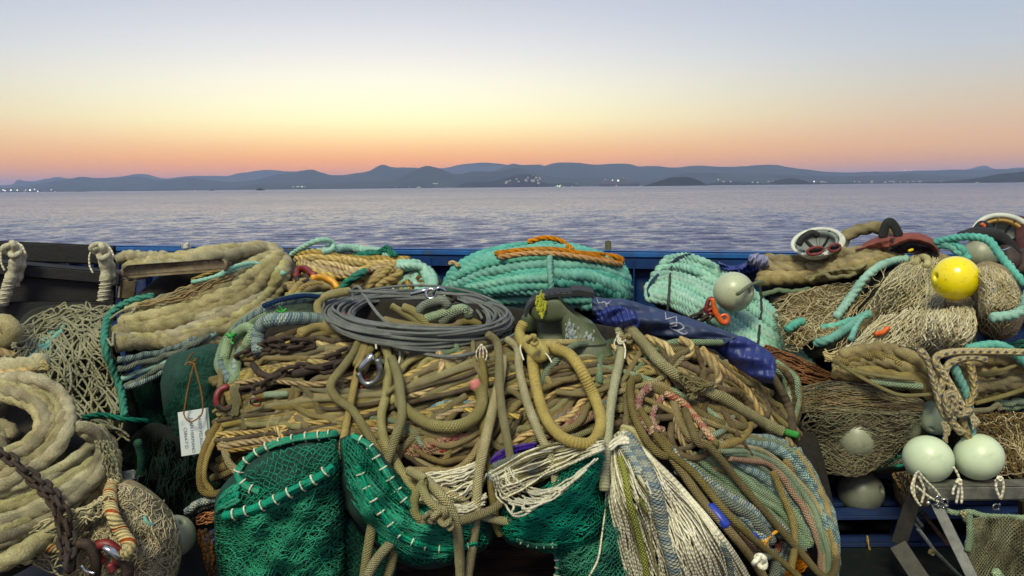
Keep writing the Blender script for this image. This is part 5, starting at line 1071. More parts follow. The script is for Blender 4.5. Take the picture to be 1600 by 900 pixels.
def smooth_rings(keys, n):
    k = np.array(keys, float); q = np.vstack([2*k[0]-k[1], k, 2*k[-1]-k[-2]]); o = []
    for i in range(1, len(q)-2):
        for t in np.linspace(0, 1, max(2, n//(len(k)-1)), endpoint=False):
            a, b, c, d = q[i-1], q[i], q[i+1], q[i+2]; o.append(.5*(2*b+(c-a)*t+(2*a-5*b+4*c-d)*t*t+(3*b-a-3*c+d)*t**3))
    o.append(k[-1]); return [tuple(x) for x in o]
t = thing('rubber_boot', 'olive green rubber boot lying sole upwards with yellow paint on its toe', 'boot', P1(905, 558, 3.6))
B0 = 3.66
loft(t, 'boot_upper', smooth_rings([(826, 488, B0, 4, .012, -1.25), (834, 485, B0, 17, .036, -1.25), (852, 482, B0, 22, .045, -1.3), (876, 480, B0, 22, .047, -1.2), (896, 487, B0, 27, .050, -.62), (903, 505, B0-.01, 27, .052, -.12), (910, 525, B0-.03, 32, .056, -.05), (916, 542, B0-.05, 37, .060, .04), (919, 553, B0-.06, 39, .062, .05)], 48), BOOT, capends=(True, False))
loft(t, 'boot_lining', [(919, 552, B0-.06, 36, .057, .05), (915, 535, B0-.05, 33, .05, 0), (913, 530, B0-.05, 20, .03, 0)], BOOTIN, capends=(False, True))
add('top_rim', tube(np.array([P1(919, 553, B0-.06)+39*.86*3.6/F*1.12*math.cos(a)*np.array([math.cos(.05), 0, math.sin(.05)])+.070*math.sin(a)*np.array([0, 1, .12]) for a in np.linspace(0, 2*math.pi, 40)]), .005, 8, close=False), BOOT, t)
# sole: slab along the upper side, with heel block and cleats
so_ = spline([(823, 492), (829, 476), (843, 466), (862, 460), (885, 459), (905, 458), (926, 462)], 40)
X = P(so_[:, 0], so_[:, 1], np.full(40, B0)); 
def slab(parent, name, X, w, th, m):
    T_ = np.gradient(X, axis=0); T_ /= np.linalg.norm(T_, axis=1, keepdims=True); y = np.array([0, 1.0, .15]); nn = np.cross(T_, y); nn /= np.linalg.norm(nn, axis=1, keepdims=True)
    if nn[len(nn)//2, 2] < 0: nn = -nn
    w = np.broadcast_to(w, len(X))[:, None]; V = np.stack([X-y*w, X+y*w, X+y*w+nn*th, X-y*w+nn*th], 1); n = len(X); f = []
    for i in range(n-1):
        for j in range(4): f.append([i*4+j, i*4+(j+1) % 4, (i+1)*4+(j+1) % 4, (i+1)*4+j])
    f += [[3, 2, 1, 0], [4*n-4, 4*n-3, 4*n-2, 4*n-1]]
    return add(name, (V.reshape(-1, 3), np.array(f)), m, parent, smooth=False)
slab(t, 'sole', X, .042+.008*np.sin(np.linspace(0, 3.1, 40)), .014, SOLE)
slab(t, 'heel', X[28:]+np.array([0, 0, .012]), .042, .013, SOLE)
for i in range(1, 27, 3): slab(t, 'cleat', X[i:i+2]+np.array([0, 0, .012]), .038, .007, SOLE)
YP = plainmat('yellow paint splash', (168, 170, 40), (140, 146, 36), rough=.5, bump=.2); GP = plainmat('pale paint smear', (150, 160, 160), (130, 142, 140), rough=.6, bump=.2)
def splash(parent, px, py, d, a, b, n, m, seed, name='paint_mark'):
    g = np.random.default_rng(seed); fs = []; vs = []
    for i in range(n):
        x, y = g.normal(px, a), g.normal(py, b); c = P1(x, y, d-.0001*i); r_ = abs(g.normal(.7, .55))*d/F+.0015; k = 7; o = len(vs)
        rr = r_*g.uniform(.6, 1.4, k)
        for z in (0, 1):
            for j in range(k): vs.append(c+np.array([math.cos(j*6.283/k)*rr[j]*(1.0-.2*z), -.0012*z, math.sin(j*6.283/k)*rr[j]*2.2*(1.0-.2*z)]))
        for j in range(k): fs.append([o+j, o+(j+1) % k, o+k+(j+1) % k, o+k+j])
        fs.append([o+k+j for j in range(k)])
    return add(name, (np.array(vs), [list(dict.fromkeys(f)) for f in fs]), m, parent)
splash(t, 845, 475, B0-.052, 3, 8, 130, YP, 1); splash(t, 893, 524, B0-.078, 4, 10, 150, GP, 2); splash(t, 918, 528, B0-.085, 5, 4, 24, GP, 3)
t = thing('rubber_boot', 'second olive boot half hidden, its shaft showing under the toe of the upturned boot', 'boot', P1(860, 535, 3.7))
loft(t, 'boot_shaft', smooth_rings([(858, 490, 3.78, 20, .045, .1), (860, 510, 3.76, 22, .05, .1), (866, 532, 3.73, 26, .055, .12)], 16), BOOT, capends=(True, False))
loft(t, 'boot_lining', [(866, 531, 3.73, 24, .05, .12), (864, 522, 3.74, 20, .04, .1)], BOOTIN, capends=(False, True))
loft(t, 'boot_foot', smooth_rings([(812, 512, 3.86, 5, .02, -1.4), (820, 506, 3.84, 14, .04, -1.4), (842, 500, 3.8, 18, .045, -1.3), (858, 498, 3.79, 18, .045, -1.0)], 16), BOOT)

# ------------------------------------------------------------------ O  green net bags along the front
def bagnet(parent, guides, D, nu, nv, r=.0023, jit=.16, pj=1.6, m=None, lift=.004, lj=.010):
    return net(parent, 'netting', Guide(guides, D, lift), nu, nv, r, m or GNET, jit=jit, pj=pj, lj=lj, k=3, seg=2)
def hem(parent, pts, D, r_, lift, ties=True, ngap=20.0, tr=2.6):
    """rolled hem of netting seized with white cord every few centimetres"""
    G = np.array(pts, float); q = spline(G, 120); s = np.r_[0, np.cumsum(np.hypot(*np.diff(q, axis=0).T))]
    bundle(parent, 'hem_strand', [[(x, y-2) for x, y in pts], [(x, y+3) for x, y in pts]], 14, r_*.36, D, [GNET], jit=1.6, lift=lift, lj=.012, k=5, joined=True, wf=5)
    line(parent, 'hem', pts, r_*.8, D, GNET, lift-.004, 10, fz=.05)
    if ties:
        n = int(s[-1]/ngap)
        for i in range(n):
            x = np.interp((i+.5+RNG.uniform(-.12, .12))*s[-1]/n, s, q[:, 0]); y = np.interp((i+.5)*s[-1]/n, s, q[:, 1]); k = int(np.argmin(np.abs(s-(i+.5)*s[-1]/n))); tx, ty = q[min(k+2, 119)]-q[max(k-2, 0)]; L = math.hypot(tx, ty)
            d = float(D(x, y))-lift; c = P1(x, y, d); rr = r_*1.12*d/F; nrm = np.array([-ty/L, 0, -tx/L])
            add('white_tie', tube(ringpts(c, nrm*rr, (0, -rr*1.05, rr*.25), 18), tr*.5*d/F*RNG.uniform(.9, 1.3), 6, close=False), WCORD, parent)
# bag 1
b1 = Pill([(334, 800), (340, 770), (372, 735), (430, 695), (480, 682), (524, 678), (536, 720), (538, 800), (540, 900), (530, 960), (440, 965), (350, 960), (338, 880)], 3.16, .20, .25, (440, 820), .024)
t = thing('green_net_bag', 'largest bright green net bag, open at the top with white ties on its folded hems', 'net bag', P1(440, 965, 3.1))
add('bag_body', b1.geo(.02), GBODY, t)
bagnet(t, [[(336, 800), (334, 850), (340, 905), (350, 955)], [(400, 780), (396, 840), (400, 900), (410, 960)], [(470, 750), (470, 820), (470, 890), (470, 960)], [(535, 700), (540, 790), (542, 880), (535, 955)]], b1.D, 30, 64, jit=.22, pj=2.2)
bagnet(t, [[(340, 805), (350, 900), (360, 960)], [(440, 770), (440, 870), (440, 960)], [(533, 720), (538, 850), (530, 950)]], b1.D, 22, 54, jit=.22, pj=3, lift=.010)
bundle(t, 'netting_strand', [[(338, 812), (390, 805), (450, 785), (530, 745)], [(338, 860), (420, 850), (535, 820)], [(345, 950), (430, 945), (530, 930)]], 70, .9, b1.D, [GNET], jit=3, lift=.018, k=3, joined=True, wf=4, ends=.3)
bagnet(t, [[(352, 770), (380, 742), (440, 705), (525, 684)], [(358, 790), (400, 770), (460, 745), (528, 712)], [(350, 800), (400, 790), (460, 765), (530, 730)]], lambda x, y: b1.D(x, y)-.01, 14, 34, jit=.3, pj=2)
hem(t, [(352, 806), (385, 799), (420, 785), (460, 765), (495, 748), (520, 730)], b1.D, 8, .045, ngap=22)
hem(t, [(404, 768), (385, 760), (372, 745), (378, 728), (400, 708), (430, 694), (470, 684), (526, 678)], b1.D, 7, .02, ngap=20)
bundle(t, 'hem_roll', [[(340, 785), (350, 770), (372, 752)], [(338, 800), (352, 795), (372, 785)]], 9, 3, b1.D, [GNET], lift=.03, jit=2)
# bag 2
b2 = Pill([(530, 685), (558, 678), (592, 702), (640, 760), (690, 792), (768, 812), (766, 850), (720, 878), (660, 890), (612, 872), (575, 835), (545, 800), (532, 750)], 3.12, .22, .25, (635, 810), .024)
t = thing('green_net_bag', 'green net bag with two rows of white ties sagging below the tied knot', 'net bag', P1(650, 890, 3.0))
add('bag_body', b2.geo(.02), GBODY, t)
bagnet(t, [[(534, 690), (540, 740), (560, 800), (600, 860)], [(560, 682), (580, 740), (610, 810), (650, 884)], [(600, 720), (630, 770), (670, 820), (700, 878)], [(660, 775), (700, 800), (740, 820), (766, 845)]], b2.D, 36, 40, jit=.24, pj=2)
bundle(t, 'netting_strand', [[(540, 700), (570, 740), (620, 790), (680, 815), (765, 815)], [(540, 770), (590, 830), (650, 870), (720, 870)]], 60, .9, b2.D, [GNET], jit=2.5, lift=.016, k=3, joined=True, wf=4, ends=.2)
hem(t, [(552, 682), (575, 695), (592, 720), (612, 752), (636, 785), (668, 808), (712, 818)], b2.D, 6, .03, ngap=20)
hem(t, [(560, 730), (575, 765), (596, 800), (622, 832), (655, 850), (700, 858), (745, 850)], b2.D, 6, .02, ngap=22)
# deep fold between bags 1 and 2
bf = Pill([(520, 780), (545, 800), (580, 850), (620, 880), (600, 930), (540, 960), (515, 900)], 3.22, .1, .25, lump=.01)
t = thing('green_net_fold', 'dark green net fold hanging in the gap between the two left net bags', 'fishing net', P1(560, 960, 3.2))
add('fold_body', bf.geo(.02), GBODY, t); bagnet(t, [[(524, 800), (522, 880), (530, 950)], [(560, 830), (560, 890), (565, 940)], [(585, 855), (605, 885), (590, 935)]], bf.D, 14, 22, m=GNETD)
# bag 3
b3 = Pill([(776, 828), (790, 790), (830, 768), (885, 730), (942, 690), (948, 760), (944, 820), (925, 856), (880, 866), (830, 860), (795, 850)], 3.10, .22, .25, (870, 800), .024)
t = thing('green_net_bag', 'round green net bag under the white cords right of centre', 'net bag', P1(870, 866, 3.0))
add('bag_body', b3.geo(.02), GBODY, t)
bagnet(t, [[(780, 826), (795, 845), (830, 858), (880, 864)], [(790, 795), (820, 815), (870, 835), (925, 850)], [(835, 770), (865, 785), (905, 800), (944, 815)], [(885, 730), (905, 742), (930, 752), (948, 760)], [(935, 696), (940, 705), (944, 712), (947, 720)]], b3.D, 34, 40, jit=.24, pj=2)
bundle(t, 'netting_strand', [[(785, 800), (840, 790), (900, 760), (944, 720)], [(785, 845), (860, 850), (930, 840)]], 60, .9, b3.D, [GNET], jit=2.5, lift=.016, k=3, joined=True, wf=4, ends=.2)
hem(t, [(808, 844), (835, 852), (870, 852)], b3.D, 4, .03, ngap=12, tr=2.2)
b4 = Pill([(864, 868), (895, 836), (940, 812), (952, 750), (968, 800), (990, 900), (992, 960), (930, 965), (890, 930)], 3.08, .12, .25, (940, 890), .024)
t = thing('green_net_bag', 'lowest green net bag running down beside the white tassel', 'net bag', P1(940, 960, 3.05))
add('bag_body', b4.geo(.02), GBODY, t)
bagnet(t, [[(868, 868), (885, 920), (895, 945)], [(905, 832), (910, 890), (915, 950)], [(950, 770), (945, 860), (945, 955)], [(956, 770), (975, 850), (988, 950)]], b4.D, 30, 44, jit=.26, pj=2)
bundle(t, 'netting_strand', [[(870, 870), (900, 850), (945, 820)], [(880, 930), (920, 910), (960, 890)]], 30, .9, b4.D, [GNET], jit=3, lift=.018, k=3, joined=True, wf=3)
hem(t, [(866, 856), (872, 880), (870, 905)], b4.D, 5, .02, ngap=12, tr=2.2)
line(t, 'white_cord', [(948, 760), (945, 800), (940, 840), (934, 875), (918, 905)], 1.5, b4.D, WCORD, .05, 6)
t = thing('orange_twine_bundle', 'bundle of orange twine and grey braid poking out left of the largest net bag', 'twine', P1(318, 815, 3.4))
Dz = lambda x, y: 3.42+0*np.asarray(x)
bundle(t, 'twine', [[(305, 808), (322, 800), (345, 795)], [(308, 820), (325, 818), (345, 815)]], 26, 1.2, Dz, [ORCORD], jit=1.5, k=4, joined=True, lj=.03)
bundle(t, 'braid', [[(292, 800), (310, 785), (345, 775)], [(296, 802), (315, 795), (345, 785)]], 3, 6, Dz, [GREY, WBLU], lift=.02, jit=1.5)
bundle(t, 'purple_cord', [[(315, 830), (335, 828)], [(318, 850), (335, 850)]], 8, 2, Dz, [PURP], jit=2)
bundle(t, 'brown_cord', [[(310, 830), (320, 870), (330, 920)], [(330, 830), (335, 870), (340, 920)]], 8, 3, Dz, [BROWN, RUSTF], jit=3)

# ------------------------------------------------------------------ P  white cord bundles
t = thing('white_cord_bundle', 'bundle of loose white cords fanning over the left of centre, below the rope heap', 'cord bundle', P1(720, 800, 3.0))
D2 = lambda x, y: DM(x, y)-.07
bundle(t, 'cord', [[(655, 742), (690, 738), (725, 730), (748, 718)], [(648, 762), (695, 750), (740, 738), (758, 726)], [(650, 790), (700, 792), (745, 770), (760, 742)]], 48, 1.7, D2, [WCORD, WCORD, CREAM], jit=3.5, lift=.05, lj=.05, k=5, joined=True, wf=1, cross=.08, ends=.15)
bundle(t, 'cord', [[(660, 770), (685, 800), (720, 806), (755, 800)], [(670, 760), (690, 780), (730, 790), (760, 770)]], 18, 1.8, D2, [WCORD], jit=5, lift=.06, lj=.05, k=5, joined=True, wf=3)
t = thing('white_cord_bundle', 'bundle of white cords and white blue braid draped over the round green bag', 'cord bundle', P1(860, 780, 2.95))
D3 = lambda x, y: np.minimum(DM(x, y), b3.D(x, y))-.02
bundle(t, 'cord', [[(768, 738), (830, 704), (890, 690), (942, 686)], [(772, 755), (840, 728), (900, 708), (944, 694)], [(790, 778), (840, 752), (900, 722), (944, 702)]], 52, 1.7, D3, [WCORD, WCORD, CREAM], jit=4, lift=.06, lj=.05, k=5, joined=True, wf=1, cross=.06)
bundle(t, 'cord', [[(772, 742), (778, 772), (796, 800), (812, 806), (828, 796)], [(782, 736), (796, 762), (828, 780), (866, 776), (905, 745)], [(800, 732), (815, 755), (850, 765), (890, 750), (935, 712)]], 18, 1.9, D3, [WCORD], jit=5, lift=.07, lj=.04, k=5, joined=True, wf=2.5)
line(t, 'braid', [(768, 744), (800, 738), (835, 728), (858, 718)], 10, D3, WBLU, .05); line(t, 'braid', [(772, 730), (810, 716), (850, 708)], 7, D3, GREY, .04)
t = thing('purple_cord', 'purple and yellow cords lying over the rim of the green net bags', 'cord', P1(640, 770, 3.0))
for q in ([(610, 735), (625, 755), (640, 772), (650, 785)], [(614, 733), (630, 755), (645, 775)], [(606, 737), (622, 760), (636, 776)]): line(t, 'purple_strand', q, 2.2, D2, PURP, .06)
line(t, 'yellow_strand', [(612, 730), (630, 748), (648, 765)], 1.6, D2, YGRN, .08)
for q in ([(765, 720), (785, 704), (815, 696), (838, 693)], [(770, 724), (800, 706), (835, 698)], [(800, 712), (815, 700), (838, 694)], [(764, 726), (782, 712), (800, 702)]): line(t, 'purple_strand', q, 2.4, D2, PURP, .06)

# ------------------------------------------------------------------ tassel
t = thing('cord_tassel', 'big tassel of white cords bound at the head and spreading to the bottom edge', 'cord bundle', P1(1060, 950, 2.85))
D4 = lambda x, y: DM(x, y)-.10
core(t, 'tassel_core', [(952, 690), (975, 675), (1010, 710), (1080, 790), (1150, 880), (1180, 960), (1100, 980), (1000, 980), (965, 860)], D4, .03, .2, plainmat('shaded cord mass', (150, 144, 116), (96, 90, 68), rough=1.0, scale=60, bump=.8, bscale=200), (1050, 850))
bundle(t, 'cord', [[(952, 690), (950, 760), (962, 830), (985, 930)], [(958, 682), (970, 750), (1000, 830), (1030, 940)], [(966, 676), (1000, 735), (1045, 810), (1090, 930)], [(975, 674), (1020, 725), (1085, 795), (1140, 880), (1160, 940)], [(980, 676), (1030, 725), (1100, 800), (1160, 880), (1185, 930)]], 240, 1.6, D4, [WCORD, WCORD, WCORD, CREAM], jit=2.2, lift=.0, lj=.05, k=5, joined=True, wf=.8, cross=.035, rvar=.2)
bundle(t, 'cord', [[(1020, 730), (1060, 790), (1100, 850), (1130, 930)], [(1010, 760), (1040, 830), (1070, 930)]], 26, 1.6, D4, [WCORD], jit=8, lift=.04, lj=.03, k=5, joined=True, wf=1.3, cross=.1)
line(t, 'blue_braid', [(978, 682), (1000, 715), (1022, 765), (1035, 820), (1050, 870), (1064, 930)], 11, D4, WBLU, .055); line(t, 'blue_braid', [(968, 690), (988, 715), (1000, 740)], 8, D4, WBLU, .05)
line(t, 'blue_braid', [(1128, 850), (1140, 880), (1142, 920)], 4.5, D4, WBLU, .05)
line(t, 'yellow_braid', [(968, 715), (978, 750), (985, 790), (996, 830), (1006, 870), (1014, 920)], 5, D4, YGRN, .055); line(t, 'yellow_braid', [(1000, 780), (1010, 800)], 3, D4, YGRN, .06)
bundle(t, 'head_wrap', [[(950, 694), (965, 682), (985, 680)], [(952, 704), (970, 695), (990, 692)]], 8, 2.4, D4, [WCORD], jit=1.2, lift=.07)
line(t, 'head_rope', [(972, 672), (990, 676), (1012, 694), (1020, 712)], 9, D4, CREAM, .0)

# ------------------------------------------------------------------ Q  long ropes hanging over the front
LASH = WCORD
hang('tan rope dropping from the left of the wire coil and kinking back to the right', [(578, 518), (562, 532), (552, 552), (535, 575), (520, 594), (517, 608), (528, 624), (550, 640), (566, 664), (585, 695), (602, 725), (622, 750), (645, 778), (660, 795)], 6.6, TANL, .15)
hang('dull tan rope hanging behind the kinked rope down to the gap of the bags', [(575, 535), (566, 555), (556, 590), (550, 620), (542, 660), (534, 700), (528, 725)], 5.8, TAN, .13)
hang('tan rope with a lumpy knot hanging below the big steel shackle', [(592, 520), (600, 540), (607, 560), (606, 590), (603, 620), (596, 650), (600, 685), (615, 715), (632, 745), (650, 768)], 7, TANL, .14, kn=((616, 612, 11, 21), (622, 626, 10, 22)))
hang('tan rope running from the lumpy knot down the left net bag to the frame bottom', [(612, 560), (622, 590), (626, 620), (628, 650), (616, 690), (602, 730), (590, 780), (580, 830), (572, 880), (566, 930)], 7.4, TANL, .19)
hang('thick pink tipped rope curving from the knot up to its cut end', [(622, 628), (645, 648), (675, 664), (710, 666), (738, 655), (752, 635), (752, 615), (744, 603)], 9, TANL, .16)
t = thing('rope_tip', 'pink taped tip of the thick curved rope', 'tape', P1(742, 600, 3.3)) if False else None
q = P([745, 741], [606, 597], DM(np.array([745, 741]), np.array([606, 597]))-.16)
tipo = [o for o in bpy.data.objects if o.get('label', '').startswith('thick pink tipped')][0]
add('pink_tip', tube(resamp(q, 6), 9.6*3.25/F, 10), plainmat('faded pink tape', (196, 120, 112), (170, 96, 92), rough=.7), tipo)
hang('tan rope from the right rim of the wire coil swinging down to the big knot', [(762, 522), (776, 535), (780, 565), (780, 600), (784, 640), (792, 685), (799, 730), (796, 765), (775, 792), (745, 806), (715, 814), (690, 815)], 7, TANL, .19)
hang('pale tan rope falling nearly straight to the bottom edge through centre', [(786, 560), (780, 600), (770, 640), (758, 690), (748, 740), (744, 790), (740, 840), (732, 890), (726, 940)], 8, TANL, .16)
hang('thin olive rope behind, from the tied buoy stick down into the white cords', [(752, 560), (757, 600), (754, 640), (758, 700), (768, 760), (775, 815), (782, 835)], 6.5, OLIVE, .12)
hang('tan rope making a wide bight over the round green bag', [(792, 530), (808, 545), (812, 580), (824, 630), (842, 675), (860, 715), (868, 750), (862, 780), (842, 804), (805, 815), (775, 812), (745, 803)], 6.8, TANL, .17)
t = hang('thick yellowish sheathed rope knotted at the top and hanging in a big loop', [(836, 540), (832, 560), (836, 595), (844, 630), (858, 662), (880, 684), (905, 693), (926, 690), (938, 668), (936, 640), (920, 602), (904, 572), (888, 553), (866, 545)], 9.2, YEL, .16)
line(t, 'knot_turn', [(818, 505), (812, 520), (818, 538), (830, 532), (840, 538), (850, 552), (842, 558), (828, 545), (824, 530)], 8.6, DM, YEL, .2)
line(t, 'knot_turn', [(840, 545), (855, 540), (868, 540)], 8.4, DM, YEL, .17); knot(t, 832, 530, 3.3, 9, YEL, 'knot', 31)
for q in ([(817, 530), (813, 545), (818, 562)], [(846, 548), (856, 556), (862, 566)]): line(t, 'white_lashing', q, 1.5, DM, WCORD, .22, 5)
t = hang('smooth pale olive rope hanging straight down left of the tassel, lashed with white cord', [(966, 512), (971, 530), (970, 555), (962, 590), (955, 630), (949, 680), (945, 720), (944, 765)], 7.6, PALE, .16)
bundle(t, 'white_lashing', [[(963, 518), (970, 530), (977, 525)], [(964, 532), (970, 538), (978, 533)]], 5, 1.5, DM, [WCORD], lift=.2, jit=1); line(t, 'white_lashing', [(972, 530), (977, 545), (976, 560)], 1.4, DM, WCORD, .2, 5); line(t, 'white_lashing', [(968, 520), (960, 535), (962, 545)], 1.3, DM, WCORD, .2, 5)
knot(t, 980, 528, 3.55, 8, TAN, 'knot', 33)
# the big knot low at the centre
t = hang('tan rope slanting up from the bottom left into the big low knot', [(566, 920), (585, 880), (610, 850), (640, 828), (665, 812), (690, 802)], 7.4, TANL, .24, kn=((690, 804, 15, 41), (672, 806, 10, 42), (700, 818, 9, 47)))
hang('second tan rope slanting up from the bottom below the big low knot', [(596, 930), (612, 880), (620, 840), (632, 808), (648, 792)], 7, TANL, .20)
hang('tan rope bight standing up left of the big low knot', [(658, 812), (648, 800), (648, 780), (656, 762), (666, 752), (660, 760), (668, 780), (690, 800)], 6.8, TANL, .25)
hang('tan rope falling from the white cords past the right of the big low knot', [(638, 735), (662, 748), (684, 768), (704, 795), (714, 825), (718, 870), (720, 930)], 7.6, TANL, .20)
hang('short tan rope crossing the white cords right of the big low knot', [(672, 760), (700, 770), (725, 785), (745, 808)], 7, TAN, .14)
hang('tan rope lying down the rim of the second green bag', [(598, 690), (612, 720), (632, 746), (655, 762), (690, 770)], 7.4, TAN, .13)
# tied stick ends and buoys among the ropes
t = thing('tied_rope_eye', 'dark rope eye bound with white cord under the left of the wire coil', 'rope eye', P1(575, 560, 3.55))
line(t, 'eye', [(556, 570), (566, 548), (572, 532), (578, 525), (584, 532), (580, 545), (572, 556)], 6, DM, OLIVE, .13); line(t, 'white_lashing', [(568, 530), (578, 522), (586, 530), (588, 545)], 1.6, DM, WCORD, .19, 5)
line(t, 'white_lashing', [(622, 538), (625, 555), (622, 570), (617, 576)], 2, DM, WCORD, .12, 6)
t = thing('tied_rope_eye', 'brown wooden toggle bound with white cord under the right of the wire coil', 'toggle', P1(752, 575, 3.6))
add('toggle', lathe([(.001, -.03), (.018, -.027), (.026, -.012), (.028, 0), (.026, .012), (.018, .027), (.001, .03)], 18, P1(753, 555, 3.44), (.1, 0, 1)), plainmat('brown wood', (128, 98, 62), (100, 76, 48), rough=.8), t)
for dx in (-7, -2, 3, 8): line(t, 'white_lashing', [(752, 538), (752+dx, 548), (752+dx, 560), (753, 570)], 1.2, lambda x, y: 3.41+0*np.asarray(x), WCORD, .0, 5)
line(t, 'white_lashing', [(752, 568), (744, 576), (732, 580)], 1.6, lambda x, y: 3.41+0*np.asarray(x), WCORD, .0, 5)
# boards of the deck seen under the bags
DB_ = plainmat('reddish worn deck board', (84, 62, 50), (62, 48, 42), rough=.8, scale=9, bump=.5, spots=(40, 38, 36))
td = thing('deck_grating', 'reddish wooden deck boards seen under the green net bags', 'deck boards', P1(810, 880, 3.7))
for i in range(7):
    y = 3.38+i*.105; add('board', box(.02, y, .016, 1.1, .098, .03, .004), DB_, td, smooth=False)
# ------------------------------------------------------------------ E  shaggy hawser coil at lower left
t = thing('shaggy_hawser_coil', 'big shaggy cream hawser coil filling the lower left corner', 'rope coil', P1(60, 880, 2.8))
core(t, 'coil_core', [(-60, 590), (40, 592), (100, 630), (112, 670), (165, 680), (170, 730), (130, 800), (90, 860), (-60, 900)], DL, .09, .5, DARK)
he = dict(D=DL, k=14, fz=.03, rvar=.07, lobes=3, amp=.125, pitch=.072, fuzz=500)
bundle(t, 'hawser_turn', [[(-60, 596), (20, 590), (70, 596), (104, 626), (108, 668), (80, 714), (20, 752), (-60, 782)], [(-60, 612), (10, 604), (58, 616), (84, 640), (86, 676), (50, 708), (-10, 738), (-60, 750)], [(-60, 632), (0, 622), (40, 634), (58, 654), (54, 676), (20, 700), (-60, 720)]], 6, 9.8, mats=[HAWS, HAWSG, HAWS], order=1, lift=.05, lj=.04, jit=1.5, **he)
bundle(t, 'hawser_turn', [[(-60, 655), (-10, 650), (25, 660), (30, 676), (-10, 690)], [(-60, 690), (-20, 690), (0, 700)]], 2, 12, mats=[HAWSG], lift=.0, jit=2, **he)
bundle(t, 'hawser_turn', [[(118, 664), (148, 668), (168, 690), (166, 726), (140, 762), (100, 800), (40, 838), (-40, 862)], [(130, 676), (150, 694), (148, 730), (110, 772), (60, 800), (-40, 836)]], 4, 9.5, mats=[HAWS, HAWSG], order=1, lift=.06, jit=1.5, **he)
bundle(t, 'hawser_turn', [[(150, 690), (110, 716), (60, 744), (-40, 778)], [(152, 722), (110, 748), (50, 780), (-40, 806)], [(140, 752), (90, 786), (20, 816), (-40, 830)]], 6, 9, mats=[HAWS, HAWSG], order=1, lift=.035, jit=2, **he)
line(t, 'hawser_turn', [(98, 815), (70, 840), (30, 866), (-30, 892)], 12, DL, HAWS, .10, 12, lobes=3, amp=.125, pitch=.072, fz=.03, fuzz=500)
line(t, 'hawser_turn', [(150, 672), (172, 700), (176, 730), (160, 760), (130, 790)], 11, DL, HAWSG, .02, 12, lobes=3, amp=.125, pitch=.072, fz=.03, fuzz=500)
t = thing('frayed_hawser_end', 'thick frayed hawser end lying above the lower left coil', 'rope', P1(30, 590, 3.5))
line(t, 'rope', [(-50, 570), (0, 574), (40, 572), (68, 566)], 13, lambda x, y: 3.55+0*np.asarray(x), HAWS, .0, 12, lobes=3, amp=.125, pitch=.072, fz=.03, fuzz=500)
line(t, 'rope', [(-50, 590), (10, 588), (50, 582)], 9, lambda x, y: 3.5+0*np.asarray(x), GOLD, .0, 12, fz=.05)
bundle(t, 'frayed_strand', [[(55, 560), (68, 564), (76, 572)], [(50, 580), (64, 578), (75, 578)]], 26, 1.5, lambda x, y: 3.52+0*np.asarray(x), [CORD], jit=3, k=4, joined=True)
t = thing('white_rope_lump', 'pale rope lump at the far left edge beside the coarse grey net', 'rope', P1(5, 530, 4.0))
line(t, 'rope', [(-40, 515), (0, 505), (20, 515), (10, 530), (-40, 535)], 13, lambda x, y: 4.0+0*np.asarray(x), HAWS, .0, 12, fz=.06)
line(t, 'rope', [(-40, 545), (0, 550), (30, 560)], 6, lambda x, y: 3.95+0*np.asarray(x), GOLD, .0)
# chain over it
t = thing('rusty_chain', 'rusty chain draped down over the shaggy hawser coil at lower left', 'chain', P1(100, 880, 2.6))
chain(t, [(-20, 700), (10, 712), (40, 736), (70, 758), (92, 780), (104, 812), (112, 850), (106, 890)], DL, 32, RUST, .17)
chain(t, [(30, 735), (60, 760), (86, 790), (92, 830), (100, 870)], DL, 29, RUST, .14)
t = thing('rusty_shackles', 'cluster of rusty and red shackles with one bright pin at the bottom left', 'shackle', P1(150, 890, 2.6))
Ds = lambda x, y: 2.62+0*np.asarray(x)
line(t, 'red_shackle_bow', [(160, 880), (150, 866), (155, 852), (172, 852), (186, 866), (182, 884)], 7, Ds, REDP, .0); line(t, 'dark_shackle_bow', [(110, 890), (112, 866), (126, 850), (142, 856), (150, 880), (146, 910)], 7, Ds, RUST, .02)
add('bright_pin', tube(P([163, 176, 186], [856, 862, 872], np.full(3, 2.56)), np.array([.012, .015, .01]), 12), CHROME, t); line(t, 'rusty_bar', [(186, 872), (200, 888), (196, 905)], 8, Ds, RUST, .0); line(t, 'red_pin', [(172, 882), (176, 892)], 5, Ds, REDP, .04)
line(t, 'bright_wire', [(128, 884), (134, 892), (148, 896)], 2.5, Ds, CHROME, .05)

# ------------------------------------------------------------------ F  cream net bundle with float
pn = Pill([(95, 900), (120, 830), (160, 775), (195, 748), (235, 766), (268, 800), (284, 850), (276, 900), (240, 950), (150, 960)], 2.95, .26, .25, (190, 865), .012)
t = thing('cream_net_bundle', 'bundle of cream netting bulging at the bottom left beside the grey float', 'fishing net', P1(190, 960, 2.9))
add('bundle_core', pn.geo(.04), TANM, t, kind='stuff')
bundle(t, 'netting_strand', [[(130, 800), (180, 760), (230, 768)], [(110, 860), (200, 830), (280, 830)], [(110, 940), (200, 900), (280, 890)]], 170, .9, pn.D, [NETC], jit=6, lift=.01, lj=.03, k=4, joined=True, wf=4, ends=.2)
bundle(t, 'netting_strand', [[(200, 750), (170, 800), (130, 870), (110, 940)], [(240, 770), (220, 830), (190, 900), (170, 950)], [(275, 820), (270, 870), (250, 920)]], 170, .9, pn.D, [NETC, NETG], jit=6, lift=.015, lj=.03, k=4, joined=True, wf=4, ends=.2)
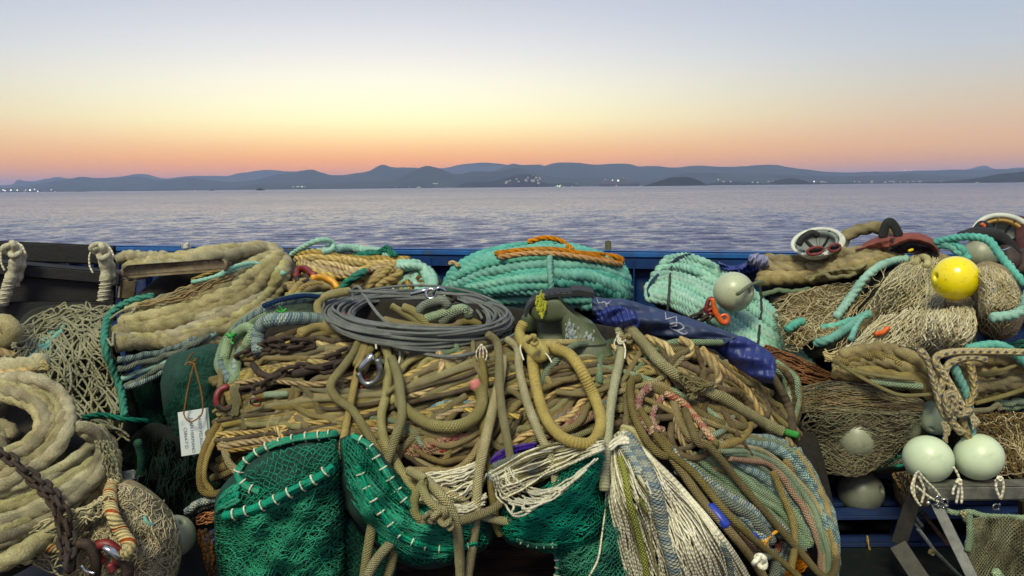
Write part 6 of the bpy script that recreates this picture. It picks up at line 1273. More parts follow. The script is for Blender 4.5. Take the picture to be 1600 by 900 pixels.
net(t, 'netting', Guide([[(120, 850), (160, 780), (200, 752)], [(170, 900), (210, 830), (240, 772)], [(220, 940), (255, 870), (270, 805)], [(270, 920), (282, 870), (284, 840)]], pn.D, .03), 13, 13, .0024, NETC, jit=.35, pj=5, lj=.02, k=4, seg=3)
bundle(t, 'netting_strand', [[(-20, 870), (40, 880), (100, 900)], [(20, 840), (70, 850), (110, 880)], [(100, 800), (140, 790), (170, 770)], [(110, 820), (150, 810), (190, 800)]], 80, 1.5, lambda x, y: 2.72+0*np.asarray(x), [NETC, NETG], jit=6, lift=.0, lj=.06, k=4, joined=True, wf=3, ends=.3)
bundle(t, 'netting_strand', [[(150, 690), (160, 720), (168, 760)], [(175, 690), (186, 725), (190, 755)]], 26, 1.3, lambda x, y: 2.95+0*np.asarray(x), [NETG], jit=5, lj=.04, k=4, joined=True, wf=4)
line(t, 'teal_strand', [(225, 808), (230, 816), (238, 820)], 2.6, pn.D, TEAL, .04)
t = thing('red_threaded_rope', 'cream rope with red spiral thread hanging over the cream net bundle', 'rope', P1(195, 865, 2.7))
line(t, 'rope', [(178, 752), (172, 768), (173, 792), (182, 818), (194, 838), (203, 852), (196, 866)], 9, pn.D, REDW, .10)
bundle(t, 'frayed_end', [[(200, 850), (205, 862), (200, 876)], [(192, 855), (190, 866), (180, 872)]], 26, 1.6, pn.D, [CORD], jit=2, lift=.11, k=4, joined=True)
line(t, 'rope', [(70, 856), (95, 858), (112, 866)], 6, lambda x, y: 2.66+0*np.asarray(x), REDW, .0)
t = thing('grey_float', 'dirty grey float half hidden behind the cream net bundle at the bottom left', 'float', P1(284, 890, 3.1))
ball(P1(272, 838, 3.12), 34*3.12/F, (.5, -.2, .8), FGREY, t)
t = thing('steel_bucket', 'grey steel bin rim in the dark gap behind the red threaded rope', 'bin', P1(205, 790, 3.9))
bc = P1(203, 742, 3.9); bz = bc[2]
add('bin_shell', lathe([(.055, -bz), (.068, 0), (.072, .004), (.072, -.01), (.066, -.01), (.052, -bz+.03), (.001, -bz+.03)], 28, bc, (0, 0, 1)), STEEL, t)
line(t, 'bin_handle', [(190, 742), (196, 752), (212, 754), (218, 743)], 1.4, lambda x, y: 3.82+0*np.asarray(x), STEEL, .0, 6)

# ------------------------------------------------------------------ S  right hand heap
t = thing('olive_hawser_hank', 'hank of thick olive brown hawser along the top left of the right hand heap', 'rope hank', P1(1290, 450, 4.6))
core(t, 'hank_core', [(1190, 405), (1260, 398), (1340, 392), (1400, 392), (1390, 430), (1300, 460), (1200, 470)], DR, .08, .5, DARK)
bundle(t, 'hawser_turn', [[(1195, 402), (1240, 404), (1320, 394), (1390, 392)], [(1192, 420), (1270, 420), (1340, 408), (1400, 396)], [(1185, 442), (1260, 438), (1330, 422), (1410, 400)]], 6, 9.3, DR, OLHAW, lift=.03, lj=.04, lobes=3, amp=.16, pitch=.075, jit=1.5, rvar=.08, fuzz=160)
bundle(t, 'cord', [[(1270, 432), (1300, 424), (1340, 410), (1372, 398)], [(1250, 440), (1272, 432), (1300, 442), (1320, 436)]], 2, 3, DR, TANL, lift=.12)
bundle(t, 'pale_green_rope', [[(1190, 456), (1225, 456), (1265, 452)]], 1, 4, DR, PGRN, lift=.04)
line(t, 'standing_loop', [(1312, 390), (1318, 374), (1335, 362), (1362, 356), (1385, 358), (1400, 372), (1408, 384)], 8.5, lambda x, y: 4.72+0*np.asarray(x), OLHAW, .0, lobes=3, pitch=.075, fuzz=160)
# fine brown net under it
t = thing('brown_net_heap', 'tangle of brown and cream netting in the middle left of the right hand heap', 'fishing net', P1(1270, 540, 4.1))
core(t, 'heap_core', [(1200, 460), (1270, 450), (1360, 425), (1420, 410), (1380, 480), (1310, 540), (1300, 560), (1230, 550), (1200, 500)], DR, .05, .5, DARKG)
bundle(t, 'netting_strand', [[(1205, 470), (1270, 452), (1350, 440)], [(1205, 505), (1280, 490), (1350, 470)], [(1230, 550), (1270, 530), (1320, 510)]], 220, .75, DR, [NETC, NETB, NETD], jit=7, lift=.02, lj=.05, k=4, joined=True, wf=5, ends=.3)
net(t, 'netting', Guide([[(1205, 470), (1215, 510), (1235, 550)], [(1260, 460), (1270, 500), (1275, 540)], [(1330, 440), (1325, 480), (1310, 520)], [(1390, 415), (1365, 460), (1330, 510)]], DR, .05), 19, 14, .0016, NETC, jit=.35, pj=5, lj=.03, k=4, seg=3)
bundle(t, 'dark_rope', [[(1240, 480), (1280, 470), (1330, 455)], [(1270, 525), (1300, 510), (1340, 490)]], 5, 6, DR, BROWN, lift=.0, jit=4)
t = thing('pale_teal_rope_length', 'pale teal fuzzy rope running up the left side of the cream net', 'rope', P1(1310, 530, 4.0))
line(t, 'rope', [(1308, 494), (1330, 464), (1350, 436), (1372, 418), (1396, 408), (1418, 404)], 5.8, DR, PTEAL, .10, lobes=3, fz=.03, pitch=.036, fuzz=200)
t = thing('teal_rope_length', 'teal rope lying under the lower left edge of the cream net', 'rope', P1(1300, 540, 4.0))
line(t, 'rope', [(1276, 536), (1300, 528), (1325, 512), (1345, 496), (1360, 490)], 6, DR, TEAL, .10, lobes=3, pitch=.03); line(t, 'rope', [(1230, 515), (1245, 505), (1255, 502)], 6, DR, TEAL, .08, lobes=3, pitch=.03); line(t, 'rope', [(1330, 530), (1340, 505), (1355, 488)], 4, DR, TEAL, .11, lobes=3)
line(t, 'rope', [(1285, 512), (1310, 508), (1330, 500)], 5, DR, TEAL, .06, lobes=3)
# cream net
t = thing('cream_net', 'cream netting falling in fine folds under the yellow float', 'fishing net', P1(1410, 560, 3.9))
core(t, 'net_core', [(1295, 560), (1330, 500), (1370, 450), (1420, 402), (1480, 398), (1520, 440), (1528, 500), (1515, 550), (1440, 556), (1340, 568)], DR, .05, .5, TANM)
cg = [[(1412, 402), (1372, 450), (1325, 515), (1288, 556)], [(1430, 402), (1395, 470), (1350, 560)], [(1455, 405), (1440, 480), (1412, 562)], [(1485, 420), (1495, 490), (1480, 556)], [(1505, 440), (1527, 495), (1512, 548)]]
net(t, 'netting', Guide(cg, DR, .03), 56, 20, .0014, NETC, jit=.25, pj=3, lj=.02, k=3, seg=2)
bundle(t, 'netting_strand', [[(1380, 490), (1340, 530), (1300, 560)], [(1430, 480), (1400, 520), (1360, 565)], [(1480, 480), (1465, 520), (1440, 562)], [(1520, 470), (1524, 510), (1512, 550)]], 330, .85, DR, [NETC, WCORD, NETC], jit=4, lift=.05, lj=.05, k=4, joined=True, wf=1.6, cross=.05, ends=.15)
bundle(t, 'netting_strand', [[(1420, 405), (1390, 430), (1350, 490)], [(1460, 400), (1450, 440), (1420, 490)], [(1490, 420), (1480, 450), (1470, 490)]], 230, .8, DR, [NETC, NETG, NETC], jit=4, lift=.04, lj=.04, k=4, joined=True, wf=1.6, cross=.08, ends=.2)
bundle(t, 'loose_strand', [[(1288, 548), (1300, 552), (1320, 545)], [(1290, 562), (1310, 568), (1340, 560)]], 24, 1.3, DR, [NETC], jit=5, lift=.06, k=4, joined=True, wf=4)
line(t, 'orange_rag', [(1368, 522), (1378, 520), (1388, 512)], 3.5, DR, ORP, .12); line(t, 'white_strip', [(1430, 412), (1440, 402), (1450, 406), (1448, 416)], 5, DR, HAWS, .09)
pr_ = Pill([(1518, 418), (1540, 408), (1572, 418), (1594, 450), (1602, 485), (1590, 520), (1562, 532), (1532, 522), (1524, 480)], 3.95, .25, .25, (1560, 468), .01)
t = thing('cream_net_bundle', 'rounded cream net bundle with open meshes at the right edge beside the yellow float', 'fishing net', P1(1560, 530, 3.9))
add('bundle_core', pr_.geo(.05), TANM, t, kind='stuff')
bundle(t, 'netting_strand', [[(1522, 420), (1530, 460), (1530, 500)], [(1550, 412), (1560, 450), (1560, 490)], [(1580, 430), (1592, 460), (1594, 490)]], 280, .75, pr_.D, [NETC, WCORD, NETC], jit=4, lift=.02, lj=.04, k=4, joined=True, wf=4, ends=.2)
net(t, 'netting', Guide([[(1524, 440), (1525, 490), (1535, 524)], [(1555, 420), (1558, 480), (1560, 531)], [(1585, 440), (1596, 490), (1586, 524)]], pr_.D, .035), 15, 15, .0017, NETC, jit=.25, pj=3, lj=.01, k=4, seg=2)
# yellow float
t = thing('yellow_float', 'bright yellow ball float on top of the cream net at right', 'float', P1(1493, 470, 3.8))
ball(P1(1493, 435, 3.83), 35*3.83/F, (1, .12, -.12), FYEL, t)
t = thing('grey_float', 'dirty grey float half buried in netting behind the yellow float', 'float', P1(1530, 408, 4.3))
ball(P1(1532, 398, 4.35), 27*4.35/F, (.8, .3, .4), FGREY, t)
# teal ropes at right
t = thing('teal_arch_rope', 'teal rope arching over the grey float at the top of the right hand heap', 'rope', P1(1520, 380, 4.3))
Da = lambda x, y: np.interp(np.asarray(x, float), [1460, 1540, 1600], [4.35, 4.15, 3.95])
line(t, 'rope', [(1462, 378), (1490, 372), (1520, 370), (1545, 376), (1562, 398), (1580, 420), (1596, 438), (1625, 470)], 5, Da, TEAL, .02, lobes=3, pitch=.03)
bundle(t, 'rope', [[(1466, 384), (1485, 388), (1500, 398), (1508, 408)], [(1470, 378), (1495, 384), (1515, 402)]], 3, 5, Da, TEAL, lift=.0, lobes=3, jit=2, pitch=.03)
t = thing('teal_edge_rope', 'pale teal rope bend at the right edge of the frame beside the rounded net bundle', 'rope', P1(1590, 500, 3.8))
line(t, 'rope', [(1625, 440), (1606, 460), (1600, 480), (1588, 490), (1572, 494), (1550, 496)], 6.5, lambda x, y: 3.62+0*np.asarray(x), PTEAL, .0, lobes=3, pitch=.035)
t = thing('teal_lower_rope', 'teal rope crossing the right edge below the rounded cream net bundle', 'rope', P1(1560, 550, 3.6))
line(t, 'rope', [(1512, 546), (1540, 540), (1565, 541), (1585, 552), (1600, 565), (1625, 580)], 6, lambda x, y: 3.56+0*np.asarray(x), TEAL, .0, lobes=3, pitch=.03)
bundle(t, 'dark_teal_netting', [[(1515, 530), (1550, 540), (1610, 530)], [(1515, 545), (1560, 552), (1610, 548)]], 24, 2, lambda x, y: 3.75+0*np.asarray(x), [GNETD, GROPE], jit=4, k=4, joined=True, wf=4)
# helmets
def helmet(label, c, rad, axis, seed, straps=True):
    t = thing('hard_hat', label, 'helmet', (c[0], c[1], c[2]-rad))
    ax = np.array(axis, float); ax /= np.linalg.norm(ax)
    pr = [(rad*math.sin(a), -rad*.85*math.cos(a)) for a in np.linspace(.02, math.pi/2, 16)]+[(rad*1.1, .02*rad), (rad*1.12, .05*rad), (rad*1.02, .07*rad), (rad*.95, .04*rad)]+[(rad*.94*math.sin(a), -rad*.79*math.cos(a)) for a in np.linspace(math.pi/2, .02, 16)]
    add('shell', lathe(pr, 40, c, ax, (1.12, .95)), WHITEP, t)
    x = np.cross(ax, [.1, .2, 1]); x /= np.linalg.norm(x); y = np.cross(ax, x)
    add('liner', lathe([(rad*.89*math.sin(a), -rad*.70*math.cos(a)) for a in np.linspace(.02, 1.2, 12)], 32, c, ax, (1.1, .93)), PLG, t)
    for k, an in enumerate((0.4, 1.1, 1.75, 2.5)):
        dirv = math.cos(an)*x*1.08+math.sin(an)*y*.92
        q = np.array([c+dirv*rad*.9*math.sin(b)-ax*(rad*.66*math.cos(b)-.10*rad) for b in np.linspace(-1.5, 1.5, 16)])
        add('harness_strap', tube(q, .008, 6, flat=.35), [PLG, BLKC][k % 2], t)
    hb = np.array([c+(math.cos(a)*x*1.08+math.sin(a)*y*.92)*rad*.86-ax*.16*rad for a in np.linspace(0, 2*math.pi, 40)])
    add('headband', tube(hb, .011, 8, flat=2.0, close=False, ref=ax), [PLG, FOAM][seed % 2], t)
    al = np.linspace(-1.15, 1.15, 22)+(2.4 if seed == 0 else -1.2); wd = .30*np.cos((al-al.mean())*1.35)
    vi = [c+(math.cos(a)*x*1.12+math.sin(a)*y*.95)*rad*1.05+ax*.02*rad for a in al]; vo = [c+(math.cos(a)*x*1.12+math.sin(a)*y*.95)*rad*(1.06+w_)+ax*(.10+.1*w_)*rad for a, w_ in zip(al, wd)]
    V = np.array(vi+vo+[p+ax*.012 for p in vi]+[p+ax*.008 for p in vo]); n = 22; f = []
    for i in range(n-1): f += [[i, i+1, n+i+1, n+i], [2*n+i, 3*n+i, 3*n+i+1, 2*n+i+1], [n+i, n+i+1, 3*n+i+1, 3*n+i]]
    if seed == 0: add('brim', (V, np.array(f)), WHITEP, t)
    return t, x, y, ax
PLG = plainmat('grey helmet harness', (120, 128, 124), rough=.6, bump=.2); FOAM = plainmat('tan foam band', (176, 142, 74), (150, 118, 60), rough=.9, bump=.6)
c1_ = P1(1276, 378, 4.62); t, hx, hy, ha = helmet('upturned white hard hat with grey harness on the olive hawser hank', c1_, .118, (-.40, -.48, .78), 0)
line(t, 'black_strap', [(1248, 382), (1254, 372), (1268, 364), (1278, 368)], 5, lambda x, y: 4.55+0*np.asarray(x), BLKC, .0)
RRIB = plainmat('red rubber trim', (120, 44, 42), (96, 34, 34), rough=.7)
t = thing('red_goggle_strap', 'red rimmed goggle lenses hanging below the left hard hat', 'goggles', P1(1290, 395, 4.5))
for cx_, cy_, a_ in ((1274, 392, 13), (1304, 387, 9)):
    th = np.linspace(0, 6.283, 30); add('lens_rim', tube(P(cx_+a_*np.cos(th), cy_+5.5*np.sin(th)-.15*a_*np.cos(th), np.full(30, 4.46)), .0075, 8, close=False), RRIB, t)
    add('lens', tube(P([cx_-a_*.7, cx_+a_*.7], [cy_+1, cy_-1], np.full(2, 4.48)), .011, 8, flat=.5), BLKC, t)
c2_ = P1(1568, 372, 4.62); t, hx, hy, ha = helmet('white hard hat with tan foam band lying on its side at the top right', c2_, .145, (-.12, -.85, .36), 1)
line(t, 'black_buckle', [(1526, 358), (1534, 350), (1545, 356), (1550, 364)], 5, lambda x, y: 4.44+0*np.asarray(x), BLKC, .0); line(t, 'orange_tab', [(1534, 350), (1538, 354)], 2.6, lambda x, y: 4.42+0*np.asarray(x), ORP, .02)
# red brown bag with strap
RBAG = plainmat('faded red brown canvas', (122, 62, 50), (98, 48, 40), rough=.85, scale=12, bump=.6, bscale=60, spots=(80, 52, 42), spotscale=8)
RBIN = plainmat('dark bag lining', (46, 28, 28), rough=.95, bump=.3)
t = thing('canvas_bag', 'faded red brown canvas bag lying open on the right hand heap with black strap', 'bag', P1(1410, 400, 4.5))
Dg = lambda x, y: 4.5+.003*(400-np.asarray(y, float))
sheet(t, 'canvas', [(1336, 389), (1365, 372), (1400, 365), (1440, 365), (1465, 380), (1469, 394)], [(1340, 391), (1372, 389), (1390, 389), (1420, 380), (1448, 384), (1462, 396)], Dg, RBAG, .06, seed=12, bulge=.08, fold=.012)
sheet(t, 'lining', [(1388, 388), (1410, 378), (1440, 380), (1464, 392)], [(1392, 398), (1415, 396), (1440, 398), (1462, 400)], Dg, RBIN, .0, seed=13, bulge=.02, fold=.01)
line(t, 'bag_edge', [(1388, 390), (1400, 384), (1420, 378), (1445, 381), (1463, 393), (1455, 400), (1445, 396)], 2, Dg, BLKC, .10, 6)
line(t, 'yellow_tab', [(1420, 392), (1426, 390)], 2, Dg, FYEL, .06)
line(t, 'printed_mark', [(1398, 373), (1391, 374), (1396, 377), (1390, 379)], 1, Dg, BLKC, .15, 5)
q = spline([(1379, 370), (1384, 352), (1390, 347), (1398, 354), (1405, 368)], 24); add('black_strap', tube(P(q[:, 0], q[:, 1], np.full(24, 4.46)), .026, 8, flat=.25, ref=(0, -1, .1)), BLKC, t)
# dark jackets at top right
DJ = plainmat('dark rubber glove', (58, 40, 36), (40, 30, 28), rough=.7, scale=14, bump=.5)
t = thing('dark_oilskin', 'dark oilskin bundle and brown gloves below the top right hard hat', 'clothing', P1(1580, 430, 4.3))
loft(t, 'black_roll', smooth_rings([(1500, 368, 4.36, 5, .03, 1.57), (1530, 364, 4.36, 9, .05, 1.5), (1560, 370, 4.36, 10, .05, 1.1), (1580, 390, 4.35, 8, .045, .7), (1592, 412, 4.34, 6, .04, .5)], 30), BLKC)
loft(t, 'brown_glove', smooth_rings([(1572, 384, 4.28, 6, .03, .1), (1578, 400, 4.26, 13, .05, .1), (1576, 414, 4.25, 12, .045, 0), (1574, 424, 4.25, 5, .02, 0)], 24), DJ)
loft(t, 'brown_glove', smooth_rings([(1600, 390, 4.28, 6, .03, .2), (1600, 405, 4.26, 12, .05, .2), (1594, 420, 4.25, 11, .045, 0), (1592, 430, 4.25, 5, .02, 0)], 24), DJ)
loft(t, 'red_sleeve', smooth_rings([(1596, 338, 4.7, 4, .03, 0), (1606, 352, 4.65, 14, .06, .1), (1612, 380, 4.5, 18, .08, .1), (1612, 420, 4.4, 16, .08, 0)], 24), plainmat('dark red cloth', (74, 34, 34), (54, 26, 28), rough=.9, bump=.5))
line(t, 'steel_clip', [(1560, 392), (1570, 390), (1578, 387)], 1.2, lambda x, y: 4.18+0*np.asarray(x), CHROME, .0, 6); line(t, 'steel_clip', [(1582, 412), (1586, 420)], 1.6, lambda x, y: 4.18+0*np.asarray(x), CHROME, .0, 6)

# ------------------------------------------------------------------ T  lower right
t = thing('dark_olive_hank', 'dark olive shaggy rope hank below the cream net at right', 'rope hank', P1(1380, 620, 3.7))
core(t, 'hank_core', [(1300, 560), (1340, 540), (1430, 545), (1475, 580), (1470, 625), (1400, 630), (1310, 605)], DT, .08, .4, DARK)
bundle(t, 'hawser_turn', [[(1318, 548), (1375, 540), (1425, 556), (1462, 596)], [(1303, 572), (1365, 568), (1425, 582), (1464, 608)], [(1308, 594), (1380, 600), (1460, 622)]], 8, 9.5, DT, [OLHAW, OLIVE, OLHAW], lift=.03, jit=2.5, fz=.06, k=12, lobes=3, pitch=.07, fuzz=160)
line(t, 'tan_cord', [(1303, 562), (1330, 578), (1380, 588), (1430, 593)], 2.6, DT, TANL, .12); line(t, 'tan_cord', [(1303, 564), (1350, 592), (1390, 612), (1415, 618), (1460, 616)], 2.8, DT, TANL, .12); line(t, 'pale_green_rope', [(1360, 596), (1400, 600), (1440, 604)], 5, DT, PGRN, .10)
t = thing('dark_olive_hank', 'dark olive rope hank at the right edge behind the knotted flecked rope', 'rope hank', P1(1560, 640, 3.7))
core(t, 'hank_core', [(1480, 560), (1540, 552), (1640, 552), (1640, 640), (1540, 650), (1490, 640)], DT, .08, .4, DARK)
bundle(t, 'hawser_turn', [[(1490, 570), (1540, 562), (1640, 566)], [(1500, 600), (1550, 596), (1640, 590)], [(1500, 628), (1550, 618), (1640, 606)]], 8, 9, DT, [OLHAW, OLIVE], lift=.03, jit=2.5, fz=.06, k=12, lobes=3, pitch=.07, fuzz=160)
line(t, 'tan_cord', [(1520, 586), (1560, 580), (1590, 570)], 2.4, DT, TANL, .12); line(t, 'tan_cord', [(1525, 630), (1570, 618), (1625, 600)], 3, DT, TANL, .12); bundle(t, 'pale_green_rope', [[(1560, 630), (1590, 628), (1640, 622)], [(1560, 640), (1600, 640), (1640, 640)]], 2, 6, DT, PGRN, lift=.05)
t = thing('grey_net_roll', 'roll of fine grey netting under the dark olive hank', 'fishing net', P1(1340, 640, 3.75))
core(t, 'roll_core', [(1250, 625), (1290, 596), (1360, 600), (1440, 625), (1445, 645), (1360, 650), (1260, 648)], DT, .02, .35, GREYM)
bundle(t, 'netting_strand', [[(1252, 606), (1300, 596), (1370, 604), (1442, 626)], [(1250, 624), (1320, 618), (1380, 624), (1442, 634)], [(1252, 645), (1330, 642), (1440, 644)]], 240, .8, DT, [NETG, NETD, NETD, NETB], jit=3, lift=.02, lj=.05, k=4, joined=True, wf=3)
t = thing('floats_in_net', 'brown net wrapped round hidden floats at the right below the grey net roll', 'fishing net', P1(1340, 740, 3.75))
core(t, 'net_core', [(1252, 660), (1300, 646), (1400, 646), (1446, 660), (1440, 720), (1390, 740), (1330, 740), (1270, 720)], DT, .05, .4, GREYM)
bundle(t, 'netting_strand', [[(1252, 650), (1340, 645), (1440, 648)], [(1256, 690), (1340, 690), (1430, 664)], [(1290, 738), (1350, 740), (1420, 690)]], 230, .62, DT, [NETD, NETG, NETD], jit=5, lift=.04, lj=.04, k=4, joined=True, wf=3, ends=.25)
net(t, 'netting', Guide([[(1254, 650), (1256, 690), (1285, 735)], [(1310, 648), (1310, 700), (1335, 742)], [(1380, 648), (1375, 700), (1370, 735)], [(1442, 650), (1425, 680), (1400, 720)]], DT, .06), 20, 15, .0012, NETG, jit=.3, pj=4, lj=.02, k=4, seg=2)
ball(P1(1338, 682, 3.76), 36*3.76/F, (.2, .5, .8), FGREY, t, 'netted_float'); ball(P1(1412, 668, 3.68), 26*3.68/F, (.2, .5, .8), FGREY, t, 'netted_float')
bundle(t, 'green_rope', [[(1365, 722), (1400, 712), (1440, 700)], [(1370, 735), (1410, 730), (1440, 716)]], 3, 5, DT, [GROPE, PGRN, OLIVE], lift=.0, jit=2)
bundle(t, 'red_fibre', [[(1395, 740), (1410, 770), (1420, 800)], [(1425, 735), (1430, 770), (1436, 800)]], 60, 1.3, lambda x, y: 3.72+0*np.asarray(x), [ropemat('dull red twine', (112, 60, 54), (86, 46, 44), (60, 40, 34), 'plain', .02), NETB, NETG], jit=5, lj=.05, k=4, joined=True, wf=3)
core(t, 'net_tail', [(1392, 735), (1440, 735), (1455, 790), (1440, 812), (1410, 805), (1398, 775)], lambda x, y: 3.72+0*np.asarray(x), .05, .2, TANM)
# brown net mass at right
t = thing('brown_net_mass', 'mass of brown and golden netting at the right edge behind the white floats', 'fishing net', P1(1570, 750, 3.7))
core(t, 'mass_core', [(1480, 650), (1540, 640), (1640, 640), (1640, 790), (1560, 770), (1490, 760)], DT, .06, .4, DARKG)
bundle(t, 'netting_strand', [[(1490, 640), (1550, 650), (1640, 640)], [(1500, 680), (1570, 690), (1640, 690)], [(1520, 740), (1580, 740), (1640, 745)]], 240, .8, DT, [NETB, NETC, GOLD, NETB], jit=7, lift=.03, lj=.06, k=4, joined=True, wf=5, ends=.3)
bundle(t, 'netting_strand', [[(1540, 640), (1560, 690), (1575, 750)], [(1580, 640), (1600, 690), (1630, 750)]], 170, .8, DT, [NETB, NETC, BROWN], jit=7, lift=.04, lj=.05, k=4, joined=True, wf=4, ends=.3)
bundle(t, 'dark_strand', [[(1540, 700), (1555, 670), (1575, 645)], [(1550, 710), (1570, 680), (1590, 650)]], 8, 3, DT, BROWN, lift=.06, jit=3)
# white floats
D3f = 3.42
t = thing('white_float', 'left of the two large white floats lashed on the steel bar', 'float', P1(1450, 752, D3f)); ball(P1(1450, 717, D3f), 38.5*D3f/F, (-.62, -.62, -.62), FWHITE, t, squash=.95, hole=.10)
t = thing('white_float', 'right of the two large white floats lashed on the steel bar', 'float', P1(1528, 750, D3f)); ball(P1(1529, 714, D3f), 38*D3f/F, (.75, -.3, -.9), FWHITE, t, squash=.95, hole=.10)
t = thing('white_float', 'smaller looking white float tucked behind the knotted flecked rope', 'float', P1(1463, 682, 3.62)); ball(P1(1464, 652, 3.62), 28*3.62/F, (.6, .6, .5), FWHITE, t)
t = thing('grey_float', 'dark grey float with open eye sitting on the blue pallet', 'float', P1(1345, 804, 3.85)); ball(P1(1345, 769, 3.85), 36*3.85/F, (.62, -.62, .32), FDARK, t, hole=.17)
# flecked rope knot
t = thing('flecked_rope', 'cream rope with blue flecks knotted above the white floats', 'rope', P1(1490, 690, 3.5))
Dk_ = lambda x, y: np.interp(np.asarray(y, float), [540, 620, 720], [3.5, 3.47, 3.45])
for q in ([(1438, 548), (1450, 564), (1458, 590), (1464, 612), (1468, 635)], [(1640, 552), (1580, 550), (1530, 549), (1490, 550), (1466, 556), (1462, 566), (1474, 584), (1486, 604), (1496, 622), (1504, 636)], [(1540, 562), (1520, 558), (1500, 560), (1482, 570), (1474, 592), (1468, 620), (1474, 645), (1490, 662), (1502, 676)],
          [(1500, 562), (1514, 568), (1520, 590), (1522, 612), (1512, 634), (1500, 646)], [(1502, 650), (1508, 670), (1514, 684)]): line(t, 'rope', q, 5.2, Dk_, FLECK, RNG.uniform(.02, .05))
line(t, 'knot_turn', [(1484, 650), (1478, 625), (1482, 614), (1490, 620), (1492, 640), (1502, 648), (1516, 640)], 5.4, Dk_, FLECK, .07); knot(t, 1498, 644, 3.44, 8, FLECK, 'knot', 51)
bundle(t, 'frayed_end', [[(1508, 640), (1516, 650), (1520, 670)], [(1515, 640), (1524, 652), (1530, 660)]], 26, 1.4, Dk_, [CORD], jit=3, lift=.06, k=4, joined=True)
line(t, 'tail', [(1520, 642), (1545, 640), (1560, 632), (1562, 640)], 3.5, Dk_, TANL, .05)
bundle(t, 'frayed_end', [[(1472, 660), (1476, 680), (1480, 690)], [(1478, 660), (1484, 675), (1474, 685)]], 20, 1.6, Dk_, [CORD], jit=3, lift=.05, k=4, joined=True)
t = thing('teal_rope_tail', 'teal rope running down through the knotted flecked rope', 'rope', P1(1516, 690, 3.5))
line(t, 'rope', [(1488, 566), (1498, 590), (1508, 610), (1515, 640), (1518, 665), (1516, 690)], 5.5, Dk_, TEAL, .015, lobes=3, pitch=.028)

# steel frame
FB = plainmat('worn galvanised bar', (132, 132, 122), (104, 104, 98), rough=.55, metal=.6, scale=24, bump=.3, spots=(96, 90, 74), spotscale=12)
FBL = plainmat('dull steel flat bar', (100, 102, 100), (78, 80, 80), rough=.6, metal=.5, scale=24, bump=.3)
t = thing('bar_stand', 'galvanised steel bar stand with flat bar legs carrying the two white floats', 'stand', P1(1520, 900, 3.3))
a_ = P1(1440, 766, 3.36); b_ = P1(1660, 764, 3.4)
add('top_bar', beam(a_, b_, .10, .062, .006), FB, t, smooth=False)
add('flat_leg', beam(P1(1462, 786, 3.30), P1(1530, 925, 3.05), .012,   .046, .002, upv=(.9, 0, .4)), FBL, t, smooth=False)
FD = plainmat('dark greasy bar', (52, 50, 44), (38, 37, 34), rough=.6, metal=.4, scale=24, bump=.3)
add('flat_leg', beam(P1(1428, 778, 3.36), P1(1404, 850, 3.34), .012, .07, .002, upv=(.9, 0, .3)), FD, t, smooth=False); add('flat_leg', beam(P1(1402, 850, 3.33), P1(1452, 925, 3.2), .012, .075, .002, upv=(.8, 0, .5)), FD, t, smooth=False)
add('cross_bar', beam(P1(1440, 800, 3.45), P1(1480, 850, 3.45), .02, .02, .003), RUST, t, smooth=False); add('rear_leg', beam(P1(1600, 780, 3.6), P1(1604, 900, 3.6), .04, .04, .004), RUST, t, smooth=False)
for s_ in ((1450, 786), (1478, 790)): add('bolt', tube(np.array([P1(*s_, 3.27), P1(*s_, 3.33)]), .011, 8), STEEL, t)
t = thing('turnbuckle', 'steel turnbuckle and wire hanging inside the frame legs', 'turnbuckle', P1(1460, 880, 3.4))
Dt = lambda x, y: 3.36+0*np.asarray(x)
for q in ([(1422, 810), (1436, 826)], [(1428, 806), (1441, 822)]): line(t, 'turnbuckle_bar', q, 2.2, Dt, STEEL, .0)
line(t, 'wire', [(1434, 826), (1448, 844), (1462, 862), (1500, 900), (1520, 915)], 2.5, Dt, WIRE, .0); knot(t, 1455, 862, 3.34, 5, TAN, 'cord_knot', 61)
t = thing('white_lashing', 'white cord lashings holding the two white floats to the steel bar', 'lashing', P1(1480, 790, 3.3))
Dl = lambda x, y: 3.27+0*np.asarray(x)
for q in ([(1432, 738), (1428, 755), (1430, 778), (1438, 790)], [(1434, 736), (1448, 752), (1462, 766), (1472, 780)], [(1430, 742), (1424, 765), (1434, 785)], [(1432, 760), (1450, 775), (1466, 784)], [(1436, 745), (1444, 765), (1440, 785)],
          [(1494, 735), (1499, 750), (1497, 770), (1494, 786)], [(1490, 730), (1498, 745), (1503, 770), (1502, 786)], [(1497, 752), (1490, 764), (1489, 772)], [(1555, 752), (1564, 745), (1568, 760), (1564, 780)], [(1560, 744), (1556, 760), (1562, 778)]): line(t, 'cord', q, 1.7, Dl, WCORD, .0, 6)
knot(t, 1498, 752, 3.26, 5, WCORD, 'cord_knot', 62); knot(t, 1561, 747, 3.26, 4, WCORD, 'cord_knot', 63)
t = thing('small_shackles', 'small bright shackles under the left end of the steel bar', 'shackle', P1(1460, 790, 3.3)); shackle(t, 1466, 781, 3.27, 15, .4, CHROME); shackle(t, 1474, 786, 3.27, 16, -.3, CHROME)
shackle(t, 1556, 792, 3.3, 13, 1.4, STEEL)
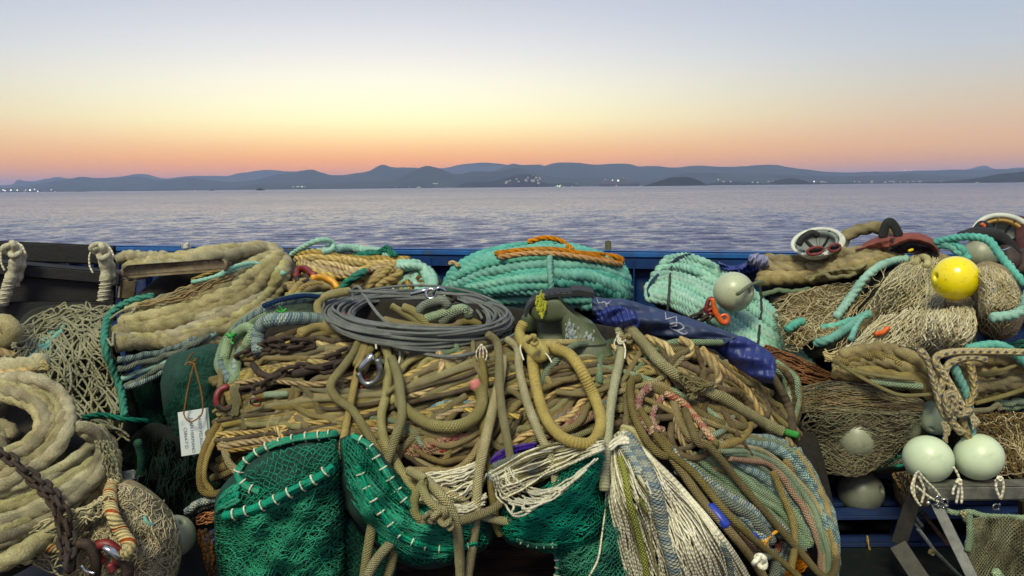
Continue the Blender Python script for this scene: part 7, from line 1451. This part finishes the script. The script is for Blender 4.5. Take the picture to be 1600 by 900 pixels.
# pale green rope and fine brown net
t = thing('fine_brown_net', 'fine meshed brown net hanging in folds at the bottom right corner', 'fishing net', P1(1570, 930, 3.2))
Dn = lambda x, y: 3.24-.0009*(np.asarray(y, float)-800)+.035*np.sin((np.asarray(x, float)*1.0+np.asarray(y, float)*.55)*.11)+.02*np.sin(np.asarray(x, float)*.05-np.asarray(y, float)*.08)
fg = [[(1512, 812), (1516, 850), (1510, 880), (1520, 950)], [(1538, 806), (1545, 850), (1548, 890), (1560, 950)], [(1580, 806), (1580, 850), (1585, 890), (1590, 950)], [(1640, 812), (1640, 950)]]
net(t, 'netting', Guide(fg, Dn, .0), 46, 48, .0016, NETG, jit=.08, pj=.8, lj=.003, k=3, seg=1, open_=.95)
net(t, 'netting', Guide(fg, lambda x, y: Dn(x+25, y)+.07, .0), 46, 48, .0016, NETG, jit=.08, pj=.8, lj=.003, k=3, seg=1, open_=.95)
t2 = thing('net_backing', 'darker folded layer of the fine brown net behind its front fold', 'fishing net', P1(1580, 930, 3.4))
net(t2, 'netting', Guide(fg, lambda x, y: Dn(x-20, y)+.16, .0), 50, 50, .0018, NETB, jit=.15, pj=1, lj=.01, k=3, seg=1)
core(t2, 'fold_core', [(1525, 830), (1570, 820), (1650, 815), (1650, 960), (1540, 960)], lambda x, y: 3.56+0*np.asarray(x), .0, .25, DARKG)
line(t, 'head_rope', [(1470, 788), (1480, 798), (1498, 802), (1515, 800), (1540, 806), (1580, 808), (1640, 812)], 3.4, Dl, PGRN, -.03, lobes=3, pitch=.022); bundle(t, 'seizing', [[(1506, 798), (1514, 810), (1516, 830)], [(1500, 800), (1508, 815), (1520, 822)]], 12, 1.4, Dl, [PGRN, CORD], jit=2, lift=.0, k=5)
line(t, 'side_rope', [(1514, 806), (1516, 830), (1512, 860)], 4.5, Dn, PGRN, .02, fz=.06); line(t, 'rope_end', [(1556, 894), (1562, 902), (1570, 910)], 6, Dn, PGRN, .05)
# blue pallet under the right heap
BP = plainmat('dark blue pallet paint', (20, 44, 92), (14, 32, 70), rough=.6, scale=9, bump=.4, spots=(50, 52, 56))
t = thing('blue_pallet', 'dark blue painted pallet under the grey float at right', 'pallet', P1(1390, 860, 3.9))
for y in (3.72, 3.88, 4.04, 4.2, 4.36): add('top_board', box(2.25, y, .155, 1.9, .11, .022, .003), BP, t, smooth=False)
for x in (1.36, 1.92, 2.6, 3.14):
    for y in (3.73, 4.04, 4.35): add('block', box(x, y, .084, .12, .10, .115, .004), BP, t, smooth=False)
for y in (3.73, 4.04, 4.35): add('bottom_board', box(2.25, y, .012, 1.9, .11, .022, .003), BP, t, smooth=False)
line(t, 'rusty_hook', [(1357, 845), (1356, 856), (1362, 862), (1380, 861), (1400, 860)], 1.8, lambda x, y: 3.7+0*np.asarray(x), GOLD, .0, 6) if False else None
t = thing('hooked_wire', 'thin tan hooked wire lying in front of the blue pallet', 'wire', P1(1375, 862, 3.7))
line(t, 'wire', [(1355, 838), (1358, 856), (1364, 861), (1400, 860), (1440, 862)], 1.6, lambda x, y: 3.66+0*np.asarray(x), GOLD, .0, 6)

# repeats of one kind share a group
for nm, gr in (('hanging_rope', 'ropes hanging over the heap'), ('green_net_bag', 'green net bags along the front'), ('rubber_boot', 'olive rubber boots on the heap'), ('white_float', 'white net floats at right'), ('grey_float', 'grey net floats among the gear'), ('hard_hat', 'hard hats on the right hand heap'), ('rag_lashing', 'rag lashings on the black timbers'), ('white_cord_bundle', 'white cord bundles over the net bags'), ('dark_olive_hank', 'dark olive rope hanks at right'), ('tied_rope_eye', 'bound rope ends under the wire coil'), ('boat', 'boats on the far water')):
    for o in list(SC.objects):
        if o.parent is None and o.name.split('.')[0] == nm: o['group'] = gr
